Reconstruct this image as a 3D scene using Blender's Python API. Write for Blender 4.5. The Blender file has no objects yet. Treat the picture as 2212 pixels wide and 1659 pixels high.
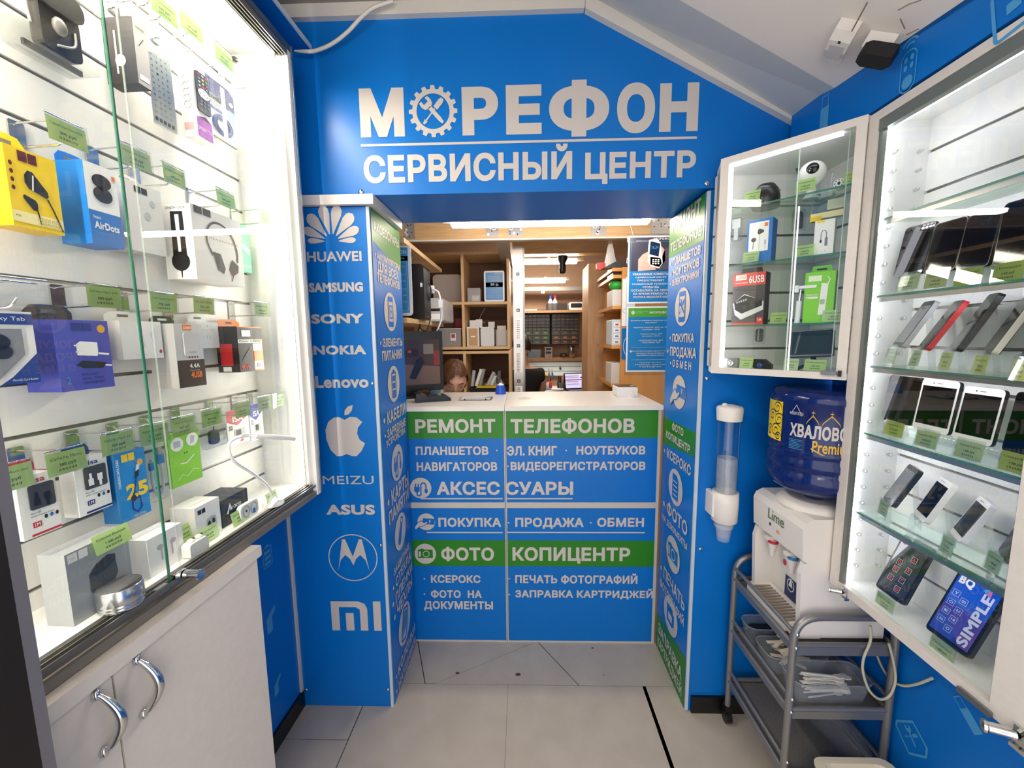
import bpy, math, random
from math import sin, cos, pi, radians as rad
from mathutils import Matrix, Vector
SC = bpy.context.scene
COL = SC.collection
random.seed(7)

# ---------------------------------------------------------------- camera, world, exposure
FPX, PITCH, YAW, ROLL, EYE = 867.75, .117073, .0267407, .0108495, 1.5
_cy, _sy, _cp, _sp = cos(YAW), sin(YAW), cos(PITCH), sin(PITCH)
FWD = Vector((-_sy*_cp, _cy*_cp, -_sp)); _r0 = Vector((_cy, _sy, 0)); _d0 = FWD.cross(_r0)
RIGHT = cos(ROLL)*_r0 + sin(ROLL)*_d0; DOWN = -sin(ROLL)*_r0 + cos(ROLL)*_d0
CAM = Vector((0, 0, EYE))
cam = bpy.data.objects.new('camera', bpy.data.cameras.new('camera')); COL.objects.link(cam)
cam.data.sensor_width = 36; cam.data.lens = 36*FPX/2212; cam.data.clip_start = .02
cam.matrix_world = Matrix(((RIGHT.x, -DOWN.x, -FWD.x, 0), (RIGHT.y, -DOWN.y, -FWD.y, 0), (RIGHT.z, -DOWN.z, -FWD.z, EYE), (0, 0, 0, 1)))
SC.camera = cam
SC.view_settings.view_transform = 'Standard'; SC.view_settings.look = 'None'
SC.view_settings.exposure = 0.1; SC.view_settings.gamma = 1; SC.view_settings.use_curve_mapping = False
SC.cycles.max_bounces = 8; SC.cycles.transparent_max_bounces = 24; SC.cycles.use_denoising = True
SC.cycles.caustics_reflective = False; SC.cycles.caustics_refractive = False; SC.cycles.sample_clamp_indirect = 6
W = bpy.data.worlds.new('world'); SC.world = W; W.use_nodes = True
W.node_tree.nodes['Background'].inputs[0].default_value = (1, .95, .91, 1)
W.node_tree.nodes['Background'].inputs[1].default_value = 2.25

# ---------------------------------------------------------------- materials
def lin(h):
    c = [int(h[i:i+2], 16)/255 for i in (0, 2, 4)]
    return tuple(x/12.92 if x <= .04045 else ((x+.055)/1.055)**2.4 for x in c)
MATS = {}
def M(h, rough=.5, metal=0, emit=0, alpha=1, coat=0):
    """plain surface of one colour, its gloss varied a little by noise"""
    key = (h, rough, metal, emit, alpha, coat)
    if key in MATS: return MATS[key]
    m = bpy.data.materials.new('surface_'+h); m.use_nodes = True; nt = m.node_tree
    b = nt.nodes['Principled BSDF']; c = lin(h)
    b.inputs['Base Color'].default_value = (*c, 1); b.inputs['Roughness'].default_value = rough
    b.inputs['Metallic'].default_value = metal; b.inputs['Alpha'].default_value = alpha
    b.inputs['Coat Weight'].default_value = coat
    if emit: b.inputs['Emission Color'].default_value = (*c, 1); b.inputs['Emission Strength'].default_value = emit
    else:
        n = nt.nodes.new('ShaderNodeTexNoise'); n.inputs['Scale'].default_value = 35
        r = nt.nodes.new('ShaderNodeMapRange'); r.inputs[3].default_value = max(0, rough-.04); r.inputs[4].default_value = min(1, rough+.04)
        nt.links.new(n.outputs[0], r.inputs[0]); nt.links.new(r.outputs[0], b.inputs['Roughness'])
    m.diffuse_color = (*c, 1); MATS[key] = m; return m
def mat_noise(name, h1, h2, scale, rough=.5, stretch=(1, 1, 1), detail=4, bump=0):
    m = bpy.data.materials.new(name); m.use_nodes = True; nt = m.node_tree; b = nt.nodes['Principled BSDF']
    tc = nt.nodes.new('ShaderNodeTexCoord'); mp = nt.nodes.new('ShaderNodeMapping'); mp.inputs[3].default_value = stretch
    n = nt.nodes.new('ShaderNodeTexNoise'); n.inputs['Scale'].default_value = scale; n.inputs['Detail'].default_value = detail
    n.inputs['Distortion'].default_value = .4
    r = nt.nodes.new('ShaderNodeValToRGB'); r.color_ramp.elements[0].position = .3; r.color_ramp.elements[1].position = .7
    r.color_ramp.elements[0].color = (*lin(h1), 1); r.color_ramp.elements[1].color = (*lin(h2), 1)
    L = nt.links.new; L(tc.outputs['Object'], mp.inputs[0]); L(mp.outputs[0], n.inputs[0]); L(n.outputs[0], r.inputs[0]); L(r.outputs[0], b.inputs['Base Color'])
    b.inputs['Roughness'].default_value = rough
    if bump:
        bp = nt.nodes.new('ShaderNodeBump'); bp.inputs['Strength'].default_value = bump; L(n.outputs[0], bp.inputs['Height']); L(bp.outputs[0], b.inputs['Normal'])
    return m
def mat_glass(name, tint='ffffff', ior=1.45, boost=1.0):
    m = bpy.data.materials.new(name); m.use_nodes = True; nt = m.node_tree
    nt.nodes.remove(nt.nodes['Principled BSDF']); out = nt.nodes['Material Output']
    t = nt.nodes.new('ShaderNodeBsdfTransparent'); t.inputs[0].default_value = (*lin(tint), 1)
    g = nt.nodes.new('ShaderNodeBsdfGlossy'); g.inputs['Roughness'].default_value = .01
    f = nt.nodes.new('ShaderNodeFresnel'); f.inputs[0].default_value = ior
    k = nt.nodes.new('ShaderNodeMath'); k.operation = 'MULTIPLY'; k.inputs[1].default_value = boost
    ge = nt.nodes.new('ShaderNodeNewGeometry'); r = nt.nodes.new('ShaderNodeMapRange'); r.inputs[3].default_value = ior; r.inputs[4].default_value = 1/ior   # a thin sheet looks the same from both sides
    nt.links.new(ge.outputs['Backfacing'], r.inputs[0]); nt.links.new(r.outputs[0], f.inputs[0])
    x = nt.nodes.new('ShaderNodeMixShader'); L = nt.links.new
    L(f.outputs[0], k.inputs[0]); L(k.outputs[0], x.inputs[0]); L(t.outputs[0], x.inputs[1]); L(g.outputs[0], x.inputs[2]); L(x.outputs[0], out.inputs[0])
    return m
def mat_lamp(name, h, s):
    m = bpy.data.materials.new(name); m.use_nodes = True; nt = m.node_tree
    nt.nodes.remove(nt.nodes['Principled BSDF']); e = nt.nodes.new('ShaderNodeEmission')
    e.inputs[0].default_value = (*lin(h), 1); e.inputs[1].default_value = s
    nt.links.new(e.outputs[0], nt.nodes['Material Output'].inputs[0]); return m
BLUE = mat_noise('blue_panel_vinyl', '006cc2', '006ec6', 3, .34); BLUE.node_tree.nodes['Principled BSDF'].inputs['Specular IOR Level'].default_value = .3
LBLUE = M('3f8fc0', .35)
GREEN = M('1c7a0c', .42)
VINYL = M('c9c2be', .4)
LAM = mat_noise('cream_laminate', 'ddd5cb', 'e2dad1', 60, .38)
WHITE = mat_noise('white_laminate', 'ecebe8', 'f0efec', 40, .4)
SLAT = mat_noise('white_slat_board', 'e9e7e2', 'eeece8', 25, .35)
ALU = M('b9b9b8', .32, 1)
ALUD = M('8b8782', .38, .8)
CHROME = M('dcdcdc', .08, 1)
STEEL = M('8f8d8b', .35, .85)
BLACK = M('101012', .35)
GLOSSB = M('050506', .05)
PAPERW = M('f2f0ec', .5)
def mat_paper(name, h):
    """thin coloured paper that lets some light through"""
    m = M(h, .6); m.name = name; nt = m.node_tree; t = nt.nodes.new('ShaderNodeBsdfTranslucent'); t.inputs[0].default_value = (*lin(h), 1)
    x = nt.nodes.new('ShaderNodeMixShader'); x.inputs[0].default_value = .5; L = nt.links.new
    L(nt.nodes['Principled BSDF'].outputs[0], x.inputs[1]); L(t.outputs[0], x.inputs[2]); L(x.outputs[0], nt.nodes['Material Output'].inputs[0]); return m
TAG = mat_paper('green_paper', 'c8ea96')
TAGY = mat_paper('yellow_green_paper', 'dcec70')
TAGP = mat_paper('pale_green_paper', 'd6efb4')
INK = M('2c3524', .6)
PINE = mat_noise('pine_wood', 'd2a873', 'e3c08c', 6, .5, (1.5, 1.5, 14))
PINEH = mat_noise('pine_wood_long_grain', 'b98d58', 'cda674', 6, .5, (.8, 14, 14))
CUBBY = mat_noise('pine_board', 'd9ae78', 'e6c08c', 5, .5, (2, 12, 2))
OAK = mat_noise('oak_foil', 'b98d62', 'caa074', 7, .5, (6, 6, .8))
ORANGEW = mat_noise('beech_foil', 'c98b4a', 'd3964f', 4, .42, (5, 5, .6))
BROWNW = mat_noise('brown_wood', '6d4a34', '7d573d', 4, .6, (3, 3, 3))
GLASS = mat_glass('showcase_glass', 'fbfffc', 1.5, 1.5)
SHELFG = mat_glass('glass_shelf', 'f0faf5', 1.45, 1.0)
CLEAR = mat_glass('clear_plastic', 'f6f8f8', 1.45, 1.6)
def mat_haze(name, h, rough, alpha):
    m = M(h, rough, 0, 0, alpha); m.name = name; return m
GEDGE = M('2f7a60', .2, alpha=.85)
SCREEN = M('060709', .05); SCREEN.node_tree.nodes['Principled BSDF'].inputs['Specular IOR Level'].default_value = .28

# ---------------------------------------------------------------- frames: x right, y into the wall, z up, seen from the front
A = .0285                                                     # the side walls are not quite square to the sign wall
FF = Matrix.Identity(4)
def frame(xa, ya, o=(0, 0, 0)):
    return Matrix(((xa[0], ya[0], 0, o[0]), (xa[1], ya[1], 0, o[1]), (0, 0, 1, o[2]), (0, 0, 0, 1)))
FL = frame((sin(A), cos(A)), (-cos(A), sin(A)))               # left wall:  x = distance along the wall, y = -(offset from centre)
FR = frame((-sin(A), -cos(A)), (cos(A), -sin(A)))             # right wall: x = -(distance along the wall), y = offset
JL = frame((0, 1), (-1, 0)); JR = frame((0, -1), (1, 0))      # inner faces of the two pillars
_q = 2**-.5
FC = frame((_q, -_q), (_q, _q), (.636, 1.364, 0))             # door plane of the corner cabinet
def at(F, px, py, y):
    """measured point of the photograph -> (x, z) on the plane y of a frame"""
    r = RIGHT*((px-1106)/FPX) + DOWN*((py-829.5)/FPX) + FWD
    I = F.inverted(); o = I @ CAM; d = I.to_3x3() @ r; k = (y-o.y)/d.y
    p = o + d*k
    return p.x, p.z
def atz(F, px, py, z):
    """measured point on a level surface of height z -> (x, y) of a frame"""
    r = RIGHT*((px-1106)/FPX) + DOWN*((py-829.5)/FPX) + FWD
    q = F.inverted() @ (CAM + r*((z-EYE)/r.z)); return q.x, q.y
def ray(F, px, py):
    r = RIGHT*((px-1106)/FPX) + DOWN*((py-829.5)/FPX) + FWD; I = F.inverted(); return I @ CAM, I.to_3x3() @ r
def rect(F, xl, xr, yt, yb, y):
    """left, right, top, bottom measured at the middles of the sides -> x0, x1, z0, z1"""
    xm, ym = (xl+xr)/2, (yt+yb)/2
    return at(F, xl, ym, y)[0], at(F, xr, ym, y)[0], at(F, xm, yb, y)[1], at(F, xm, yt, y)[1]

# ---------------------------------------------------------------- meshes
_txt = {}
def _contours(c):
    o = bpy.data.objects.new('t', c); COL.objects.link(o); bpy.context.view_layer.update()
    q = o.to_curve(bpy.context.evaluated_depsgraph_get()); R = []
    for sp in q.splines:
        P = []; bp = sp.bezier_points; n = len(bp)
        for i in range(n):
            a, b = bp[i], bp[(i+1) % n]
            st = (a.handle_right-a.co).length < 1e-5 and (b.handle_left-b.co).length < 1e-5
            d1, d2 = (a.handle_right-a.co), (b.co-b.handle_left); e = b.co-a.co
            if abs(d1.x*e.y-d1.y*e.x)+abs(d2.x*e.y-d2.y*e.x) < 1e-4: st = True
            k = 1 if st else 4
            for j in range(k):
                u = j/k; p = a.co*(1-u)**3+a.handle_right*3*u*(1-u)**2+b.handle_left*3*u*u*(1-u)+b.co*u**3
                if not P or (Vector((p.x, p.y))-P[-1]).length > .003: P.append(Vector((p.x, p.y)))
        if len(P) > 3 and (P[0]-P[-1]).length < .003: P.pop()
        if len(P) > 2: R.append(P)
    o.to_curve_clear(); bpy.data.objects.remove(o); return R
def glyphs(s, bold):
    """writing as flat faces, every outline of a letter moved outwards by bold"""
    k = (s, bold)
    if k not in _txt:
        c = bpy.data.curves.new('t', 'FONT'); c.body = s; c.size = 1; c.space_line = .95; c.align_x = 'CENTER'; c.space_character = 1+bold*1.6
        R = _contours(c); bpy.data.curves.remove(c); v, f = [], []
        ar = lambda P: sum(P[i-1].x*P[i].y-P[i].x*P[i-1].y for i in range(len(P)))/2
        G = []                                                # letters: outlines that overlap in x
        for P in sorted(R, key=lambda P: min(p.x for p in P)):
            lo, hi = min(p.x for p in P), max(p.x for p in P)
            if G and lo < G[-1][1]-.002: G[-1][0].append(P); G[-1][1] = max(G[-1][1], hi)
            else: G.append([[P], hi])
        for Ps, _ in G:
            sg = 1 if max((ar(P) for P in Ps), key=abs) > 0 else -1; E = []; Y = set()
            for P in Ps:
                if sg < 0: P = P[::-1]
                n = len(P)
                if bold:
                    O = []
                    for i in range(n):
                        d1, d2 = (P[i]-P[i-1]).normalized(), (P[(i+1) % n]-P[i]).normalized(); t = d1+d2; t = t.normalized() if t.length > .1 else d1
                        nn = Vector((t.y, -t.x)); O.append(P[i]+nn*min(bold/max(.3, nn.dot(Vector((d1.y, -d1.x)))), bold*2))
                    P = O
                for i in range(n):
                    p, q = P[i-1], P[i]; Y.add(round(p.y, 5))
                    if abs(p.y-q.y) > 1e-6: E.append((p, q, 1) if q.y > p.y else (q, p, -1))
            for i in range(len(E)):
                for j in range(i):
                    (p, q, _), (r, t, _) = E[i], E[j]; d, e = q-p, t-r; den = d.x*e.y-d.y*e.x
                    if abs(den) > 1e-9:
                        u = ((r.x-p.x)*e.y-(r.y-p.y)*e.x)/den; w = ((r.x-p.x)*d.y-(r.y-p.y)*d.x)/den
                        if 0 < u < 1 and 0 < w < 1: Y.add(round(p.y+d.y*u, 5))
            Y = sorted(Y)
            for y0, y1 in zip(Y, Y[1:]):
                if y1-y0 < 2e-5: continue
                ym = (y0+y1)/2; X = sorted([(p.x+(q.x-p.x)*(ym-p.y)/(q.y-p.y), w, p, q) for p, q, w in E if p.y <= ym < q.y], key=lambda t: t[0]); wn = 0; st = None
                for x, w, p, q in X:
                    o = wn; wn -= w
                    xa, xb = p.x+(q.x-p.x)*(y0-p.y)/(q.y-p.y), p.x+(q.x-p.x)*(y1-p.y)/(q.y-p.y)
                    if o <= 0 < wn: st = (xa, xb)
                    elif wn <= 0 < o and st:
                        n0 = len(v); v += [(st[0], y0, 0), (xa, y0, 0), (xb, y1, 0), (st[1], y1, 0)]; f.append((n0, n0+1, n0+2, n0+3))
        if not v: v = [(0, 0, 0), (1, 0, 0), (1, 1, 0)]
        xs = [p[0] for p in v]; ys = [p[1] for p in v]
        _txt[k] = (v, f, min(xs), max(xs), min(ys), max(ys))
    return _txt[k]
class MB:
    def __init__(s): s.v, s.f, s.mi, s.sm, s.mats, s.xf = [], [], [], [], [], None
    def add(s, vs, fs, mat, smooth=False):
        if mat not in s.mats: s.mats.append(mat)
        k = s.mats.index(mat); n = len(s.v)
        s.v += [s.xf @ Vector(p) for p in vs] if s.xf else [Vector(p) for p in vs]
        s.f += [tuple(i+n for i in f) for f in fs]; s.mi += [k]*len(fs); s.sm += [smooth]*len(fs); return s
    def box(s, x0, x1, y0, y1, z0, z1, mat, b=0):
        if b: return s.rbox(x0, x1, z0, z1, y0, y1, b, mat, 2)
        v = [(x, y, z) for z in (z0, z1) for y in (y0, y1) for x in (x0, x1)]
        return s.add(v, [(0, 2, 3, 1), (4, 5, 7, 6), (0, 1, 5, 4), (2, 6, 7, 3), (0, 4, 6, 2), (1, 3, 7, 5)], mat)
    def rr(s, x0, x1, z0, z1, r, n=4):
        r = min(r, (x1-x0)/2, (z1-z0)/2); p = []
        for cx, cz, a in ((x1-r, z0+r, -90), (x1-r, z1-r, 0), (x0+r, z1-r, 90), (x0+r, z0+r, 180)):
            p += [(cx+r*cos(rad(a+90*i/n)), cz+r*sin(rad(a+90*i/n))) for i in range(n+1)]
        return p
    def rbox(s, x0, x1, z0, z1, y0, y1, r, mat, n=4, side=None): return s.prism(s.rr(x0, x1, z0, z1, r, n), y0, y1, mat, side)
    def poly(s, pts, y, mat): return s.add([(p[0], y, p[1]) for p in pts], [tuple(range(len(pts)))], mat)
    def prism(s, pts, y0, y1, mat, side=None, axis='y'):
        n = len(pts)
        if axis == 'y': v = [(p[0], y0, p[1]) for p in pts]+[(p[0], y1, p[1]) for p in pts]
        elif axis == 'z': v = [(p[0], p[1], y1) for p in pts]+[(p[0], p[1], y0) for p in pts]
        else: v = [(y1, p[0], p[1]) for p in pts]+[(y0, p[0], p[1]) for p in pts]
        s.add(v, [tuple(range(n)), tuple(range(2*n-1, n-1, -1))], mat)
        return s.add(v, [(i, n+i, n+(i+1) % n, (i+1) % n) for i in range(n)], side or mat)
    def rectf(s, x0, x1, z0, z1, y, mat): return s.poly([(x0, z0), (x1, z0), (x1, z1), (x0, z1)], y, mat)
    def ell(s, cx, cz, rx, rz, y, mat, n=28): return s.poly([(cx+rx*cos(2*pi*i/n), cz+rz*sin(2*pi*i/n)) for i in range(n)], y, mat)
    def line(s, pts, w, y, mat, closed=False):
        P = [Vector((p[0], p[1])) for p in pts]; n = len(P); L, R = [], []
        for i in range(n):
            a = P[(i-1) % n] if closed or i else P[i]; b = P[(i+1) % n] if closed or i < n-1 else P[i]
            d1 = (P[i]-a).normalized() if (P[i]-a).length > 1e-9 else (b-P[i]).normalized()
            d2 = (b-P[i]).normalized() if (b-P[i]).length > 1e-9 else d1
            t = d1+d2; t = t.normalized() if t.length > 1e-6 else d1
            nn = Vector((-t.y, t.x)); k = w/2/max(.5, nn.dot(Vector((-d1.y, d1.x))))
            L.append(P[i]+nn*k); R.append(P[i]-nn*k)
        v = [(p.x, y, p.y) for p in R]+[(p.x, y, p.y) for p in L]
        return s.add(v, [(i, (i+1) % n, n+(i+1) % n, n+i) for i in range(n if closed else n-1)], mat)
    def ring(s, cx, cz, rx, rz, w, y, mat, a0=0, a1=360, n=32):
        full = a1-a0 >= 360; m = n if full else n+1
        return s.line([(cx+rx*cos(rad(a0+(a1-a0)*i/n)), cz+rz*sin(rad(a0+(a1-a0)*i/n))) for i in range(m)], w, y, mat, full)
    def tube(s, pts, r, mat, n=8, closed=False, caps=True):
        P = [Vector(p) for p in pts]; m = len(P); rr = r if isinstance(r, (list, tuple)) else [r]*m
        v = []; u = None
        for i in range(m):
            a = P[(i-1) % m] if closed or i else P[i]; b = P[(i+1) % m] if closed or i < m-1 else P[i]
            t = (b-a).normalized()
            if u is None: u = t.orthogonal().normalized()
            u = (u-t*u.dot(t)); u = u.normalized() if u.length > 1e-6 else t.orthogonal().normalized()
            w = t.cross(u)
            v += [P[i]+(u*cos(2*pi*k/n)+w*sin(2*pi*k/n))*rr[i] for k in range(n)]
        f = [(i*n+k, i*n+(k+1) % n, ((i+1) % m)*n+(k+1) % n, ((i+1) % m)*n+k) for i in range(m if closed else m-1) for k in range(n)]
        s.add(v, f, mat, True)
        if not closed and caps: s.add(v[:n], [tuple(range(n-1, -1, -1))], mat); s.add(v[-n:], [tuple(range(n))], mat)
        return s
    def arc(s, p, r=.02, n=5):
        """round the corners of a wire path"""
        P = [Vector(q) for q in p]; o = [P[0]]
        for i in range(1, len(P)-1):
            a, b, c = P[i-1], P[i], P[i+1]; k = min(r, (a-b).length*.49, (c-b).length*.49)
            q0 = b+(a-b).normalized()*k; q1 = b+(c-b).normalized()*k
            o += [q0*(1-t)**2+b*2*t*(1-t)+q1*t*t for t in [j/n for j in range(n+1)]]
        return o+[P[-1]]
    def cyl(s, p0, p1, r, mat, n=16): return s.tube([p0, p1], r, mat, n)
    def lathe(s, prof, c, mat, n=32, axis='z', cap=True):
        v = []
        for r, h in prof:
            for k in range(n):
                x, y = r*cos(2*pi*k/n), r*sin(2*pi*k/n)
                v.append((c[0]+x, c[1]+y, c[2]+h) if axis == 'z' else (c[0]+x, c[1]-h, c[2]+y) if axis == 'y' else (c[0]+h, c[1]+x, c[2]+y))
        m = len(prof)
        s.add(v, [(i*n+k, i*n+(k+1) % n, (i+1)*n+(k+1) % n, (i+1)*n+k) for i in range(m-1) for k in range(n)], mat, True)
        if cap: s.add(v[:n], [tuple(range(n-1, -1, -1))], mat); s.add(v[-n:], [tuple(range(n))], mat)
        return s
    def ball(s, c, r, mat, n=16):
        r = r if isinstance(r, (tuple, list)) else (r, r, r); v, m = [], n//2
        for i in range(m+1):
            for k in range(n):
                t, p = pi*i/m, 2*pi*k/n; v.append((c[0]+r[0]*sin(t)*cos(p), c[1]+r[1]*sin(t)*sin(p), c[2]-r[2]*cos(t)))
        return s.add(v, [(i*n+k, i*n+(k+1) % n, (i+1)*n+(k+1) % n, (i+1)*n+k) for i in range(m) for k in range(n)], mat, True)
    def text(s, t, x0, x1, z0, z1, y, mat, bold=0, rot=0, shear=0):
        """set a line of writing into a rectangle of the frame"""
        v, f, a, b, c, d = glyphs(t, bold); w, h = max(b-a, 1e-6), max(d-c, 1e-6); o = []
        for px, py, ly in v:
            u, k = (px-a)/w, (py-c)/h
            if rot == 90: u, k = 1-k, u
            elif rot == -90: u, k = k, 1-u
            elif rot == 180: u, k = 1-u, 1-k
            o.append((x0+(x1-x0)*u+shear*(k-.5)*(z1-z0), y-ly*.00012, z0+(z1-z0)*k))
        return s.add(o, f, mat)
    def textc(s, t, cx, cz, h, y, mat, bold=0, wmax=None, rot=0, left=False):
        v, f, a, b, c, d = glyphs(t, bold); k = h/max(d-c, 1e-6) if '\n' in t else h/.73
        w, hh = (b-a)*k, (d-c)*k
        if wmax and w > wmax: w = wmax
        z = cz-h/2 if '\n' in t else cz-h/2+min(c, 0)*k
        if rot: return s.text(t, cx-hh/2, cx+hh/2, cz-w/2, cz+w/2, y, mat, bold, rot)
        return s.text(t, cx if left else cx-w/2, cx+w if left else cx+w/2, z, z+hh, y, mat, bold)
    def strip(s, x0, x1, y0, y1, z0, z1, mat, back, side):
        """light strip: white backing, giving off light from one side only"""
        v = [(x, y, z) for z in (z0, z1) for y in (y0, y1) for x in (x0, x1)]; F_ = dict(d=(0, 2, 3, 1), u=(4, 5, 7, 6), f=(0, 1, 5, 4), b=(2, 6, 7, 3), l=(0, 4, 6, 2), r=(1, 3, 7, 5))
        s.add(v, [F_[k] for k in F_ if k not in side], back); return s.add(v, [F_[k] for k in side], mat)
    def build(s, name, parent=None, F=FF, base=None):
        """link everything collected so far as one object"""
        if parent is not None: F, base = parent.F, parent.base
        base = Vector(base if base is not None else (0, 0, 0))
        me = bpy.data.meshes.new(name); me.from_pydata([p-base for p in s.v], [], s.f); me.update()
        for m in s.mats: me.materials.append(m)
        me.polygons.foreach_set('material_index', s.mi); me.polygons.foreach_set('use_smooth', s.sm)
        o = bpy.data.objects.new(name, me); COL.objects.link(o)
        if parent is not None: o.parent = parent.o
        else: o.matrix_world = F @ Matrix.Translation(base)
        return o
def tag(o, label, cat, group=None):
    o['label'] = label; o['category'] = cat
    if group: o['group'] = group
    return o
class Thing:
    def __init__(s, name, label, cat, F=FF, base=(0, 0, 0), group=None):
        s.F, s.base = F, Vector(base); s.o = bpy.data.objects.new(name, None); COL.objects.link(s.o)
        s.o.empty_display_size = .05; s.o.matrix_world = F @ Matrix.Translation(s.base); tag(s.o, label, cat, group)
    def sub(s, o):
        """use a part as the parent of its own pieces"""
        t = Thing.__new__(Thing); t.F, t.base, t.o = s.F, s.base, o; return t
def struct(name, mb, F=FF):
    o = mb.build(name, None, F); o['kind'] = 'structure'; return o
def copy_thing(o, M4, label):
    c = o.copy(); COL.objects.link(c); c.matrix_world = M4; c['label'] = label
    for ch in o.children:
        d = ch.copy(); COL.objects.link(d); d.parent = c
        for g in ch.children:
            e = g.copy(); COL.objects.link(e); e.parent = d
    return c
def lab(o, l): o['label'] = l; return o

# ---------------------------------------------------------------- lights of the place: one ceiling tube lamp of this room, the rest sit in the showcases (one near-end strip added) and the back room
LEDL = mat_lamp('showcase_strip_light', 'fff3e2', 380)
LEDT = mat_lamp('showcase_tube_light', 'fff0dc', 26)
LEDS = mat_lamp('led_strip_light', 'f6f4ff', 8)
LEDW = mat_lamp('warm_led_tube_light', 'fff0dc', 60)
LEDD = mat_lamp('led_dot_light', 'f3efff', 60)
def room_lamp(x, y, z, l):
    t = Thing('ceiling_lamp', 'white ceiling tube lamp over the aisle behind the viewer', 'lamp', FF, (x, y, z))
    MB().box(x-l/2, x+l/2, y-.04, y+.04, z, z+.05, WHITE).build('housing', t)
    MB().rbox(x-l/2+.01, x+l/2-.01, z-.03, z, y-.03, y+.03, .012, mat_lamp('room_tube_light', 'fff3e8', 28)).build('tube', t)
room_lamp(.05, -1.2, 2.55, 1.3)

# ---------------------------------------------------------------- the room
YF, YB = 1.468, 1.82
TILE = mat_noise('beige_stone_tile', 'b3a89a', 'beb3a5', 9, .45, detail=8)
m = MB(); GROUT = M('3d352e', .9)
m.box(-1.7, 1.7, -.7, 5.1, -.05, -.002, GROUT)
def tile(pts, g=.0016):
    c = sum((Vector(p) for p in pts), Vector((0, 0)))/len(pts)
    q = [Vector(p)+(c-Vector(p)).normalized()*g*1.6 for p in pts]
    m.add([(p.x, p.y, 0) for p in q]+[(p.x, p.y, -.002) for p in q], [tuple(range(len(q)))]+[(i, len(q)+i, len(q)+(i+1) % len(q), (i+1) % len(q)) for i in range(len(q))], TILE)
YJ = 1.579
for k, x in enumerate((-1.858, -1.262, -.667, -.0745, .503, 1.1)):
    off = .25 if k in (1, 0) else 0
    for j in range(4):
        y1 = YJ-j*.6-off+(.6 if off and j == 0 else 0)*0
        tile([(x+.012*(j), y1-.6), (x+.595+.012*j, y1-.6), (x+.595, y1), (x, y1)])
    if off: tile([(x, YJ-off), (x+.595, YJ-off), (x+.595, YJ), (x, YJ)])
tile([(-1.7, YJ), (-.436, YJ), (-.62, 2.05), (-1.7, 2.05)])
tile([(-.436, YJ), (-.391, YJ), (.0625, 1.83), (.46, 2.05), (-.62, 2.05)])
tile([(-.391, YJ), (.233, YJ), (.0625, 1.83)])
tile([(.233, YJ), (1.7, YJ), (1.7, 2.05), (.46, 2.05), (.0625, 1.83)])
for j in range(5):
    for k in range(6): tile([(-1.7+k*.6, 2.05+j*.6), (-1.1+k*.6, 2.05+j*.6), (-1.1+k*.6, 2.65+j*.6), (-1.7+k*.6, 2.65+j*.6)])
struct('floor', m)
SM = M('4a3d31', .8)
for px, py, r, n in ((988, 1454, .009, 'floor_stain'), (1119, 1457, .012, 'floor_stain'), (1280, 1400, .006, 'floor_stain'), (1304, 1458, .004, 'floor_stain')):
    r0 = RIGHT*((px-1106)/FPX)+DOWN*((py-829.5)/FPX)+FWD; q = CAM-r0*(EYE/r0.z)
    mm = MB(); mm.add([(q.x+r*(1+.3*sin(3*k))*cos(k*pi/6), q.y+r*.7*sin(k*pi/6), .0006) for k in range(12)], [tuple(range(12))], SM)
    tag(mm.build(n), 'small dark spot worn into the floor tiles before the counter', 'stain', 'dark spots on the floor')
struct('wall_left', MB().box(-.7, 1.475, .957, 1.0, 0, 2.62, BLUE), FL)
struct('wall_right', MB().box(-1.48, .7, 1.06, 1.1, 0, 2.3, BLUE), FR)
p = [at(FR, *a, .854) for a in ((1708, 245), (1840, 166), (2084, 0))]
x0 = -1.47; top = [(x0, p[0][1]+.02)]+p+[(.7, p[2][1]-.25)]
struct('wall_right_upper', MB().prism([(.7, 2.053), (x0, 2.053)][::-1]+top[::-1], .854, 1.06, BLUE), FR)
# ceiling: flat part and the slope of the roof
CEIL = mat_noise('dim_ceiling_grey', '8f8a84', '97918a', 6, .8)  # grey darkened to put the flat ceiling's weak light into its colour
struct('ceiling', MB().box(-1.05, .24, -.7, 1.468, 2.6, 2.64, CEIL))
b1, b2 = at(FF, 1470, 0, 1.25), at(FF, 1805, 190, 1.25)
b1 = (.2, b1[1]+(b1[0]-.2)*(b1[1]-b2[1])/(b2[0]-b1[0])); b3 = (1.15, b1[1]-(1.15-b1[0])*(b1[1]-b2[1])/(b2[0]-b1[0]))
v = [(.2, 1.468, 2.615), (1.15, 1.468, 2.07), (b3[0], 1.25, b3[1]), (b1[0], 1.25, b1[1])]
mm = MB(); mm.add(v+[(a, b, c+.03) for a, b, c in v], [(0, 1, 2, 3), (7, 6, 5, 4), (0, 4, 5, 1), (1, 5, 6, 2), (2, 6, 7, 3), (3, 7, 4, 0)], M('c2c4c4', .8))
struct('ceiling_beam', mm)
e1, e2 = Vector((b1[0], 1.25, b1[1])), Vector((b3[0], 1.25, b3[1]))
c3 = at(FR, 2084, 0, .854); c3 = FR @ Vector((c3[0], .854, c3[1]))
nrm = (e2-e1).cross(c3-e1).normalized()
def roof(x, y): return e1.z-((x-e1.x)*nrm.x+(y-e1.y)*nrm.y)/nrm.z
def rooft(px, py):
    r = RIGHT*((px-1106)/FPX)+DOWN*((py-829.5)/FPX)+FWD
    return CAM+r*((e1-CAM).dot(nrm)/r.dot(nrm))
v = [(.2, 1.252), (1.15, 1.252), (1.15, -.7), (.2, -.7)]; v = [(x, y, roof(x, y)) for x, y in v]
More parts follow.
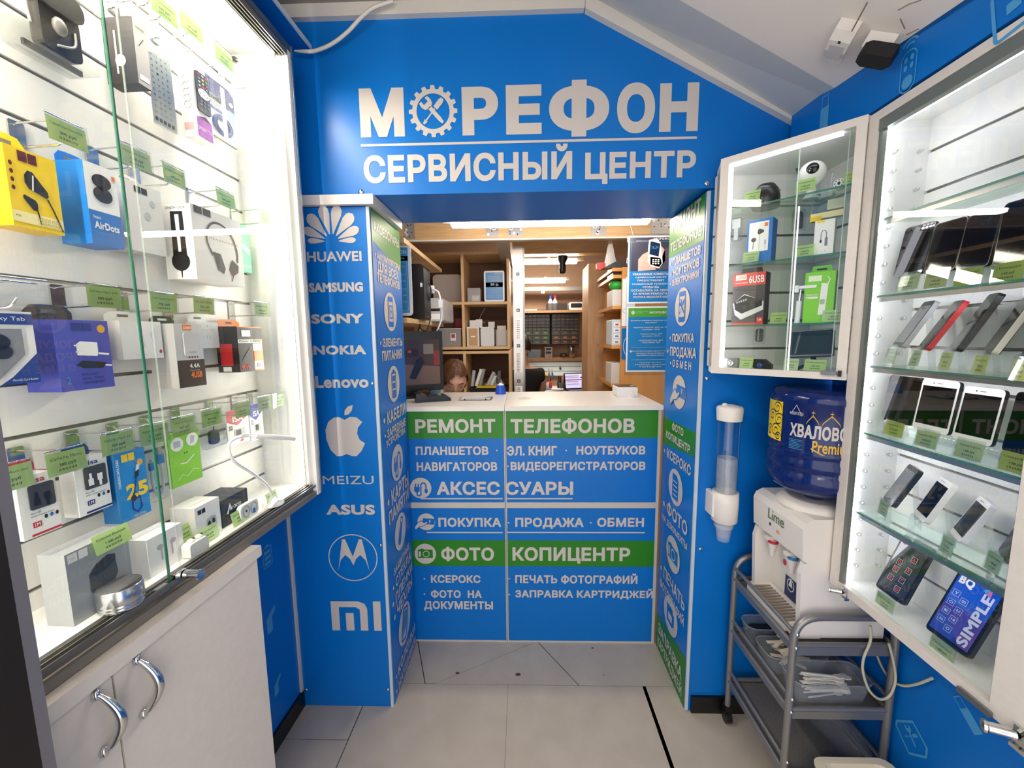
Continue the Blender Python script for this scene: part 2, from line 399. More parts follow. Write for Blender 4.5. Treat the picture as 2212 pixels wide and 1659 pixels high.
mm = MB(); mm.add(v+[(a, b, c+.03) for a, b, c in v], [(0, 1, 2, 3), (7, 6, 5, 4), (0, 4, 5, 1), (1, 5, 6, 2), (2, 6, 7, 3), (3, 7, 4, 0)], M('f0e6da', .8))
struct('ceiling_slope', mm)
mm = MB()
for a, b in (((1940, 22), (1965, 8)), ((1965, 8), (1990, 0)), ((1945, 40), (1955, 62)), ((1958, 75), (1985, 62))):
    a, b = rooft(*a), rooft(*b); mm.tube([a+nrm*0, b], .0012, M('8a7f74', .9), 5)
tag(mm.build('plaster_crack'), 'thin crack in the sloped ceiling above the fascia', 'crack')
t1, t2 = at(FF, 1262, 14, YF), at(FF, 1698, 250, YF)
zt = t1[1]; sl = (t2[1]-t1[1])/(t2[0]-t1[0])
struct('trim_1', MB().box(-1.0, t1[0]-.002, YF-.022, YF, zt-.02, zt+.025, M('d9d3cb', .45)))
struct('trim_2', MB().prism([(t1[0]+.001, zt-.022), (t1[0]+.001, zt+.026), (1.0, zt+.026+sl*(1.0-t1[0])), (1.0, zt-.022+sl*(1.0-t1[0]))], YF-.024, YF, M('d9d3cb', .45)))
struct('trim_3', MB().box(-.928, -.908, YF-.012, YF, .0, 2.46, M('cfcac4', .4)))
struct('baseboard_left', MB().box(.4, 1.455, .947, .957, 0, .07, BLACK), FL)
struct('baseboard_right', MB().box(.662, 1.05, YF-.012, YF, 0, .07, BLACK))
t = Thing('canopy_board', 'blue board lying level above the white slat showcase', 'board', FL, (1.0, .85, 2.475))
MB().box(-.6, 1.458, .752, .955, 2.475, 2.487, BLUE).build('board', t)
MB().box(-.6, 1.458, .747, .752, 2.474, 2.488, M('c9d3dc', .3)).build('edge_strip', t)

# ---------------------------------------------------------------- sign board over the doorway
def FX(px, py, y=YF): return at(FF, px, py, y)
t = Thing('fascia_sign', 'blue fascia board over the doorway with large white lettering and gear emblem', 'sign', FF, (0, YF, 2.0))
MB().prism([(-.99, 2.0), (1.02, 2.0), (1.02, zt+sl*(1.02-t1[0])), (t1[0], zt), (-.99, zt)], YF, YB, BLUE).build('board', t)
y = YF-.0015
m = MB()
def put(m, s, xl, xr, yt, yb, mat=VINYL, bold=.04, F=FF, y=y):
    a = rect(F, xl, xr, yt, yb, y); return m.text(s, a[0], a[1], a[2], a[3], y, mat, bold)
for s, xl, xr, yt, yb in (('М', 777, 873, 190, 296), ('Р', 998, 1076, 187, 292), ('Е', 1093, 1170, 183, 290), ('Ф', 1186, 1316, 172, 295), ('О', 1333, 1415, 178, 288), ('Н', 1425, 1509, 179, 284)):
    put(m, s, xl, xr, yt, yb, bold=.055)
put(m, 'СЕРВИСНЫЙ', 785, 1236, 315, 392); put(m, 'ЦЕНТР', 1264, 1503, 327, 396)
m.build('lettering', t)
a = rect(FF, 779, 1505, 303, 308.5, y); MB().rectf(*a, y, VINYL).build('underline', t)
def gear(m, cx, cz, R, y, mat, teeth=16):
    o = []
    for k in range(teeth):
        for d, r in ((-.30, .86), (-.20, 1), (.20, 1), (.30, .86)):
            q = 2*pi*(k+d)/teeth+pi/2; o.append((cx+R*r*cos(q), cz+R*r*sin(q)))
    n = len(o); i = [(cx+R*.68*cos(2*pi*(k/n)+pi/2-.118), cz+R*.68*sin(2*pi*(k/n)+pi/2-.118)) for k in range(n)]
    m.add([(p[0], y, p[1]) for p in o+i], [(k, (k+1) % n, n+(k+1) % n, n+k) for k in range(n)], mat)
def rotp(pts, cx, cz, s, a):
    c, d = cos(rad(a)), sin(rad(a)); return [(cx+s*(x*c-z*d), cz+s*(x*d+z*c)) for x, z in pts]
def tools(m, cx, cz, s, y, mat):
    """wrench and screwdriver crossed"""
    m.poly(rotp([(-.13, -.62), (-.08, -.95), (.08, -.95), (.13, -.62), (.13, .35), (-.13, .35)], cx, cz, s, 42), y, mat)
    w = [(.12, .3), (.32, .42), (.4, .65), (.36, .95), (.17, .98), (.17, .68), (-.17, .68), (-.17, .98), (-.36, .95), (-.4, .65), (-.32, .42), (-.12, .3)]
    m.poly(rotp(w, cx, cz, s, 42), y, mat)
    m.poly(rotp([(-.045, -.75), (.045, -.75), (.045, .2), (-.045, .2)], cx, cz, s, -40), y-.0004, mat)
    m.poly(rotp([(-.13, -.72), (-.06, -1.0), (.06, -1.0), (.13, -.72)], cx, cz, s, -40), y-.0004, mat)
    m.poly(rotp([(-.16, .25), (.16, .25), (.18, .8), (.1, 1.0), (-.1, 1.0), (-.18, .8)], cx, cz, s, -40), y-.0004, mat)
m = MB(); a = rect(FF, 883, 988, 183, 297, y); cx, cz = (a[0]+a[1])/2, (a[2]+a[3])/2
gear(m, cx, cz, (a[1]-a[0])/2, y, VINYL); tools(m, cx, cz, .052, y, VINYL); m.build('gear_emblem', t)
for px, py in ((780, 415), (1527, 396)):
    x, z = FX(px, py); MB().lathe([(.009, 0), (.009, .003), (.005, .005), (.0, .005)], (x, YF, z), CHROME, 14, 'y').build('screw', t)

# ---------------------------------------------------------------- left pillar: brand logos, and a list of goods on its inner face
t = Thing('pillar_panel', 'blue pillar beside the white showcase with phone brand logos', 'pillar', FF, (-.74, YF, 0))
MB().box(-.955, -.541, YF, YB-.002, 0, 1.962, BLUE).build('panel', t)
MB().box(-.549, -.538, YF-.002, YF+.006, 0, 1.962, M('c3ccd4', .35)).build('corner_trim', t)
m = MB(); W2 = M('e6e0da', .4)
m.box(-.83, -.515, YF-.02, YF+.002, 1.965, 1.998, W2); m.box(-.541, -.515, YF+.002, YB-.03, 1.965, 1.998, W2); m.build('cap_trim', t)
m = MB()
cx, cz = FX(717, 522); R = .098
def petal(ang, r0, r1, w):
    o = [(-.012, r0), (-w*.75, r0+(r1-r0)*.45), (-w, r0+(r1-r0)*.72), (-w*.72, r1*.96), (-.1*w, r1), (w*.55, r1*.93), (w*.9, r0+(r1-r0)*.62), (w*.62, r0+(r1-r0)*.3), (.006, r0)]
    m.poly(rotp([(x, z) for x, z in o], cx, cz, 1, ang), y, VINYL)
for ang, r1, w in ((13, .128, .019), (41, .124, .020), (66, .110, .016), (87, .088, .010)):
    for sg in (1, -1):
        o = [(-.0015, .026), (-w*.55, r1*.5), (-w*.95, r1*.72), (-w*.95, r1*.86), (-w*.6, r1*.95), (0, r1), (w*.6, r1*.96), (w*.95, r1*.87), (w*.98, r1*.72), (w*.6, r1*.5), (.0015, .026)]
        q = rotp([(x*sg, z) for x, z in o], cx, cz, 1, ang*sg*-1 if False else (ang if sg == 1 else -ang))
        m.poly(q if sg == -1 else q[::-1], y, VINYL)
put(m, 'HUAWEI', 663, 781, 543, 565, bold=.03); put(m, 'SAMSUNG', 667, 784, 610, 631, bold=.06)
put(m, 'SONY', 672, 786, 678, 699, bold=.05); put(m, 'NOKIA', 677, 791, 746, 766, bold=.05)
put(m, 'Lenovo', 681, 796, 812, 838, bold=.04); put(m, 'MEIZU', 697, 807, 1028, 1046, bold=.0); put(m, 'ASUS', 704, 810, 1090, 1112, bold=.05)
a = rect(FF, 704, 788, 882, 983, y); cx, cz = (a[0]+a[1])/2, (a[2]+a[3])/2; s = (a[1]-a[0])/2
ap = [(0, .62), (.3, .78), (.62, .74), (.9, .5), (.66, .22), (.6, -.1), (.72, -.42), (.98, -.6), (.78, -1.0), (.5, -1.28), (.25, -1.26), (0, -1.16), (-.25, -1.26), (-.5, -1.28), (-.82, -.95), (-1, -.4), (-1.02, .1), (-.85, .52), (-.55, .74), (-.28, .76)]
m.poly([(cx+q*s, cz+r*s) for q, r in ap[::-1]], y, VINYL); m.poly([(cx+q*s, cz+r*s) for q, r in ((.0, .86), (.22, .9), (.4, 1.1), (.46, 1.38), (.2, 1.3), (.03, 1.1))], y, VINYL)
a = rect(FF, 709, 816, 1154, 1255, y); cx, cz = (a[0]+a[1])/2, (a[2]+a[3])/2; s = (a[1]-a[0])/2
m.ring(cx, cz, s*.97, s*.97, .004, y, VINYL, n=48)
mo = [(-.62, -.55), (-.4, .78), (-.28, .78), (0, .05), (.28, .78), (.4, .78), (.64, -.55), (.5, -.1), (.3, .12), (.12, -.05), (0, -.32), (-.12, -.05), (-.3, .12), (-.5, -.1)]
m.poly([(cx+q*s, cz+r*s) for q, r in mo[::-1]], y, VINYL)
a = rect(FF, 716, 823, 1299, 1362, y); w = a[1]-a[0]; h = a[3]-a[2]
def rl(x0, x1, z0, z1): m.rectf(a[0]+w*x0, a[0]+w*x1, a[2]+h*z0, a[2]+h*z1, y, VINYL)
m.poly([(a[0]+w*q, a[2]+h*r) for q, r in ((0, 0), (.16, 0), (.16, .8), (.5, .8), (.58, .72), (.58, 0), (.73, 0), (.73, .75), (.68, .92), (.55, 1), (0, 1))], y, VINYL)
rl(.29, .45, 0, .6); rl(.85, 1, 0, 1)
m.build('logos', t)
for px, py in ((804, 828), (822, 1178), (662, 1490), (838, 1489)):
    x, z = FX(px, py); MB().lathe([(.006, 0), (.006, .003), (.003, .004), (.0, .004)], (x, YF, z), CHROME, 12, 'y').build('screw', t)

# pictograms used on the pillars and the counter: white disc with a blue picture
def disc(m, cx, cz, r, y, kind, mat=VINYL, ink=None):
    ink = ink or BLUE; e = y-.0006
    if kind != 'hand': m.ell(cx, cz, r, r, y, mat)
    L = lambda p, w=.055, c=False, z=e: m.line([(cx+r*a, cz+r*b) for a, b in p], w*r*1.4, z, ink, c)
    P = lambda p, c=ink, z=e: m.poly([(cx+r*a, cz+r*b) for a, b in p], z, c)
    if kind == 'phone':
        P(m.rr(-.42, .42, -.78, .78, .12)); P([(-.32, -.5), (.32, -.5), (.32, .52), (-.32, .52)], mat, e-.0004)
        L([(-.2, -.32), (.2, -.32), (.2, .3), (-.2, .3)], .05, True, e-.0008); P([(-.05, -.2), (.15, .06), (.02, .06), (.08, .24), (-.12, -.02), (0, -.02)], ink, e-.0008)
    elif kind == 'repair':
        P(m.rr(-.45, .45, -.8, .8, .12)); P([(-.34, -.52), (.34, -.52), (.34, .55), (-.34, .55)], mat, e-.0004); tools(m, cx, cz, r*.46, e-.0008, ink)
    elif kind == 'battery':
        L(m.rr(-.34, .34, -.72, .62, .1), .08, True); P([(-.14, .66), (.14, .66), (.14, .8), (-.14, .8)])
        for q in (-.52, -.12, .28): P([(-.22, q-.13), (.22, q-.13), (.22, q+.18), (-.22, q+.18)])
    elif kind == 'plug':
        P([(-.62, .1), (-.1, .1), (-.1, -.28), (-.26, -.42), (-.46, -.42), (-.62, -.28)]); L([(-.48, .1), (-.48, .42)], .09); L([(-.22, .1), (-.22, .42)], .09)
        L([(-.36, -.4), (-.36, -.66), (-.2, -.76), (0, -.66), (.02, .3), (.14, .48), (.34, .48), (.48, .34), (.5, -.1)], .09); P([(.36, -.1), (.64, -.1), (.64, -.42), (.5, -.55), (.36, -.42)])
    elif kind == 'usb':
        q = rotp(m.rr(-.24, .24, -.72, .4, .2), 0, 0, 1, -25); P(q); q = rotp([(-.17, .44), (.17, .44), (.17, .74), (-.17, .74)], 0, 0, 1, -25); L(q, .07, True)
    elif kind == 'case':
        L(rotp(m.rr(-.4, .4, -.75, .75, .16), 0, 0, 1, -20), .09, True); P(rotp([(-.3, -.62), (.3, -.2), (.3, .62), (-.3, .62)], 0, 0, 1, -20), LBLUE)
    elif kind == 'doc':
        P([(-.42, -.7), (.42, -.7), (.42, .45), (.18, .7), (-.42, .7)])
        for q in (-.45, -.2, .05, .3): L([(-.28, q), (.28 if q < .2 else .05, q)], .07, False, e-.0004) if 0 else m.line([(cx-.28*r, cz+q*r), (cx+.28*r, cz+q*r)], .07*r, e-.0004, mat)
    elif kind == 'camera':
        P([(-.7, -.4), (.7, -.4), (.7, .35), (.62, .42), (-.1, .42), (-.2, .5), (-.46, .5), (-.54, .42), (-.7, .42)]); m.ell(cx+.08*r, cz, r*.32, r*.32, e-.0004, mat, 20); m.ell(cx+.08*r, cz, r*.25, r*.25, e-.0008, ink, 20)
        P([(-.62, -.28), (-.42, -.28), (-.42, .25), (-.62, .25)], mat, e-.0004)
    elif kind == 'tank':
        P([(-.5, -.5), (.3, -.5), (.5, -.3), (.5, .3), (.3, .3), (.3, .5), (-.5, .5)]); P([(-.3, -.3), (.25, -.3), (.25, .1), (-.3, .1)], mat, e-.0004)
    elif kind == 'hand':
        m.ell(cx, cz, r, r, y, mat)
        P(rotp([(-.4, -.28), (.95, -.28), (.95, .42), (-.4, .42)], 0, 0, 1, -4)); m.ring(cx+.36*r, cz+.1*r, .13*r, .13*r, .05*r, e-.0004, mat, -90, 90); L2 = [(cx+.36*r, cz-.15*r), (cx+.36*r, cz+.23*r)]; m.line(L2, .05*r, e-.0004, mat)
        hd = [(-1.25, -.95), (-.75, -.55), (-.35, -.5), (.05, -.2), (.2, -.02), (.05, .06), (-.25, -.1), (-.55, .15), (-.95, -.1), (-1.35, -.6)]
        P(hd, mat, e-.0010); m.line([(cx+r*a, cz+r*b) for a, b in hd], .07*r, e-.0013, ink, True)
def jamb(F, yy, name, rows, inks, par):
    """rows: (text, px x, px y, height in px, width share)"""
    m = MB(); mi = MB()
    for s, px, py, h, w in rows:
        x, z = at(F, px, py, yy); k = at(F, px, py-h/2, yy)[1]-at(F, px, py+h/2, yy)[1]
        if s[0] == '#': disc(mi, mid(F), z, k/2, yy-.001, s[1:])
        else: m.textc(s, mid(F), z, k, yy-.0012, inks, .035, wmax=w)
    m.build('lettering', par); mi.build('pictograms', par)
def mid(F): return (YF+YB)/2*(1 if F is JL else -1)
s = Thing('pillar_side_panel', 'inner face of the logo pillar with white list of accessories', 'sign', JL, ((YF+YB)/2, .541, 0))
m = MB(); m.box(YF+.008, YB-.004, .536, .5405, .002, 1.96, BLUE)
z1 = at(JL, 822, 530, .536)[1]
m.poly([(YF+.008, z1), (YB-.004, z1-.06), (YB-.004, 1.96), (YF+.008, 1.96)], .5355, GREEN); m.build('panel', s)
jamb(JL, .5355, 'l', [('АКСЕССУАРЫ', 828, 503, 18, .3), ('• АККУМУЛЯТОРЫ', 826, 558, 13, .31), ('ДЛЯ ВСЕХ', 829, 581, 19, .29), ('ТЕЛЕФОНОВ', 830, 604, 17, .3), ('#phone', 833, 672, 86, 0), ('• ЭЛЕМЕНТЫ', 835, 740, 17, .31), ('ПИТАНИЯ', 837, 768, 20, .29),
 ('#battery', 840, 833, 82, 0), ('• КАБЕЛИ', 843, 900, 25, .29), ('• ЗАРЯДНЫЕ', 846, 931, 17, .3), ('УСТРОЙСТВА', 847, 950, 14, .29), ('#plug', 850, 1007, 82, 0), ('• КАРТЫ', 852, 1068, 31, .29), ('ПАМЯТИ', 854, 1102, 26, .27), ('#usb', 857, 1160, 82, 0),
 ('ЗАЩИТНЫЕ', 861, 1218, 14, .27), ('• СТЕКЛА', 863, 1243, 20, .29), ('• ПЛЕНКИ', 865, 1272, 22, .29), ('• ЧЕХЛЫ', 866, 1303, 25, .27), ('#case', 869, 1358, 88, 0), ('• КОЛОНКИ', 872, 1417, 20, .3), ('• НАУШНИКИ', 872, 1450, 20, .3)], VINYL, s)

# ---------------------------------------------------------------- right pillar and the blue panel under the corner cabinet
t = Thing('service_pillar', 'blue panel beside the cup dispenser with black skirting', 'pillar', FF, (.85, YF, 0))
MB().box(.645, 1.13, YF, YB-.002, .002, 1.995, BLUE).build('panel', t)
MB().box(.641, .652, YF-.003, YF+.006, .004, 1.99, M('c3ccd4', .35)).build('corner_trim', t)
for px, py in ((1527, 817), (1513, 1186), (1512, 1505)):
    x, z = FX(px, py); MB().lathe([(.007, 0), (.007, .003), (.003, .004), (.0, .004)], (x, YF, z), CHROME, 12, 'y').build('screw', t)
s = Thing('pillar_side_panel', 'inner face of the pillar by the corner cabinet with white list of services', 'sign', JR, (-(YF+YB)/2, .645, 0))
m = MB(); m.box(-YB+.004, -YF-.008, .640, .6445, .002, 1.99, BLUE)
def jz(px, py): return at(JR, px, py, .64)[1]
a0, a1 = -YB+.004, -YF-.008
m.poly([(a0, jz(1490, 535)), (a1, jz(1490, 535)), (a1, 1.99), (a0, 1.99)], .6394, GREEN)
m.poly([(a0, jz(1453, 973)), (a1, jz(1513, 985)-.02), (a1, jz(1515, 942)), (a0, jz(1455, 912))], .6394, GREEN)
m.poly([(a0, .004), (a1, .004), (a1, jz(1490, 1440)), (a0, jz(1440, 1365))], .6394, GREEN); m.build('panel', s)
jamb(JR, .6394, 'r', [('РЕМОНТ', 1503, 452, 30, .27), ('ТЕЛЕФОНОВ', 1500, 506, 20, .31), ('• ПЛАНШЕТОВ', 1495, 547, 17, .31), ('• НОУТБУКОВ', 1494, 573, 17, .31), ('• ЭЛЕКТРОНИКИ', 1493, 597, 14, .31), ('#repair', 1489, 660, 86, 0), ('• ПОКУПКА', 1488, 730, 18, .3), ('• ПРОДАЖА', 1487, 762, 20, .3), ('• О Б М Е Н', 1486, 790, 16, .31),
 ('#hand', 1481, 852, 76, 0), ('ФОТО', 1477, 935, 16, .17), ('КОПИЦЕНТР', 1477, 962, 16, .27), ('• КСЕРОКС', 1474, 1003, 21, .29), ('#doc', 1472, 1065, 82, 0), ('• ФОТО', 1470, 1128, 28, .27), ('НА ДОКУМЕНТЫ', 1469, 1162, 14, .28), ('#camera', 1466, 1215, 80, 0), ('• ПЕЧАТЬ', 1463, 1282, 27, .28), ('ФОТОГРАФИЙ', 1462, 1318, 18, .28), ('#tank', 1460, 1352, 82, 0),
 ('ЗАПРАВКА', 1457, 1425, 24, .28), ('КАРТРИДЖЕЙ', 1457, 1460, 20, .29)], VINYL, s)

# faint pictures on the blue side walls
GH = M('4a9ad0', .35)
def ghost(F, y, px, py, size, kind, rot=0):
    m = MB(); x, z = at(F, px, py, y); n0 = len(m.v)
    if kind == 'stick': m.rectf(-.5, .5, -1.4, .5, 0, GH); m.line([(-.36, .5), (-.36, 1.4), (.36, 1.4), (.36, .5)], .09, 0, GH)
    elif kind == 'remote':
        m.line(m.rr(-.5, .5, -1.3, 1, .48, 6), .07, 0, GH, True); m.ell(0, -.75, .36, .36, 0, GH)
        for a in (-.2, .2):
            for b in (.1, .55): m.ell(a, b, .12, .17, 0, GH, 14)
        m.ring(0, 1.1, .3, .3, .1, 0, GH, 30, 150, 10); m.ring(0, 1.1, .55, .55, .1, 0, GH, 30, 150, 12)
    elif kind == 'bat': m.line(m.rr(-.5, .5, -.8, .8, .1), .08, 0, GH, True); m.rectf(-.2, .2, .84, 1, 0, GH); [m.rectf(-.36, .36, q, q+.3, 0, GH) for q in (-.65, -.2, .25)]
    elif kind == 'wrench': m.line([(-.9, 0), (0, .9), (.9, .25), (.9, -.3), (0, -1.1), (-.9, -.3)], .12, 0, GH, True); tools(m, 0, 0, .5, 0, GH)
    elif kind == 'pad': m.line(m.rr(-.7, .7, -1, 1, .15), .14, 0, GH, True); m.rectf(-.25, .25, -.2, .2, 0, GH)
    else: m.poly([(-.5, -.8), (.1, -.8), (.1, .2), (.5, .5), (.5, .9), (-.1, .6), (-.5, .3)], 0, GH)
    c, d = cos(rad(rot)), sin(rad(rot)); m.v = [Vector((x+size*(p.x*c-p.z*d), y+p.y*0, z+size*(p.x*d+p.z*c))) for p in m.v]
    o = m.build('wall_picture', None, F); return o
tag(ghost(FR, .853, 1781, 245, .035, 'stick'), 'faint light blue memory stick picture on the fascia above the corner cabinet', 'wall picture')
tag(ghost(FR, .853, 1962, 148, .038, 'remote', 0), 'faint light blue remote control picture on the fascia above the phone showcase', 'wall picture')
tag(ghost(FR, .853, 2190, 10, .045, 'pad', 10), 'faint light blue tablet picture on the fascia at the top corner of the photo', 'wall picture')
tag(ghost(FR, 1.059, 1968, 1590, .05, 'wrench'), 'faint light blue wrench picture low on the wall beside the trolley', 'wall picture')
tag(ghost(FR, 1.059, 2090, 1545, .026, 'stick', 50), 'faint light blue slanted picture on the wall under the phone showcase', 'wall picture')
tag(ghost(FL, .956, 578, 1203, .045, 'bat'), 'faint battery picture on the blue wall past the white base cabinet', 'wall picture')
tag(ghost(FL, .956, 586, 1340, .05, 'x'), 'faint plug picture halfway down the blue wall past the base cabinet', 'wall picture')
tag(ghost(FL, .956, 600, 1480, .04, 'x'), 'faint bent picture lowest on the blue wall past the base cabinet', 'wall picture')

# cable, motion sensor and siren up by the ceiling
m = MB(); pts = [Vector((*[FX(px, py, q)[0]], q, FX(px, py, q)[1])) for px, py, q in ((636, 110, 1.44), (655, 111, 1.44), (680, 110, 1.44), (715, 96, 1.44), (750, 70, 1.43), (780, 38, 1.42), (805, 18, 1.42), (830, 8, 1.42), (850, 3, 1.42))]
def smooth(P, n=6):
    P = [Vector(q) for q in P]
    o = []
    for i in range(len(P)-1):
        a, b, c, d = P[max(i-1, 0)], P[i], P[i+1], P[min(i+2, len(P)-1)]
        for k in range(n):
            u = k/n; o.append(.5*((2*b)+(c-a)*u+(2*a-5*b+4*c-d)*u*u+(3*b-a-3*c+d)*u**3))
    return o+[P[-1]]
m.tube(smooth(pts), [.006 if i > 8 else .003+.0004*i for i in range(len(smooth(pts)))], M('d8d2ca', .5), 8)
tag(m.build('power_cable'), 'white cable sagging across the top of the blue fascia board', 'cable')
def on_roof(px, py): return rooft(px, py)
dn = nrm if nrm.z < 0 else -nrm
def roof_frame(px, py, px2, py2):
    """frame lying on the slope: z along the given direction, -y out of the slope"""
    o = rooft(px, py); zz = (rooft(px2, py2)-o).normalized(); yy = -dn; xx = yy.cross(zz)
    return Matrix(((xx.x, yy.x, zz.x, o.x), (xx.y, yy.y, zz.y, o.y), (xx.z, yy.z, zz.z, o.z), (0, 0, 0, 1)))
F1 = roof_frame(1802, 122, 1838, 48); L = (rooft(1838, 45)-rooft(1802, 122)).length
t = Thing('motion_sensor', 'white motion sensor on the sloped ceiling', 'sensor', F1, (0, 0, 0)); PW = M('e6dfd6', .4)
m = MB(); w = L*.2
pr = [(0, 0), (-.02, 0), (-.022, L*.25), (-.034, L*.55), (-.034, L*.85), (-.022, L*1.02), (0, L*1.04)]
m.prism([(a, b) for a, b in pr], -w, w, PW, axis='x'); m.build('body', t)
MB().rbox(-w*.72, w*.72, L*.36, L*.74, -.0355, -.026, .004, M('b9b7b6', .25)).build('lens', t)
MB().rectf(-.003, .003, L*.8, L*.87, -.0345, BLACK).build('led_slot', t)
m = MB(); a = rooft(1858, 38); b = rooft(1877, 0); m.tube([a+dn*.03, b+dn*.005], .0015, M('6b5d50', .6), 6); tag(m.build('sensor_wire'), 'thin wire running up the ceiling from the motion sensor', 'wire')
F2 = roof_frame(1893, 108, 1916, 58)
t = Thing('speaker_bracket', 'white wedge mount on the sloped ceiling with a black box on it', 'mount', F2, (0, 0, 0))
m = MB(); m.prism([(0, 0), (-.028, .015), (-.032, .048), (0, .055)], -.028, .03, PW, axis='x'); m.build('wedge', t)
m = MB(); m.prism([(-.022, .040), (-.010, .028), (.038, .028), (.050, .045), (.044, .07), (-.010, .07), (-.022, .06)], -.06, -.03, M('0c0b0b', .7)); m.build('black_box', t)

# ---------------------------------------------------------------- left: white base cabinet and the slat showcase above it
YS, ZS0, ZS1, S1 = .935, 1.0, 2.375, 1.304                     # slat face, inside floor and ceiling, inside end of the showcase
t = Thing('base_cabinet', 'white base cabinet with two chrome bow handles under the slat showcase', 'cabinet', FL, (.64, .85, 0))
MB().box(.2, .972, .76, .955, .0, .92, LAM).build('body', t)
MB().box(.2, .98, .732, .956, .925, .955, LAM, .004).build('worktop', t)
for x0, x1, hx, ht, hb in ((.2, .599, .571, .909, .801), (.603, .972, .641, .912, .801)):
    d = MB().box(x0, x1, .741, .758, .08, .918, LAM, .002).build('door', t); k = t.sub(d)
    m = MB(); n = 14; P = []
    for i in range(n+1):
        u = i/n; P.append((hx+.010*sin(pi*u), .740-.026*sin(pi*u)**.8-.004, ht+(hb-ht)*u))
    m.tube(P, [.0045+.0035*sin(pi*i/n) for i in range(n+1)], CHROME, 10)
    for z in (ht, hb): m.ball((hx, .737, z), (.007, .006, .010), CHROME, 12)
    m.build('handle', k)
t = Thing('slat_showcase', 'white wall showcase with slatted back and sliding glass doors', 'showcase', FL, (.8, .86, .96))
m = MB(); gz = [1.04+.0962*k for k in range(14)]
z0 = ZS0
for g in gz+[ZS1+.004]:
    m.box(.2, S1, YS, .955, z0, min(g-.004, ZS1), SLAT); z0 = g+.004
m.build('slat_back', t)
m = MB()
for g in gz: m.box(.2, S1, YS+.006, .9545, g-.0039, g+.0039, ALUD)
m.build('slat_inserts', t)
m = MB(); m.box(.2, 1.320, .79, .956, .962, ZS0, WHITE); m.build('floor_panel', t)
m = MB(); m.box(.2, 1.320, .79, .956, ZS1, 2.40, WHITE); m.build('top_panel', t)
m = MB(); m.box(S1, 1.322, .752, .956, .962, 2.40, WHITE); m.build('end_panel', t)
m = MB(); TRK = M('7d7872', .4, .3)
m.box(.2, S1, .768, .79, .958, .992, TRK); m.box(.2, S1, .756, .768, .958, .976, TRK)
for q in (.757, .769, .781): m.box(.2, S1, q, q+.0025, .99, .999, ALUD)
m.build('lower_track', t)
m = MB(); m.box(.2, 1.322, .750, .79, 2.384, 2.402, M('4c6076', .3, .6))
for q in (.752, .762, .772, .782): m.box(.2, S1, q, q+.003, 2.366, 2.385, ALUD)
m.build('upper_track', t)
MB().box(1.318, 1.325, .748, .758, .965, 2.402, ALU).build('corner_trim', t)
MB().rbox(.2, 1.19, 2.346, 2.374, .835, .862, .008, LEDT).build('light_tube', t)
MB().strip(1.297, 1.3038, .790, .802, 1.004, 2.37, mat_lamp('end_strip_light', 'fff6ea', 55), WHITE, 'l').build('light_strip', t)
MB().strip(.215, 1.294, .792, .804, 2.368, 2.3745, LEDL, WHITE, 'd').build('light_strip', t)
MB().strip(.2002, .207, .790, .802, 1.004, 2.36, mat_lamp('near_fill_light', 'fff3e2', 140), WHITE, 'r').build('light_strip', t)  # out-of-view strip, added to light the fronts of the packages
MB().box(.182, .1995, .752, .956, .962, 2.40, WHITE).build('end_panel', t)
m = MB(); m.tube(smooth([(1.302, .92, 2.365), (1.29, .90, 2.35), (1.295, .86, 2.358), (1.30, .81, 2.352)]), .0015, M('d9d2c9', .5), 6); m.ball((1.296, .915, 2.357), (.009, .009, .007), M('3a2c22', .5), 10); m.build('lamp_lead', t)
def pane(name, par, x0, x1, y0, y1, z0, z1, edges='lr', F=None):
    m = MB(); m.rectf(x0, x1, z0, z1, (y0+y1)/2, GLASS)
    if 'l' in edges: m.box(x0-.001, x0+.0015, y0, y1, z0, z1, GEDGE)
    if 'r' in edges: m.box(x1-.0015, x1+.001, y0, y1, z0, z1, GEDGE)
    return m.build(name, par)
lab(pane('glass_door', t, .2, .748, .762, .767, .99, 2.385, 'r'), 'outer sliding glass pane with green edge')
o = MB(); o.rectf(.79, 1.300, .99, 2.385, .780, GLASS); o.box(.7895, .7908, .778, .782, .99, 2.385, M('a8b8ae', .15, alpha=.3)); lab(o.build('glass_door', t), 'inner sliding glass pane')
m = MB(); m.box(.716, .742, .760, .770, .986, 1.0, ALU, .002); m.build('door_clip', t)
m = MB(); lx, lz = at(FL, 420, 1240, .735); m.cyl((lx, .755, lz), (lx, .722, lz), .009, CHROME, 16); m.cyl((lx, .724, lz), (lx, .719, lz), .011, CHROME, 18); m.box(lx-.022, lx+.006, .757, .765, lz-.006, lz+.010, CHROME); m.build('lock', t)
t = Thing('display_case_door', 'dark upright door edge with grey trim at the near end of the base cabinet', 'door panel', FL, (.4, .72, 0))
MB().box(.25, .440, .66, .725, 0, 2.4, M('17110e', .5)).build('panel', t)
MB().box(.440, .454, .66, .725, 0, 2.4, M('757379', .4, .2)).build('edge_strip', t)

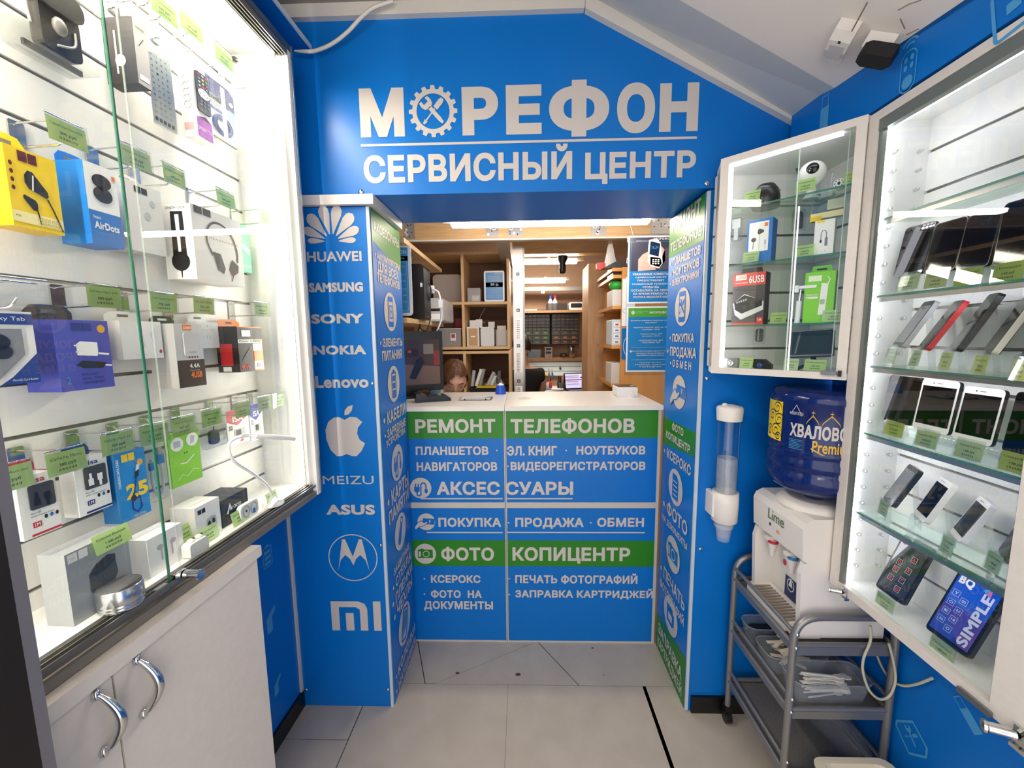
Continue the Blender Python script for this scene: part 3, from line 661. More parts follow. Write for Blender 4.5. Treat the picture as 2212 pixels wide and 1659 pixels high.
class U:
    """unit square laid on a face, for printing"""
    def __init__(s, m, x0, x1, z0, z1, y, st=.0004): s.m, s.x0, s.x1, s.z0, s.z1, s.y, s.st = m, x0, x1, z0, z1, y-st, st
    def P(s, p): return [(s.x0+(s.x1-s.x0)*a, s.z0+(s.z1-s.z0)*b) for a, b in p]
    def up(s): s.y -= s.st; return s
    def rect(s, a, b, c, d, mat): s.m.rectf(*s.P([(a, c)])[0][:1], s.P([(b, c)])[0][0], s.P([(a, c)])[0][1], s.P([(a, d)])[0][1], s.y, mat); return s
    def poly(s, p, mat): s.m.poly(s.P(p), s.y, mat); return s
    def ell(s, cx, cz, rx, rz, mat, n=20): x, z = s.P([(cx, cz)])[0]; s.m.ell(x, z, rx*(s.x1-s.x0), rz*(s.z1-s.z0), s.y, mat, n); return s
    def line(s, p, w, mat, c=False): s.m.line(s.P(p), w*(s.x1-s.x0), s.y, mat, c); return s
    def text(s, t, a, b, c, d, mat, bold=0, rot=0): q = s.P([(a, c), (b, d)]); s.m.text(t, q[0][0], q[1][0], q[0][1], q[1][1], s.y, mat, bold, rot); return s
    def bars(s, a, b, c, d, mat, n=14):
        w = (b-a)/n
        for k in range(n):
            if k % 3 != 2: s.rect(a+w*k, a+w*(k+.45+.3*((k*7) % 3 == 1)), c, d, mat)
        return s
NTAG = [0]
def tag_print(u, l1, price, mat=INK):
    u.text(l1, .1, .9, .66, .80, mat); u.text(price, .30, .72, .34, .5, mat, .02); u.bars(.27, .75, .16, .26, mat, 18)
def price_tag(F, cx, cz, y, label, l1='Кабель Micro', price='300 руб', w=.066, h=.041, mat=None, group=None, tilt=0, yaw=0, sleeve=True):
    Ft = F @ Matrix.Translation((cx, y, cz)) @ Matrix.Rotation(yaw, 4, 'Z') @ Matrix.Rotation(tilt, 4, 'X')
    t = Thing('price_tag', label, 'price tag', Ft, (0, 0, 0), group)
    m = MB(); m.rectf(-w/2, w/2, -h/2, h/2, 0, mat or TAG); tag_print(U(m, -w/2, w/2, -h/2, h/2, 0, .0003), l1, price); m.build('card', t)
    if sleeve: MB().box(-w/2-.001, w/2+.003, -.0016, -.0008, -h/2-.001, h/2+.006, CLEAR).build('sleeve', t)
    return t
def hook(F, x, z, yt, label, yw=YS, group='wire hooks on the slat wall'):
    t = Thing('display_hook', label, 'hook', F, (x, yw, z), group)
    MB().box(x-.012, x+.012, yw-.004, yw-.0005, z-.045, z+.012, CHROME, .003).build('back_plate', t)
    m = MB(); m.tube(m.arc([(x-.004, yw-.004, z+.004), (x-.004, yw-.012, z+.006), (x-.004, yt+.004, z+.010)], .006), .0017, CHROME, 7); m.tube([(x-.03, yt+.003, z+.010), (x+.03, yt+.003, z+.010)], .0015, CHROME, 6); m.build('tag_arm', t)
    m = MB(); m.tube(m.arc([(x+.003, yw-.004, z-.030), (x+.003, yw-.010, z-.032), (x+.003, yt+.022, z-.030), (x+.003, yt+.008, z-.016)], .008), .0021, CHROME, 7); m.build('rod', t)
    return t
def pack(name, label, cat, px, y0, y1, front, side=None, art=None, tab=None, F=FL, group=None, back=None):
    x0, x1, z0, z1 = rect(F, *px, y0)
    t = Thing(name, label, cat, F, ((x0+x1)/2, y1, z0), group)
    m = MB(); sm = side or front
    m.box(x0, x1, y0, y1, z0, z1, sm); m.rectf(x0, x1, z0, z1, y0-.0003, front)
    if art: art(U(m, x0, x1, z0, z1, y0-.0003), m)
    m.build('box', t)
    if tab:
        w = (x1-x0); c = (x0+x1)/2; k = tab[1]; m = MB()
        P = [(c-w*.42, z1), (c-w*.42, z1+k*.55), (c-w*.3, z1+k*.95), (c-w*.1, z1+k), (c+w*.1, z1+k), (c+w*.3, z1+k*.95), (c+w*.42, z1+k*.55), (c+w*.42, z1)]
        m.prism(P[::-1], y1-.002, y1-.001, tab[0]); m.rectf(c-.012, c+.012, z1+k*.45, z1+k*.7, y1-.0024, tab[2] if len(tab) > 2 else M('6a6a66', .6)); m.build('hang_tab', t)
    return t
Y_, K_, W_, B_, G_, R_ = M('f4cf10', .4), M('17171a', .4), M('f1f0ee', .4), M('1270c4', .4), M('7fc92c', .4), M('c9252c', .4)
GY, NV, OR = M('b7b9bb', .4), M('1f2f86', .4), M('e9791d', .4)
DKRED = M('5a1820', .4)
def budart(u, cx, cz, s, ang, c=K_):
    q = lambda p: rotp(p, cx, cz, s, ang)
    u.poly(q([(-.5, -.3), (-.62, 0), (-.5, .3), (-.2, .42), (.1, .34), (.9, .16), (1, 0), (.9, -.16), (.1, -.34), (-.2, -.42)]), c)
# row of boxes hanging under the upper tags, and all the rest of the hanging stock
def a_yellow(u, m):
    u.rect(0, 1, .06, .2, M('f3e7a8', .4)); u.rect(.24, .41, .84, .97, DKRED); u.rect(.43, .6, .84, .97, DKRED); u.up()
    for k in range(4): u.ell(.08, .78-.1*k, .035, .03, DKRED, 12)
    budart(u, .48, .60, .3, -25); budart(u, .4, .33, .18, 155); u.line([(.72, .44), (.82, .3), (.97, .04)], .035, K_); u.line([(.47, .3), (.5, .2), (.52, .08)], .03, K_)
    u.up(); u.line([(.44, .5), (.48, .7)], .03, W_); u.text('HONOR MUSIC', .46, .95, .12, .17, M('b3a24a', .5)); u.text('EARPHONES', .5, .95, .07, .11, M('b3a24a', .5)); u.text('M34', .05, .14, .12, .15, K_)
pack('earphone_box', 'yellow earphone box with black earbuds printed on it', 'boxed goods', (20, 127, 332, 495), .865, .915, Y_, M('e3b90c', .4), a_yellow, (Y_, .035))
def a_blue(u, m):
    u.rect(0, 1, .0, .42, B_); u.rect(.84, .95, .86, .92, OR); u.up()
    u.ell(.5, .8, .3, .09, K_); u.ell(.5, .64, .3, .1, K_); u.poly([(.2, .76), (.5, .68), (.5, .74)], K_)
    u.text('AirDots', .12, .9, .2, .29, W_, .03); u.text('Redmi', .12, .34, .32, .36, W_); u.text('wireless headset', .12, .75, .14, .17, LBLUE)
pack('earbud_box', 'blue and white earbud box hanging beside the yellow box', 'boxed goods', (190, 257, 362, 530), .858, .92, W_, B_, a_blue, (B_, .025))
pack('cable_box', 'pale grey box hanging behind the edge of the outer glass pane', 'boxed goods', (276, 352, 402, 545), .882, .925, M('d5d4d2', .4), M('c9c8c6', .4), lambda u, m: (u.rect(.25, .42, .86, .95, K_), u.rect(.44, .6, .86, .95, K_), u.ell(.72, .76, .07, .05, GY), u.ell(.55, .55, .09, .06, GY)), (M('d9d8d6', .4), .025))
def a_head(u, m):
    u.rect(.05, .2, .9, 1, K_); u.rect(.22, .37, .9, 1, K_); u.up()
    pts = smooth([(.34, .38, 0), (.25, .55, 0), (.27, .72, 0), (.40, .84, 0), (.60, .84, 0), (.78, .72, 0), (.87, .52, 0), (.86, .35, 0)])
    u.line([(q.x, q.y) for q in pts], .035, K_); u.poly([(.34, .43), (.5, .42), (.58, .22), (.54, .14), (.42, .18)], K_); u.poly([(.74, .38), (.88, .3), (.86, .2), (.72, .12), (.66, .22)], K_); u.line([(.74, .14), (.7, .05)], .02, K_)
    u.text('H E A D P H O N E S', .3, .9, .6, .625, M('4a4a48', .5))
t = pack('headphone_box', 'white headphone box with black headphones on two faces', 'boxed goods', (420, 522, 462, 610), .838, .915, M('dedcd9', .4), W_, a_head, None)
x0, x1, z0, z1 = rect(FL, 420, 522, 462, 610, .838)
m = MB(); h = z1-z0; yy = lambda u: .912-(.912-.840)*u
def sidep(p, mt, e=.0006): m.add([(x0-e, yy(a), z0+h*b) for a, b in p], [tuple(range(len(p)))], mt)
n = 18
sidep([(.5+.33*cos(2*pi*k/n), .24+.13*sin(2*pi*k/n)) for k in range(n)], K_); sidep([(.25, .33), (.28, .9), (.42, .9), (.45, .33)], K_); sidep([(.55, .33), (.58, .9), (.72, .9), (.75, .33)], K_); sidep([(.3, .86), (.7, .86), (.68, .9), (.32, .9)], K_); sidep([(.47, .12), (.53, .12), (.51, .02), (.49, .02)], K_)
tt = MB(); tt.text('LENGTH 120CM', 0, 1, 0, 1, 0, K_); m.add([(x0-.0008, yy(.12+.7*p.x), z0+h*(.93+.035*p.z)) for p in tt.v], tt.f, M('5a544c', .5))
m.build('side_lettering', t)
pack('adapter_box', 'mint green box half hidden behind the headphone box', 'boxed goods', (497, 540, 486, 584), .893, .925, M('7fd6a4', .4), None, lambda u, m: (u.rect(.62, .72, .85, .94, K_), u.up().poly([(.62, .62), (.96, .5), (.9, .38), (.62, .5)], W_), u.text('HAIR DRYER', .62, .96, .1, .16, W_)), (M('7fd6a4', .4), .02))
def blister(px, y0, y1, name, label, fill, cat='boxed goods', tabc=None):
    x0, x1, z0, z1 = rect(FL, *px, y0); t = Thing(name, label, cat, FL, ((x0+x1)/2, y1, z0))
    m = MB(); m.rbox(x0, x1, z0, z1, y0, y1-.002, .008, CLEAR); m.build('clear_shell', t)
    m = MB(); fill(m, x0, x1, z0, z1, (y0+y1)/2); m.build('contents', t); return t
def f_ear(m, a, b, c, d, y):
    w, h = b-a, d-c; dk = M('2a2725', .35)
    m.rbox(a+w*.22, a+w*.95, c+h*.62, c+h*.95, y-.018, y+.012, .02, dk); m.rbox(a+w*.3, a+w*.9, c+h*.12, c+h*.7, y-.010, y+.012, .012, M('37332f', .4)); m.ball((a+w*.55, y-.014, c+h*.45), (.012, .008, .016), M('8a8580', .3), 12)
    m.tube(smooth([(a+w*.15, y-.01, c+h*.3), (a+w*.1, y-.012, c+h*.6), (a+w*.25, y-.012, c+h*.8)]), .0025, M('cfcac2', .4), 6); m.tube(smooth([(a+w*.5, y-.012, c+h*.2), (a+w*.75, y-.014, c+h*.3), (a+w*.8, y-.012, c+h*.5)]), .002, M('b9b4ac', .4), 6); m.box(a+w*.1, a+w*.95, y, y+.006, c+h*.02, c+h*.09, dk)
blister((66, 203, -42, 122), .862, .925, 'blister_pack', 'large clear blister pack with a black headset inside, hanging highest', f_ear)
def a_blk(u, m): u.text('EARPHONES', .2, .8, .86, .9, K_); u.line([(.3, .6), (.7, .75)], .06, K_); u.rect(.15, .85, .08, .16, W_)
t = pack('slim_box', 'slim black and grey box hanging left of the white sticker sheet', 'boxed goods', (293, 320, 52, 183), .85, .92, M('a5a3a1', .4), K_, a_blk)
x0, x1, z0, z1 = rect(FL, 293, 320, 52, 183, .85); m = MB(); h = z1-z0
m.add([(x0-.0006, .885-.012*cos(2*pi*k/14), z0+h*.35+.012*sin(2*pi*k/14)) for k in range(14)], [tuple(range(14))], W_); m.add([(x0-.0006, q, z0+h*r) for q, r in ((.895, .15), (.891, .15), (.891, .8), (.895, .8))], [(0, 1, 2, 3)], W_); m.build('side_lettering', t)
x0, x1, z0, z1 = rect(FL, 325, 374, 112, 272, .888); t = Thing('sticker_sheet', 'sheet of white keyboard stickers with black letters in a clear sleeve', 'stickers', FL, ((x0+x1)/2, .89, z0))
m = MB(); m.box(x0, x1, .888, .8886, z0, z1, W_); u = U(m, x0, x1, z0, z1, .888)
for r in range(11):
    for c in range(4): u.text('ЙЦУКЕНГШЩЗФЫВАПРОЛДЖЯЧСМИТЬБЮ1234567890QWERTY'[(r*4+c) % 40], .12+.2*c, .2+.2*c, .14+.072*r, .165+.072*r, K_)
for c in range(5): u.rect(.08+.17*c, .2+.17*c, .04, .09, K_)
m.build('sheet', t); MB().box(x0-.003, x1+.003, .8855, .8862, z0-.005, z1+.01, CLEAR).build('sleeve', t)
def a_rem(u, m):
    u.poly([(.05, .02), (.95, .02), (.95, .3), (.6, .36), (.05, .3)], M('8a3f96', .4)); u.rect(.05, .95, .3, .42, W_); u.up()
    u.m.rbox(*[q for q in (u.P([(.12, 0)])[0][0], u.P([(.88, 0)])[0][0], u.P([(0, .4)])[0][1], u.P([(0, .98)])[0][1])], u.y-.004, u.y, .006, M('23262e', .4)); u.y -= .0048
    cs = [R_, GY, R_, M('4a7fc0'), Y_, M('3aa35a'), GY, GY]
    for r in range(9):
        for c in range(3): u.ell(.28+.22*c, .94-.055*r, .07, .014, cs[(r*3+c) % 8] if r < 4 else M('50535c', .4), 8)
    u.ell(.5, .68, .34, .07, W_); u.y += .0052; u.text('SMART TV', .1, .9, .12, .18, W_)
t = pack('remote_control_pack', 'white pack holding a dark remote control with coloured keys', 'boxed goods', (421, 455, 162, 300), .868, .905, W_, W_, a_rem)
x0, x1, z0, z1 = rect(FL, 421, 455, 162, 300, .868); m = MB(); h = z1-z0
for k in range(5): m.tube([(x0-.0006, .886-.009*cos(2*pi*q/12), z0+h*(.82-.09*k)+.009*sin(2*pi*q/12)) for q in range(12)], .0005, M('9a9896', .5), 4, True)
m.add([(x0-.0006, q, z0+h*r) for q, r in ((.9, .1), (.874, .1), (.874, .2), (.9, .2))], [(0, 1, 2, 3)], M('d3a5a2', .5)); m.build('side_lettering', t)
def f_acc(m, a, b, c, d, y):
    u = U(m, a, b, c, d, y); u.rect(.03, .97, .02, .97, W_); u.up(); u.poly([(.03, .62), (.97, .6), (.97, .9), (.8, .97), (.03, .97)], M('2b2a55', .4)); u.rect(.03, .72, .5, .7, W_); u.up(); u.text('COMPUTER', .1, .66, .62, .68, K_, .02); u.text('ACCESSORY', .1, .66, .54, .6, K_, .02); u.rect(.1, .66, .46, .51, NV); u.rect(.74, .94, .4, .62, M('7fb0d6', .4)); u.ell(.86, .74, .07, .035, W_)
    m.tube([(a+(b-a)*(.48+.3*cos(q*pi/8)), y-.004, c+(d-c)*(.26+.15*sin(q*pi/8))) for q in range(16)], .004, M('32428c', .4), 8, True); m.tube([(a+(b-a)*(.46+.24*cos(q*pi/8)), y-.006, c+(d-c)*(.25+.12*sin(q*pi/8))) for q in range(16)], .0035, M('3b4ea0', .4), 8, True)
blister((456, 516, 180, 302), .880, .905, 'accessory_pack', 'dark blue computer accessory pack with a coiled cable', f_acc)
def a_gal(u, m):
    u.rect(0, 1, .82, .97, M('24408f', .4)); u.poly([(.3, 0), (1, .0), (1, .42), (.52, .1)], M('24408f', .4)); u.up(); u.poly([(.02, .1), (.3, .08), (.78, .4), (.78, .76), (.02, .76)], M('8d8f94', .35)); u.up(); u.ell(.3, .58, .26, .12, M('26262a', .3)); u.ell(.4, .45, .18, .1, M('303036', .3)); u.text('Galaxy Tab', .12, .86, .86, .93, W_); u.text('MicroSD Card Reader', .5, .95, .04, .07, W_)
pack('card_reader_box', 'white and navy tablet accessory box at the edge of the photo', 'boxed goods', (-55, 78, 672, 832), .85, .915, W_, W_, a_gal, (M('24408f', .4), .03))
PU = M('4a4fae', .4)
def a_pur(u, m):
    u.rect(.3, .47, .85, .96, M('2b2c78', .4)); u.rect(.49, .66, .85, .96, M('2b2c78', .4)); u.ell(.85, .88, .08, .06, M('d9a62e', .4)); u.up()
    u.poly([(.34, .5), (.72, .48), (.74, .56), (.74, .68), (.42, .7), (.34, .66)], W_); u.line([(.3, .64), (.38, .64)], .03, W_); u.line([(.32, .55), (.4, .55)], .03, W_); u.line([(.74, .52), (.95, .5)], .04, W_)
    u.poly([(.3, .36), (.42, .42), (.88, .38), (.8, .3), (.42, .31)], K_); u.line([(.85, .34), (.98, .33)], .03, W_); u.text('RAPID CHARGE', .38, .68, .2, .24, M('2b2c78', .4)); u.text('DUAL PORT', .38, .8, .14, .18, M('2b2c78', .4), .02); u.text('CHARGER SET', .38, .8, .08, .12, M('2b2c78', .4), .02); u.text('2', .1, .17, .1, .2, LBLUE)
pack('charger_box', 'violet blue charger box with a white plug printed on it', 'boxed goods', (123, 240, 692, 842), .852, .918, PU, M('3a3f98', .4), a_pur, (M('3c3530', .5), .03))
pack('plug_box', 'plain white charger box hanging right of the violet box', 'boxed goods', (262, 350, 694, 775), .872, .915, W_, M('e6e2dc', .4), lambda u, m: (u.poly([(.42, .3), (.56, .3), (.52, .62), (.44, .62)], M('e2dedb', .4)), u.line([(.48, .62), (.48, .74)], .015, GY), u.ell(.93, .18, .04, .05, R_), u.line([(.72, .55), (.72, .7)], .015, GY), u.text('SuperCharge', .3, .6, .08, .12, GY)), (W_, .022))
def a_usb(u, m):
    u.rect(0, 1, 0, .43, K_); u.rect(.3, .62, .9, .985, OR); u.up(); u.m.rbox(*[q for q in (u.P([(.26, 0)])[0][0], u.P([(.84, 0)])[0][0], u.P([(0, .49)])[0][1], u.P([(0, .86)])[0][1])], u.y-.003, u.y, .006, M('c3c5c9', .3)); u.text('LDNIO', .33, .6, .92, .96, W_, .02)
    for k in range(4): u.rect(.42+.1*k, .47+.1*k, .46, .485, K_)
    u.y -= .0034; u.text('LDNIO', .42, .68, .54, .57, M('6f7176', .4)); u.y += .0034; u.text('4.4A', .42, .8, .3, .37, W_, .02); u.text('4USB', .44, .86, .14, .24, OR, .04); u.text('RAPID CHARGER', .42, .78, .25, .27, GY)
pack('charger_box', 'silver and black four port charger box', 'boxed goods', (381, 440, 700, 836), .846, .912, M('c9cacc', .35), M('b3b1ae', .35), a_usb, (K_, .02, W_))
x0, x1, z0, z1 = rect(FL, 381, 440, 700, 836, .846)
pack('plug_box', 'small white adapter box half behind the four port charger box', 'boxed goods', (426, 472, 696, 752), .893, .922, W_, W_, lambda u, m: (u.text('USB Power Adapter', .2, .85, .66, .72, GY), u.line([(.45, .35), (.45, .5)], .02, GY), u.line([(.58, .35), (.58, .5)], .02, GY), u.ell(.5, .85, .04, .035, GY)), (W_, .02))
def a_pow(u, m):
    u.rect(0, 1, .72, .98, K_); u.rect(.62, 1, .66, .98, W_); u.rect(.0, 1, .64, .72, M('d9d6d2', .4)); u.rect(0, .62, 0, .64, K_); u.rect(.55, 1, .18, .5, OR); u.up(); u.rect(.58, .96, .46, .62, W_); u.rect(.6, .97, .03, .22, W_); u.text('Power Adapter', .05, .95, .65, .7, K_, .02); u.up(); u.text('90W Universal', .61, .93, .56, .59, K_); u.text('AC Adapter', .61, .93, .49, .52, K_); u.bars(.68, .9, .07, .17, K_, 10); u.text('90W', .06, .4, .05, .16, R_, .03); u.rect(.15, .5, .78, .92, W_); u.line([(.12, .25), (.5, .55)], .06, M('55555a', .3))
t = pack('power_adapter_box', 'orange and black power adapter box near the end panel', 'boxed goods', (515, 567, 706, 802), .85, .915, OR, K_, a_pow, (OR, .022))
x0, x1, z0, z1 = rect(FL, 515, 567, 706, 802, .85); m = MB(); h = z1-z0; m.add([(x0-.0006, q, z0+h*r) for q, r in ((.905, .15), (.868, .15), (.868, .62), (.905, .62))], [(0, 1, 2, 3)], R_); m.add([(x0-.0006, q, z0+h*r) for q, r in ((.9, .02), (.875, .02), (.875, .12), (.9, .12))], [(0, 1, 2, 3)], W_); m.build('side_lettering', t)
def a_isa(c):
    def f(u, m):
        u.rect(.2, 1, .02, .055, c); u.text('isa', .42, .72, .87, .95, c, .02); u.m.rbox(*[q for q in (u.P([(.24, 0)])[0][0], u.P([(.92, 0)])[0][0], u.P([(0, .44)])[0][1], u.P([(0, .84)])[0][1])], u.y-.0015, u.y, .004, M('4b4a48', .15)); u.text('Micro USB', .24, .5, .37, .4, K_); u.text('кабель передачи данных', .24, .85, .32, .35, K_); u.rect(.26, .48, .15, .24, c)
        for k, q in enumerate((K_, B_, DKRED)): u.ell(.62+.15*k, .28, .045, .035, q, 14)
        u.up(); u.text('1M', .3, .44, .165, .225, W_, .02); u.y -= .0015; cc = W_ if c is NV else K_
        u.rect(.34, .5, .5, .62, cc); u.rect(.38, .46, .62, .72, cc); u.rect(.62, .78, .56, .68, cc); u.rect(.66, .74, .46, .56, cc)
    return f
pack('cable_box', 'white cable box with a red stripe and dark window', 'boxed goods', (40, 127, 1022, 1158), .872, .905, W_, W_, a_isa(R_), (R_, .025, W_))
pack('cable_box', 'white cable box with a navy stripe and two white plugs in the window', 'boxed goods', (163, 237, 986, 1108), .876, .908, W_, W_, a_isa(NV), (NV, .025, W_))
def a_hoc(u, m):
    u.rect(.22, .42, .86, .97, Y_); u.rect(.44, .64, .86, .97, Y_); u.ell(.8, .8, .1, .05, M('d9a62e', .4)); u.text('25', .25, .98, .3, .52, Y_, .05); u.text('CHARGING DATA CABLE', .04, .12, .5, .92, W_, .02, 90); u.up(); u.line([(.62, .6), (.52, .4), (.42, .3), (.4, .15), (.55, .08), (.7, .14), (.66, .3), (.5, .27)], .05, NV); u.poly([(.56, .58), (.7, .6), (.74, .7), (.6, .68)], K_); u.poly([(.62, .68), (.74, .7), (.78, .78), (.66, .77)], M('d9d9d9', .3)); u.ell(.46, .3, .09, .05, K_); u.text('X35', .7, .88, .06, .1, LBLUE); u.text('USB TO LIGHTNING', .4, .8, .02, .05, Y_)
pack('cable_box', 'bright blue charging cable box with a yellow number on it', 'boxed goods', (252, 320, 972, 1122), .872, .91, M('1e86cf', .4), M('1668a8', .4), a_hoc)
def f_bag(m, a, b, c, d, y):
    w, h = b-a, d-c; gy = M('c9ccd0', .4)
    m.tube(smooth([(a+w*.25, y, c+h*.62), (a+w*.22, y, c+h*.3), (a+w*.4, y, c+h*.1), (a+w*.65, y, c+h*.12), (a+w*.75, y, c+h*.4), (a+w*.7, y, c+h*.62)]), .003, gy, 7); m.box(a+w*.55, a+w*.85, y-.003, y+.003, c+h*.62, c+h*.78, M('3a86c6', .3)); m.box(a+w*.6, a+w*.8, y-.002, y+.002, c+h*.78, c+h*.9, ALU); m.box(a+w*.15, a+w*.32, y-.003, y+.003, c+h*.55, c+h*.68, M('3a86c6', .3)); m.box(a+w*.19, a+w*.28, y-.001, y+.001, c+h*.68, c+h*.74, ALU)
blister((322, 367, 955, 1082), .888, .9, 'cable_bag', 'clear bag with a pale cable and blue plugs', f_bag)
def a_grn(u, m):
    u.ell(.26, .8, .2, .13, W_); u.ell(.76, .82, .2, .13, W_); u.up(); u.rect(.16, .36, .74, .86, GY); u.poly([(.68, .74), (.8, .76), (.84, .88), (.72, .9)], GY); u.line([(.3, .42), (.5, .4), (.78, .52)], .03, W_); u.ell(.46, .6, .02, .015, K_, 8); u.ell(.54, .6, .02, .015, K_, 8); u.line([(.18, .12), (.35, .2), (.5, .14), (.7, .24), (.9, .2)], .02, M('d9f2b0', .2))
pack('cable_pouch', 'lime green cable pouch with two round pictures', 'boxed goods', (366, 434, 932, 1046), .888, .898, M('8ed11f', .3), None, a_grn)
def f_otg(m, a, b, c, d, y):
    w, h = b-a, d-c; m.rbox(a+w*.3, a+w*.68, c+h*.15, c+h*.85, y-.004, y+.004, .01, K_); m.box(a+w*.7, a+w*.88, y-.001, y, c+h*.3, c+h*.5, W_); m.tube([(a+w*.5, y, c+h*.85), (a+w*.52, y, c+h*1.02)], .0015, K_, 6)
blister((440, 492, 922, 966), .884, .896, 'adapter_bag', 'small clear bag with a black adapter', f_otg)
def a_card(c):
    def f(u, m):
        u.poly([(0, .7), (.45, .55), (1, .78), (1, 1), (0, 1)], c); u.up(); u.text('ISA', .25, .75, .66, .82, W_, .03); u.rect(.3, .8, .22, .45, GY); u.rect(.36, .6, .26, .42, K_); u.text('32', .06, .24, .45, .58, K_, .02); u.poly([(.5, .06), (.7, .06), (.65, .16)], c)
    return f
pack('memory_card_pack', 'white memory card pack with a red top', 'boxed goods', (490, 538, 884, 960), .893, .897, W_, None, a_card(R_))
pack('memory_card_pack', 'white memory card pack with a blue top', 'boxed goods', (540, 568, 872, 950), .893, .897, W_, None, a_card(M('3a4db0', .4)))

# price tags on their wire arms
ROWS = [
 ('the black headset blister', 330, -10, 'Гарнитура', '800 руб', TAG, 0), ('the slim black box', 355, 22, 'Наушники', '500 руб', TAG, 1), ('the keyboard sticker sheet', 414, 59, 'Наклейки на клавиатуру', '150 руб', TAG, 1), ('the remote control pack', 484, 125, 'Пульт универсальный', '350 руб', TAG, 1), ('the dark blue accessory pack', 546, 175, 'Кабель', '250 руб', TAGP, 1),
 ('the yellow earphone box', 146, 290, 'Гарнитура Hoco M34', '300 руб', TAG, 1), ('the blue and white earbud box', 294, 343, 'Наушники AirDots', '2 000 руб', TAGP, 1), ('the pale grey box', 377, 382, 'Наушники', '450 руб', TAG, 1), ('the white headphone box', 488, 431, 'Наушники Hoco', '900 руб', TAG, 1), ('the mint green box', 571, 470, 'Адаптер', '300 руб', TAGP, 1),
 ('the violet blue charger box', 226, 642, 'СЗУ Hoco Type-C 2USB', '600 руб', TAG, 1), ('the plain white charger box', 354, 655, 'СЗУ Huawei Type-C', '750 руб', TAG, 1), ('the four port charger box', 441, 661, 'СЗУ LDNIO 4.4A 4USB', '700 руб', TAG, 1), ('the orange power adapter box', 566, 669, 'Адаптер', '900 руб', TAGP, 1),
 ('the red striped cable box', 22, 1034, 'Кабель Micro (isa)', '300 руб', TAG, 1), ('the blue cable box in the lowest row', 145, 997, 'Кабель Micro', '300 руб', TAG, 1), ('the bright blue cable box', 255, 957, 'Кабель Micro 3.0', '350 руб', TAG, 1), ('the clear cable bag', 334, 938, 'Кабель Micro-USB 3.0', '300 руб', TAG, 1), ('the lime green cable pouch', 398, 920, 'Кабель Type-C (плоский)', '400 руб', TAG, 1), ('the small black adapter bag', 457, 902, 'Кабель Type-C', '400 руб', TAG, 1), ('the red topped memory card pack', 524, 885, 'Карта памяти', '600 руб', TAG, 1), ('the blue topped memory card pack', 572, 872, 'Карта памяти', '700 руб', TAGP, 1), ('the end of the row of cables', 602, 865, 'Кабель', '350 руб', TAGP, 1)]
for ph, px, py, l1, pr, mt, tg in ROWS:
    yt = .835; x, z = at(FL, px, py, yt)
    if x > 1.30: x = 1.275
    hook(FL, x, z+.014, yt, 'chrome double wire hook over '+ph)
    if tg: price_tag(FL, x, z, yt, 'green price tag on the wire arm over '+ph, l1, pr, .062, .040, mt, 'price tags on the wire arms', rad(random.uniform(-4, 4)), rad(random.uniform(-5, 5)))
x, z = at(FL, 45, 632, .83); t = Thing('tag_sleeve', 'empty clear plastic tag sleeve over the tablet accessory box', 'tag holder', FL, (x, .83, z)); MB().box(x-.035, x+.035, .83, .8308, z-.022, z+.022, CLEAR).build('sleeve', t); MB().tube([(x-.04, .829, z+.023), (x+.036, .829, z+.023)], .0018, CHROME, 6).build('bar', t)
hook(FL, x, z+.008, .835, 'chrome double wire hook over the tablet accessory box')

# goods standing on the showcase floor
def stand_box(name, label, near, right, back, topy, front, side, art=None, F=FL, z0=ZS0, cat='boxed goods', topm=None):
    x0, y0 = atz(F, *near, z0); x1 = at(F, *right, y0)[0]; y1 = atz(F, *back, z0)[1]; z1 = at(F, near[0], topy, y0)[1]
    y1 = min(y1, YS-.002) if F is FL else y1
    t = Thing(name, label, cat, F, ((x0+x1)/2, (y0+y1)/2, z0)); m = MB(); m.box(x0, x1, y0, y1, z0+.0005, z1, side); m.rectf(x0, x1, z0+.0005, z1, y0-.0003, front)
    if art: art(U(m, x0, x1, z0, z1, y0-.0003), m)
    m.build('box', t); return t, x0, x1, y0, y1, z1
GB = M('a3a7ab', .35)
def a_spk(u, m):
    u.rect(.03, .17, .86, .98, W_); u.rect(.19, .33, .86, .98, W_); u.up(); dk = M('3f4246', .3); u.poly([(.3, .34), (.34, .28), (.5, .25), (.68, .3), (.76, .42), (.74, .62), (.3, .58)], M('55585c', .3)); u.up(); u.poly([(.3, .58), (.42, .68), (.62, .74), (.74, .7), (.74, .62), (.6, .55), (.42, .52)], dk); u.text('hoco.', .06, .14, .9, .94, GY)
stand_box('speaker_box', 'grey speaker box standing at the front of the showcase floor', (161, 1354), (283, 1220), (107, 1350), 1190, GB, M('9a9ea2', .4), a_spk)
cx, cy = atz(FL, 264, 1306, ZS0); R = .034
t = Thing('bluetooth_speaker', 'round silver speaker with dark top before the grey box', 'speaker', FL, (cx, cy, ZS0))
SV = M('c6c9cd', .22, .9)
m = MB(); m.lathe([(R*.96, .0), (R, .002), (R, .006), (R*.985, .007), (R, .008), (R, .012), (R*.985, .013), (R, .014), (R, .040), (R*.95, .042)], (cx, cy, ZS0), SV, 40); m.build('body', t)
m = MB(); m.lathe([(R*.94, .0415), (R*.93, .043), (.001, .0425)], (cx, cy, ZS0), M('4f4f52', .6), 40); m.build('grille', t)
t, x0, x1, y0, y1, z1 = stand_box('earbud_box', 'white earbud box standing behind the outer glass edge', (326, 1250), (398, 1190), (303, 1232), 1163, W_, M('e4e4e6', .4), lambda u, m: (u.line([(.36, .62), (.36, .3)], .05, GY), u.ell(.33, .66, .09, .07, GY), u.line([(.66, .62), (.66, .3)], .05, GY), u.ell(.7, .66, .09, .07, GY)))
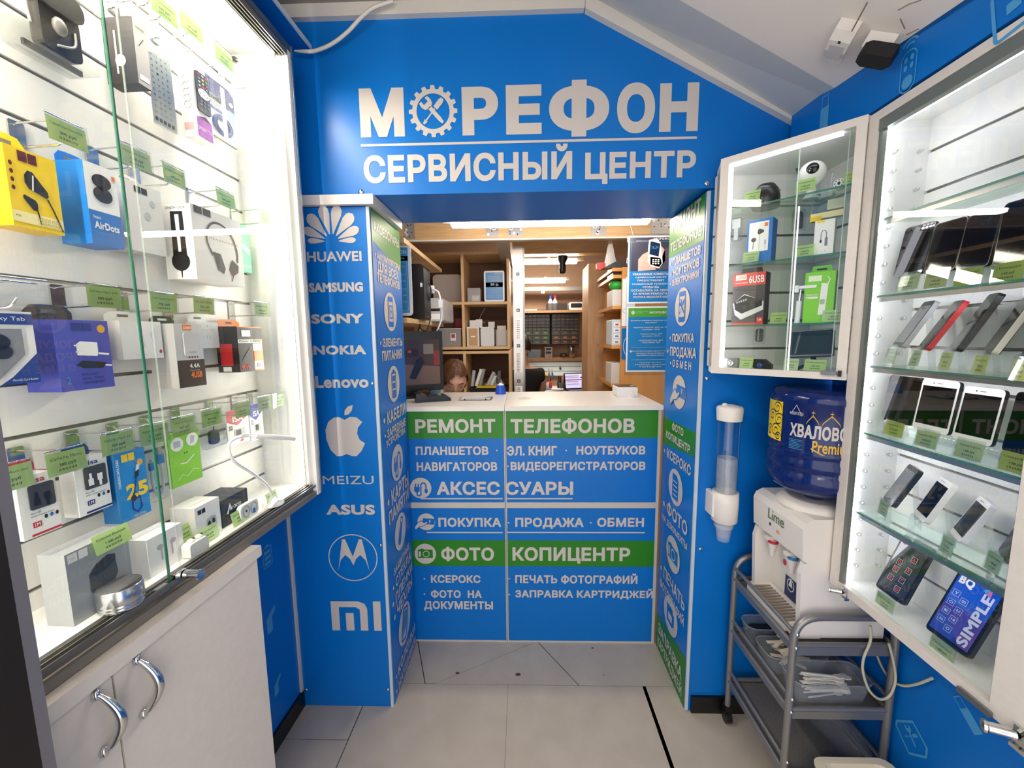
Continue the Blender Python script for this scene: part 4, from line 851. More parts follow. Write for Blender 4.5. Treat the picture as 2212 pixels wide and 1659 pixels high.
cx, cy = atz(FL, 424, 1196, ZS0)
t = Thing('earbud_case', 'open white earbud case with two earbuds at the front of the showcase floor', 'earbuds', FL, (cx, cy, ZS0))
m = MB(); m.rbox(cx-.026, cx+.026, ZS0, ZS0+.034, cy-.011, cy+.011, .007, W_); m.build('case', t)
for dx in (-.011, .011):
    m = MB(); m.ball((cx+dx, cy, ZS0+.037), (.008, .008, .006), M('e9e5dc', .3), 12); m.ball((cx+dx+.005, cy-.003, ZS0+.042), (.003, .003, .002), K_, 8); m.build('earbud', t)
stand_box('earbud_box', 'white earbud box with grey earbuds printed on it, standing against the slat wall', (428, 1180), (479, 1140), (398, 1165), 1095, W_, M('e4e2df', .4), lambda u, m: (u.rect(.1, .24, .78, .9, K_), u.rect(.26, .4, .78, .9, K_), u.up().poly([(.4, .3), (.8, .3), (.8, .55), (.6, .6), (.4, .55)], GY), u.up().ell(.5, .42, .06, .08, K_), u.ell(.68, .44, .06, .08, K_)))
stand_box('dash_camera_box', 'black box with a white logo standing by the bendy lamp', (482, 1142), (538, 1108), (444, 1128), 1080, M('141416', .35), K_, lambda u, m: (u.line([(.2, .42), (.3, .7), (.34, .5)], .06, W_), u.text('1000', .36, .72, .5, .64, W_, .02)))
cx, cy = atz(FL, 537, 1118, ZS0)
t = Thing('earphone_case', 'clear and white earphone case standing before the black box', 'earphones', FL, (cx, cy, ZS0))
m = MB(); m.rbox(cx-.035, cx+.035, ZS0+.001, ZS0+.045, cy-.006, cy+.006, .012, W_); m.build('case', t)
m = MB(); m.ring(cx-.014, ZS0+.024, .012, .015, .004, cy-.0065, GY); m.ring(cx+.016, ZS0+.024, .012, .015, .004, cy-.0065, GY); m.rectf(cx+.012, cx+.02, ZS0+.008, ZS0+.022, cy-.0068, B_); m.ell(cx-.014, ZS0+.026, .003, .004, cy-.0068, K_, 10); m.build('earbuds', t)
cx, cy = atz(FL, 590, 1090, ZS0)
t = Thing('gooseneck_lamp', 'white bendy lamp standing at the end of the showcase floor', 'lamp', FL, (cx, cy, ZS0))
MB().lathe([(.03, 0.0005), (.03, .006), (.012, .016), (.008, .022)], (cx, cy, ZS0), W_, 28).build('base', t)
P = [(cx, cy, ZS0+.02)]
for px, py, yy in ((578, 1050, cy), (545, 1022, cy+.0), (505, 995, cy), (494, 965, cy), (505, 948, cy-.005), (535, 941, cy-.02), (550, 942, cy-.03)): q = at(FL, px, py, yy); P.append((q[0], yy, q[1]))
m = MB(); m.tube(smooth(P), .0042, W_, 10); m.build('neck', t)
a, b = P[-1], at(FL, 634, 948, cy-.05); P2 = [a, ((a[0]+b[0])/2, cy-.045, (a[2]+b[1])/2+.001), (b[0], cy-.05, b[1])]
MB().tube(smooth(P2), .0075, W_, 12).build('light_head', t)
for px, py, l1, pr, w, ph, mt in ((243, 1163, 'Колонка Bluetooth', '1 200 руб', .066, 'leaning on the grey speaker box', TAG), (400, 1150, 'Наушники', '1 400 руб', .044, 'stuck on the white earbud box behind the outer glass edge', TAG), (452, 1158, 'Кейс для наушников', '800 руб', .058, 'standing beside the open earbud case', TAGP), (520, 1130, 'Гарнитура EarPods', '600 руб', .06, 'leaning low before the earphone case', TAG), (521, 1076, 'Наушники', '1 300 руб', .04, 'stuck on the black box by the bendy lamp', TAG), (588, 1082, 'Светильник USB', '200 руб', .05, 'leaning on the base of the bendy lamp', TAGP)):
    yt = {243: .805, 400: .835, 452: .812, 520: .805, 521: .845, 588: .80}[px]
    x, z = at(FL, px, py, yt); price_tag(FL, x, max(z, ZS0+.021), yt, 'green price tag '+ph, l1, pr, w, .036, mt, None, rad(-12), 0, False)

# ---------------------------------------------------------------- right: phone showcase
XE, XR, YD, YK = -1.115, -.725, .862, .984                    # inside of the far end, inside of the near post, glass, slat face
SH = [1.784, 1.594, 1.415, 1.238, 1.018]; ZB = .802
def right_case(t, xe, xr, z0=.783, z1=2.045):
    m = MB(); F_ = LAM
    for a, b, c, d in ((xe-.024, xe+.004, z0, z1), (xr-.004, xr+.05, z0, z1), (xe+.004, xr-.004, z0, z0+.022), (xe+.004, xr-.004, z1-.022, z1)): m.box(a, b, .854, .872, c, d, F_)
    m.build('frame', t)
    m = MB(); z = ZB; gs = [.8835+.0965*k for k in range(12)]
    for g in gs+[2.03]: m.box(xe, xr, YK, YK+.02, z, min(g-.0035, 2.022), SLAT); z = g+.0035
    m.build('slat_back', t)
    m = MB(); [m.box(xe, xr, YK+.006, YK+.0195, g-.0034, g+.0034, ALUD) for g in gs]; m.build('slat_inserts', t)
    MB().box(xe-.022, xe, .872, YK+.02, z0, z1, WHITE).build('end_panel', t); MB().box(xr, xr+.02, .872, YK+.02, z0, z1, WHITE).build('end_panel', t)
    MB().box(xe, xr, .872, YK, z0+.002, ZB, WHITE).build('floor_panel', t); MB().box(xe, xr, .872, YK, 2.022, z1-.002, WHITE).build('top_panel', t)
t = Thing('phone_showcase', 'white lit showcase of glass shelves holding phones', 'showcase', FR, (-.93, .93, .783))
right_case(t, XE, XR)
m = MB(); TRD = M('7b8078', .35, .4)
m.box(XE+.004, XR, .856, .872, 1.996, 2.022, TRD); m.box(XE+.004, XE+.016, .858, .868, ZB, 2.0, TRD); m.build('door_track', t)
MB().box(XE+.012, XR, .872, .880, 1.997, 2.006, LEDS).build('light_strip', t)
MB().box(XE+.0005, XE+.010, .872, .884, ZB+.01, 1.99, LEDS).build('light_strip', t)
p = MB(); p.cyl((XE+.0005, 0, 0), (XE+.011, 0, .002), .0045, CLEAR, 8); p.ball((XE+.011, 0, .002), .0035, M('c9cccb', .2), 8)
pin = p.build('shelf_pin', t); pin.location = Vector((0, .898, 1.93)); k = 0
for cy_ in (.898, .958):
    for j in range(25):
        z = 1.945-.0455*j
        if j == 0 and cy_ < .9: pin.location = Vector((0, cy_, z)); continue
        if any(abs(z-s_) < .012 for s_ in SH): continue
        o = pin.copy(); COL.objects.link(o); o.parent = t.o; o.location = Vector((0, cy_, z))
for i, z in enumerate(SH):
    s = Thing('glass_shelf', ['highest glass shelf of the phone showcase, empty on top', 'second glass shelf from the top of the phone showcase, under the row of black tablets', 'middle glass shelf of the phone showcase, under the slanted phones', 'fourth glass shelf down the phone showcase, under the white phones facing out', 'lowest glass shelf of the phone showcase, under the three tilted phones'][i], 'shelf', FR, (-.93, .93, z))
    m = MB(); m.add([(XE+.001, .876, z), (XR-.001, .876, z), (XR-.001, YK-.001, z), (XE+.001, YK-.001, z)], [(0, 1, 2, 3)], SHELFG); m.add([(XE+.001, .876, z-.005), (XR-.001, .876, z-.005), (XR-.001, YK-.001, z-.005), (XE+.001, YK-.001, z-.005)], [(3, 2, 1, 0)], SHELFG)
    m.add([(XE+.001, .876, z-.005), (XR-.001, .876, z-.005), (XR-.001, .876, z), (XE+.001, .876, z)], [(0, 1, 2, 3)], GEDGE); m.build('pane', s)
    m = MB(); m.box(XE+.012, XR-.004, .879, .881, z-.016, z-.0055, ALU); m.box(XE+.012, XR-.004, .881, .892, z-.007, z-.0055, ALU); m.build('light_profile', s)
    m = MB()
    for q in range(36): x = XE+.02+q*.0098; m.box(x-.0022, x+.0022, .8812, .8824, z-.013, z-.0088, LEDD)
    m.build('light_strip', s)
# lock of the glass door
def lock(F, x, z, y, t, sc=1.0):
    m = MB(); m.box(x-.004*sc, x+.016*sc, y-.004, y-.001, z-.018*sc, z+.012*sc, CHROME); m.cyl((x-.012*sc, y-.03*sc, z-.004), (x-.002, y-.004, z-.004), .0075*sc, CHROME, 16); m.cyl((x-.014*sc, y-.033*sc, z-.004), (x-.012*sc, y-.03*sc, z-.004), .009*sc, CHROME, 16); m.box(x-.004*sc, x+.018*sc, y-.008, y+.004, z-.022*sc, z-.016*sc, CHROME); m.build('lock', t)
x, z = at(FR, 1822, 1276, .854); lock(FR, x, z, .854, t, .9)
m = MB(); xc, zc = at(FR, 2105, 1515, .852); m.box(xc-.03, xc+.03, .848, .860, zc-.006, zc+.006, STEEL, .002); m.build('door_hinge', t)
m = MB(); m.rectf(XE+.004, XR, .806, 2.02, YD-.002, GLASS); m.box(XR-.006, XR, YD-.006, YD+.006, .806, 2.02, M('6f7078', .3, .4)); m.build('glass_door', t)
t2 = Thing('end_showcase', 'next white showcase at the edge of the photo with a large chrome lock', 'showcase', FR, (-.45, .93, .783))
right_case(t2, -.640, -.2)
MB().box(-.6395, -.630, .872, .884, ZB+.01, 1.99, LEDS).build('light_strip', t2)
x, z = at(FR, 2196, 1584, .85); lock(FR, x, z, .853, t2, 1.25)
MB().rectf(-.636, -.2, .806, 2.02, YD-.002, GLASS).build('glass_door', t2)

def phone(label, BL, BR, TL, yb, w=None, body='101012', side=None, face='black', th=.008, group=None, art=None, name='smartphone', cat='phone', tagpx=None, tl=None, stand=True, shelf=None, tm=TAG, r=.008):
    """three measured corners of the front face; w gives the true width of a phone that is turned away"""
    x0, z0 = at(FR, *BL, yb); bl = Vector((x0, yb, z0)); o, d = ray(FR, *BR)
    if w is None:
        k = (yb-o.y)/d.y; br = o+d*k; br.z = bl.z
    else:
        q = o-bl; a, b, c = d.dot(d), 2*d.dot(q), q.dot(q)-w*w; D = b*b-4*a*c; k = (-b-math.sqrt(max(D, 0)))/(2*a); br = o+d*k; br.z = bl.z+(br.z-bl.z)*.3
    u = (br-bl).normalized(); W_ = (br-bl).length; o, d = ray(FR, *TL); k = (bl-o).dot(u)/d.dot(u); tlp = o+d*k; v = tlp-bl
    h = v.length; v = v.normalized(); n = v.cross(u).normalized()
    if h > .2 or h < .08 or v.y < 0: print('PHONE?', label, round(W_, 3), round(h, 3), tuple(round(e, 2) for e in v))
    Fp = FR @ Matrix(((u.x, n.x, v.x, bl.x), (u.y, n.y, v.y, bl.y), (u.z, n.z, v.z, bl.z), (0, 0, 0, 1)))
    t = Thing(name, label, cat, Fp, (0, 0, 0), group); bm = M(body, .3)
    MB().rbox(0, W_, 0, h, 0, th, r, M(face if len(face) == 6 else '0b0b0c', .25) if face != 'white' else M('eceae8', .25), 5, M(side, .3, .0) if side else bm).build('body', t)
    m = MB()
    if art: art(U(m, W_*.06, W_*.94, h*.06, h*.96, -.0002), m)
    elif face == 'white':
        m.rectf(W_*.05, W_*.95, h*.12, h*.87, -.0004, SCREEN); m.rectf(W_*.42, W_*.58, h*.925, h*.935, -.0005, K_); m.ell(W_*.33, h*.93, .0018, .0018, -.0005, K_, 10)
    elif face == 'grey': m.rectf(W_*.06, W_*.94, h*.09, h*.9, -.0004, M('3c3d42', .06, coat=1))
    else: m.poly(m.rr(.0015, W_-.0015, .0015, h-.0015, r, 4), -.0004, SCREEN)
    m.build('screen', t)
    zs = shelf if shelf is not None else z0
    if stand:
        Fs = FR @ Matrix(((u.x, -u.y, 0, bl.x), (u.y, u.x, 0, bl.y), (0, 0, 1, zs), (0, 0, 0, 1))); s = Thing('phone_stand', 'clear plastic stand under the '+label, 'stand', Fs, (0, 0, 0), 'clear phone stands'); hz = bl.z-zs; c = W_/2; m = MB(); g = .022
        ly = math.hypot(v.x, v.y)*h*.75
        P = [(-.012, .0005), (-.008, hz-.002), (-.003, hz+.004)]
        P2 = [(-.003, hz-.003), (.014, hz-.003), (.014+ly, hz+v.z*h*.75), (.03+ly*1.0, .0008)]
        for Q in (P, P2):
            for a, b in zip(Q, Q[1:]): m.add([(c-g, a[0], a[1]), (c+g, a[0], a[1]), (c+g, b[0], b[1]), (c-g, b[0], b[1])], [(0, 1, 2, 3)], CLEAR)
        m.build('plastic', s)
    if tagpx:
        o, d = ray(FR, *tagpx); nn = Vector((-u.y, u.x, 0)); p0 = bl-nn*.014; k = (p0-o).dot(nn)/d.dot(nn); q = o+d*k
        if w is not None: u = (Vector((u.x, u.y, 0)).normalized()+Vector((1.6, 0, 0))).normalized()
        Ft = FR @ Matrix(((u.x, -u.y, 0, q.x), (u.y, u.x, 0, q.y), (0, 0, 1, q.z), (0, 0, 0, 1)))
        price_tag(Ft, 0, 0, 0, ('yellow-green' if tm is TAGY else 'green')+' price tag before the '+label, tl or 'Смартфон', random.choice(['3 500 руб', '4 000 руб', '1 800 руб', '2 500 руб']), .05 if w is None else .032, .036, tm, 'price tags before the phones', rad(-8))
    return t
for lb, BL, BR, TL, tp, tm in (('black tablet at the far end of the upper row', (1928.4, 600), (1991, 592), (1957, 494), (1963, 609), TAGP), ('second black tablet from the far end of the upper row', (1993, 593), (2061, 586), (2021, 484), (2021.5, 604), TAGP), ('third black tablet from the far end of the upper row', (2062, 585), (2133, 578), (2092, 468), (2091.5, 597), TAGY), ('black tablet at the near end of the upper row', (2142, 575), (2225, 566), (2171, 440), (2177, 587), TAGY)):
    phone(lb, BL, BR, TL, .905, tagpx=tp, shelf=SH[1], tm=tm, group='black tablets in the upper row', name='tablet', cat='tablet', tl='Планшет')
for lb, BL, BR, TL, tp, kw in (('slim phone with a silver side on the middle shelf', (1926, 747), (1947, 751), (1996, 652), (1925, 769), dict(face='grey', side='b9b9bd')), ('slanted phone with a red side', (1981, 752), (1998.5, 756), (2061, 651), (1977, 773), dict(side='c8202a')), ('slanted phone with a plain black side', (2047, 754.5), (2065, 759), (2136, 636), (2042, 780), dict(side='151515')), ('slanted phone with a cream side', (2121, 760), (2140, 765), (2208, 644), (2117, 788), dict(side='d9d2c4')), ('slanted phone nearest the showcase post', (2203, 768), (2224, 773), (2292, 648), (2202, 800), dict(side='2a2a2c'))):
    phone(lb, BL, BR, TL, .908, .066, tagpx=tp, shelf=SH[2], tm=TAGP if BL[0] < 2000 else TAGY, th=.010, group='slanted phones on the middle shelf', **kw)
for lb, BL, BR, TL, tp, kw in (('black phone beside the white phones facing out', (1901.4, 905), (1967.8, 917), (1924, 809), (1931, 926), dict(tm=TAGY)), ('white phone next to the black phone facing out', (1969.5, 923), (2047.7, 935), (1995, 817), (2001, 949), dict(face='white', tm=TAGP)), ('larger white phone facing out, nearer the post', (2055, 945.7), (2141, 961), (2085, 833), (2093, 973), dict(face='white', tm=TAGP)), ('black phone cut off by the edge of the photo', (2162, 973), (2245, 987), (2198, 845), (2194, 1000), dict(tm=TAGY))):
    phone(lb, BL, BR, TL, .902, tagpx=tp, shelf=SH[3], group='phones facing out on the fourth shelf', **kw)
for lb, BL, BR, TL, tp, kw in (('tilted black phone on the lowest glass shelf', (1906.4, 1076), (1924, 1094), (1964, 1001), (1908, 1097), dict(face='grey')), ('tilted white phone with a dark blue screen', (1972, 1108), (1995.6, 1129), (2031, 1027), None, dict(face='white', side='efefec')), ('tilted white phone with a grey screen', (2051, 1147.5), (2072, 1171), (2117, 1069), (2046, 1179), dict(face='white', side='e6e6ee')), ('tilted black phone half behind the showcase post', (2154.5, 1189), (2174.7, 1222), (2215, 1105), (2146, 1215), dict())):
    phone(lb, BL, BR, TL, .905, .062, tagpx=tp, shelf=SH[4], tm=TAGP, th=.011, group='tilted phones on the lowest shelf', **kw)
RD = M('d8303a', .4)
def a_red(u, m):
    u.rect(0, 1, 0, 1, M('2c2d33', .08, coat=1)); u.up(); u.ell(.14, .93, .09, .05, RD); u.text('PRESTIGIO', .26, .95, .9, .95, RD, .02); u.up(); u.ell(.14, .93, .04, .022, W_)
    for x, z, s in ((.3, .56, 'O'), (.3, .42, 'E'), (.28, .24, '3G'), (.7, .72, '3G'), (.7, .5, 'x'), (.66, .3, '7"'), (.66, .12, 'G')): u.line([(x-.09, z-.05), (x+.09, z-.05), (x+.09, z+.05), (x-.09, z+.05)], .012, GY, True); u.text(s, x-.05, x+.05, z-.03, z+.03, RD, .03)
def a_bq(u, m):
    u.rect(0, 1, 0, .5, M('3f3aa8', .08, coat=1)); u.rect(0, 1, .5, 1, M('1656c8', .08, coat=1)); u.up(); u.poly([(.0, 0), (.75, 0), (.35, .28), (0, .3)], M('2d44b4', .08, coat=1)); u.poly([(.55, 0), (1, 0), (1, .4), (.7, .2)], M('5b3a9e', .08, coat=1)); u.up()
    u.text('BQ', .06, .42, .8, .95, W_, .05); u.text('SIMPLE', .68, .93, .03, .86, M('c9cde8', .3), .04, 90); u.poly([(.62, .9), (.72, .86), (.8, .98)], LBLUE); u.poly([(.72, .86), (.84, .84), (.8, .96)], M('c86aa8', .3))
    for x, z, s in ((.16, .66, 'T'), (.4, .6, 'GPS'), (.16, .5, 'O'), (.4, .44, '8.0'), (.16, .35, 'E'), (.4, .29, '16'), (.16, .2, '3G'), (.4, .13, 'O')): u.line([(x-.085, z-.045), (x+.085, z-.045), (x+.085, z+.045), (x-.085, z+.045)], .012, M('9fb6ea', .3), True); u.text(s, x-.05, x+.05, z-.02, z+.02, M('b8c9f0', .3), .03)
phone('dark tablet with red printing on its screen', (1890.4, 1265), (1950, 1314), (1952, 1153), .905, body='10141f', side='12182a', art=a_red, name='tablet', cat='tablet', tagpx=(1911, 1302), shelf=ZB, tm=TAGP, tl='Планшет', th=.009)
phone('tablet with a blue and violet screen and large white lettering', (1997.8, 1355), (2090.5, 1423), (2077, 1224), .90, body='100f14', side='17131c', art=a_bq, name='tablet', cat='tablet', tagpx=(2034, 1404), shelf=ZB, tm=TAGP, tl='Планшет', th=.010)

# ---------------------------------------------------------------- corner cabinet (door plane y = 0, x = 0 .. LC)
LC, C0, C1 = .351, 1.372, 2.05
INV = FC.inverted()
def W2C(x, y): q = INV @ Vector((x, y, 0)); return (q.x, q.y)
t = Thing('corner_cabinet', 'white glazed corner cabinet hung above the water cooler', 'cabinet', FC, (LC/2, .1, C0))
Pn = [(0, 0), (LC, 0), W2C(1.02, 1.15), W2C(1.02, 1.460), W2C(.668, 1.460)]
def pent(z0, z1, mat, name, ins=0): m = MB(); m.prism([(p[0], p[1]) for p in Pn], z0, z1, mat, None, 'z'); return m.build(name, t)
pent(C0, C0+.018, WHITE, 'floor_panel'); pent(C1-.018, C1, WHITE, 'top_panel')
m = MB()
for a, b, c, d in ((0, .024, C0, C1), (LC-.022, LC, C0, C1), (.024, LC-.022, C0, C0+.02), (.024, LC-.022, C1-.02, C1)): m.box(a, b, -.006, .012, c, d, LAM)
m.build('frame', t)
def wallq(a, b, z0, z1, mat, name, th=.012, par=t):
    a, b = Vector(a), Vector(b); n = Vector((-(b-a).y, (b-a).x)).normalized()*th; m = MB(); m.prism([(a.x, a.y), (b.x, b.y), (b.x+n.x, b.y+n.y), (a.x+n.x, a.y+n.y)], z0, z1, mat, None, 'z'); return m
wallq(W2C(.640, 1.366), W2C(.668, 1.460), C0+.018, C1-.018, WHITE, 's', -.012).build('side_panel', t)
wallq(W2C(.668, 1.460), W2C(.640, 1.366), C0, C1, LAM, 's', .004).build('side_panel', t)
gsl = [1.45+.0962*k for k in range(6)]
for a, b, nm in ((W2C(.662, 1.4595), W2C(1.015, 1.4595), 'slat_back'), (W2C(1.0195, 1.455), W2C(1.0195, 1.15), 'slat_back')):
    m = MB(); z = C0+.018; aa, bb = Vector(a), Vector(b); n = Vector(((bb-aa).y, -(bb-aa).x)).normalized()
    for g in gsl+[C1]:
        ze = min(g-.004, C1-.018); P = [aa, bb, bb+n*.012, aa+n*.012]; m.prism([(q.x, q.y) for q in P], z, ze, SLAT, None, 'z'); z = g+.004
    for g in gsl: P = [aa, bb, bb+n*.005, aa+n*.005]; m.prism([(q.x, q.y) for q in P], g-.0039, g+.0039, ALUD, None, 'z')
    m.build(nm, t)
def CZ(px, py, y=.012): return at(FC, px, py, y)[1]
CS = [CZ(1855, 392), CZ(1700, 558), CZ(1700, 699)]
for i, z in enumerate(CS):
    s = Thing('glass_shelf', ['upper glass shelf in the corner cabinet, under the round white camera', 'middle glass shelf in the corner cabinet, under the blue earphone box', 'lower glass shelf in the corner cabinet, under the red power strip box'][i], 'shelf', FC, (.17, .1, z))
    P = [(.03, .014), (LC-.024, .014), W2C(1.0, 1.16), W2C(1.0, 1.44), W2C(.685, 1.44)]; m = MB()
    for zz in (z, z-.005): m.add([(p[0], p[1], zz) for p in P], [(0, 1, 2, 3, 4)], SHELFG)
    m.add([(.03, .014, z-.005), (LC-.024, .014, z-.005), (LC-.024, .014, z), (.03, .014, z)], [(0, 1, 2, 3)], GEDGE); m.build('pane', s)
MB().box(.0245, .030, .012, .020, C0+.02, C1-.022, LEDS).build('light_strip', t)
MB().box(.03, LC-.05, .013, .019, C1-.026, C1-.020, LEDS).build('light_strip', t)
xm = at(FC, 1710, 600, 0)[0]
m = MB(); m.rectf(.024, xm, C0+.02, C1-.02, -.001, GLASS); m.box(xm-.002, xm+.001, -.003, .001, C0+.02, C1-.03, M('dfeee6', .15)); m.build('glass_door', t)
m = MB(); m.rectf(xm-.03, LC-.022, C0+.02, C1-.02, .006, GLASS); m.box(LC-.036, LC-.034, .003, .006, C0+.02, C1-.02, M('bcd2c6', .15, alpha=.6)); m.build('glass_door', t)
MB().box(xm+.004, xm+.007, .001, .006, C0+.02, C1-.19, mat_lamp('pane_edge_glow', 'f4f6ff', 1.6)).build('light_strip', t)  # not a lamp: glow added for the light caught by the pane edge
m = MB(); lx, lz = at(FC, 1790, 806, -.01); m.box(lx-.017, lx+.017, -.016, -.004, lz-.005, lz+.006, STEEL, .002); m.box(lx+.02, lx+.028, -.014, -.004, lz-.008, lz+.008, K_); m.build('lock', t)
def CI(name, label, cat, px, y0, y1, zfix=None):
    """thing in the cabinet from its measured outline -> thing, x0, x1, z0, z1"""
    x0, x1, z0, z1 = rect(FC, *px, y0)
    if zfix is not None: z1 += zfix-z0; z0 = zfix
    return Thing(name, label, cat, FC, ((x0+x1)/2, (y0+y1)/2, z0)), x0, x1, z0, z1
ZF = C0+.0185
def cbox(name, label, px, y0, y1, front, side, art, zfix, tab=None):
    t, x0, x1, z0, z1 = CI(name, label, 'boxed goods', px, y0, y1, zfix); m = MB(); m.box(x0, x1, y0, y1, z0, z1, side); m.rectf(x0, x1, z0, z1, y0-.0003, front); art(U(m, x0, x1, z0, z1, y0-.0003), m); m.build('box', t)
    if tab: m = MB(); c, w = (x0+x1)/2, x1-x0; m.prism([(c-w*.35, z1), (c-w*.3, z1+.018), (c+w*.3, z1+.018), (c+w*.35, z1)][::-1], (y0+y1)/2, (y0+y1)/2+.001, tab); m.rectf(c-.012, c+.012, z1+.006, z1+.011, (y0+y1)/2-.0004, K_); m.build('hang_tab', t)
# upper shelf
t, x0, x1, z0, z1 = CI('dome_speaker', 'black rounded speaker on the upper glass shelf of the corner cabinet', 'speaker', (1626, 1672, 394, 440), .06, .12, CS[0]+.0005)
m = MB(); c = (x0+x1)/2; m.lathe([(.036, 0), (.039, .006), (.039, .034), (.034, .056), (.022, .072), (.001, .078)], (c, .09, z0), M('1b1a1b', .3), 28); m.build('body', t); m = MB(); m.tube([(c-.037+.074*k/8, .09-.036*sin(pi*k/8)*.9, z0+.045+.014*sin(pi*k/8)) for k in range(9)], .004, M('77767a', .25), 8); m.build('grille_band', t)
t, x0, x1, z0, z1 = CI('indoor_camera', 'round white home camera with a black eye on the upper glass shelf', 'camera', (1717, 1776, 341, 408), .06, .12, CS[0]+.0005)
m = MB(); c = (x0+x1)/2+.004; zc = z0+.072; m.ball((c, .09, zc), .035, W_, 28); m.build('body', t)
m = MB(); m.lathe([(.0155, .0315), (.0148, .0344), (.001, .0352)], (c+.006, .09, zc+.005), M('0e0f12', .15), 24, 'y'); m.build('lens', t)
m = MB(); m.lathe([(.02, 0), (.021, .005), (.012, .014), (.010, .045)], (c, .09, z0), W_, 24); m.build('base', t)
m = MB(); m.tube([(c-.034+.003*sin(q*.7), .088+.014*cos(q*.5), zc-.022+.009*q) for q in range(6)], .005, K_, 8); m.build('hinge', t)
t, x0, x1, z0, z1 = CI('router', 'white box with an upright antenna behind the round camera', 'router', (1757, 1800, 388, 404), .10, .15, CS[0]+.0005)
m = MB(); m.box(x0, x1, .10, .15, z0, z0+.02, W_, .004); m.build('body', t); m = MB(); m.tube([(x1-.012, .14, z0+.018), (x1-.010, .14, z0+.075)], [.004, .0025], W_, 10); m.build('antenna', t); m = MB(); m.ell((x0*.7+x1*.3), z0+.009, .007, .004, .0995, B_, 14); m.build('badge', t)
t, x0, x1, z0, z1 = CI('bullet_camera', 'white camera with a ring of small lamps on the upper glass shelf', 'camera', (1798, 1826, 364, 398), .03, .08, CS[0]+.0005)
m = MB(); c = (x0+x1)/2; m.lathe([(.012, .0), (.0125, -.004), (.0125, -.03), (.006, -.034)], (c, .04, z0+.014), W_, 24, 'y'); m.build('body', t); m = MB(); m.ell(c, z0+.014, .0035, .0045, .0392, K_, 12); [m.ell(c+.009*cos(q*pi/4), z0+.014+.009*sin(q*pi/4), .0016, .0018, .0392, K_, 8) for q in range(8)]; m.build('lamp_ring', t)
# second shelf
def a_xi(u, m):
    u.rect(.08, .86, .28, .94, W_); u.up(); u.rect(.68, .82, .82, .9, OR); budart(u, .52, .72, .16, 0); u.ell(.28, .55, .1, .05, K_); u.line([(.28, .52), (.26, .34)], .025, K_); u.line([(.5, .68), (.5, .32)], .02, GY); u.rect(.7, .78, .42, .52, GY); u.line([(.74, .42), (.74, .32)], .02, GY)
cbox('earphone_box', 'blue box with white earphone picture on the middle shelf of the corner cabinet', (1614, 1668, 462, 558), .05, .10, B_, M('1565b4', .4), a_xi, CS[1]+.0005)
def a_hub(u, m): u.line([(.35, .42), (.35, .62), (.42, .7), (.55, .7), (.62, .62), (.62, .5)], .03, K_); u.poly([(.3, .36), (.4, .36), (.4, .44), (.3, .44)], K_); u.poly([(.55, .26), (.7, .26), (.7, .5), (.55, .5)], M('85858a', .3)); u.rect(.1, .5, .93, .99, Y_); u.ell(.4, .12, .03, .012, GY, 8); u.ell(.6, .12, .03, .012, GY, 8)
cbox('adapter_box', 'tall white box with a small adapter printed on it, on the middle shelf', (1759, 1802, 470, 546), .04, .07, W_, M('dededb', .4), a_hub, CS[1]+.0005)
def hangbag(label, px, y0, fill, name='hanging_pack'):
    t, x0, x1, z0, z1 = CI(name, label, 'boxed goods', px, y0, y0+.02); m = MB(); m.box(x0, x1, y0, y0+.018, z0, z1, CLEAR, .004); m.build('clear_shell', t); m = MB(); fill(m, x0, x1, z0, z1, y0+.009); m.build('contents', t)
def f_blk(m, a, b, c, d, y): w, h = b-a, d-c; m.rbox(a+w*.18, a+w*.82, c+h*.08, c+h*.9, y-.006, y+.006, .008, M('2a2a2c', .3)); m.rbox(a+w*.4, a+w*.55, c+h*.1, c+h*.95, y-.008, y-.006, .004, M('8a8a8e', .3))
hangbag('clear pack with a dark car charger hanging behind the glass edge strip', (1711, 1738, 452, 497), .12, f_blk)
def f_wht(m, a, b, c, d, y): w, h = b-a, d-c; m.box(a+w*.1, a+w*.9, y-.004, y+.004, c+h*.55, c+h*.95, W_); m.box(a+w*.3, a+w*.7, y-.004, y+.004, c+h*.05, c+h*.55, M('e6e6e4', .4))
hangbag('pale adapter in a clear pack hanging beside the blue earphone box', (1578, 1600, 470, 520), .085, f_wht)
hangbag('clear pack with a black charger hanging under the lower glass shelf', (1627, 1650, 706, 742), .11, f_blk)
def f_refl(m, a, b, c, d, y): w, h = b-a, d-c; m.box(a, b, y-.01, y+.01, c+h*.1, c+h*.4, M('efe3a8', .4)); m.box(a+w*.5, b, y-.008, y+.008, c+h*.5, d, M('f1e9c4', .4)); m.box(a, a+w*.35, y-.012, y+.008, c, c+h*.25, Y_)  # yellow blocks shaped after a blurry reflection in the glass, no real pack
hangbag('pale yellow blocks modelling a slanted reflection above the tall white adapter box', (1752, 1822, 432, 474), .09, f_refl)
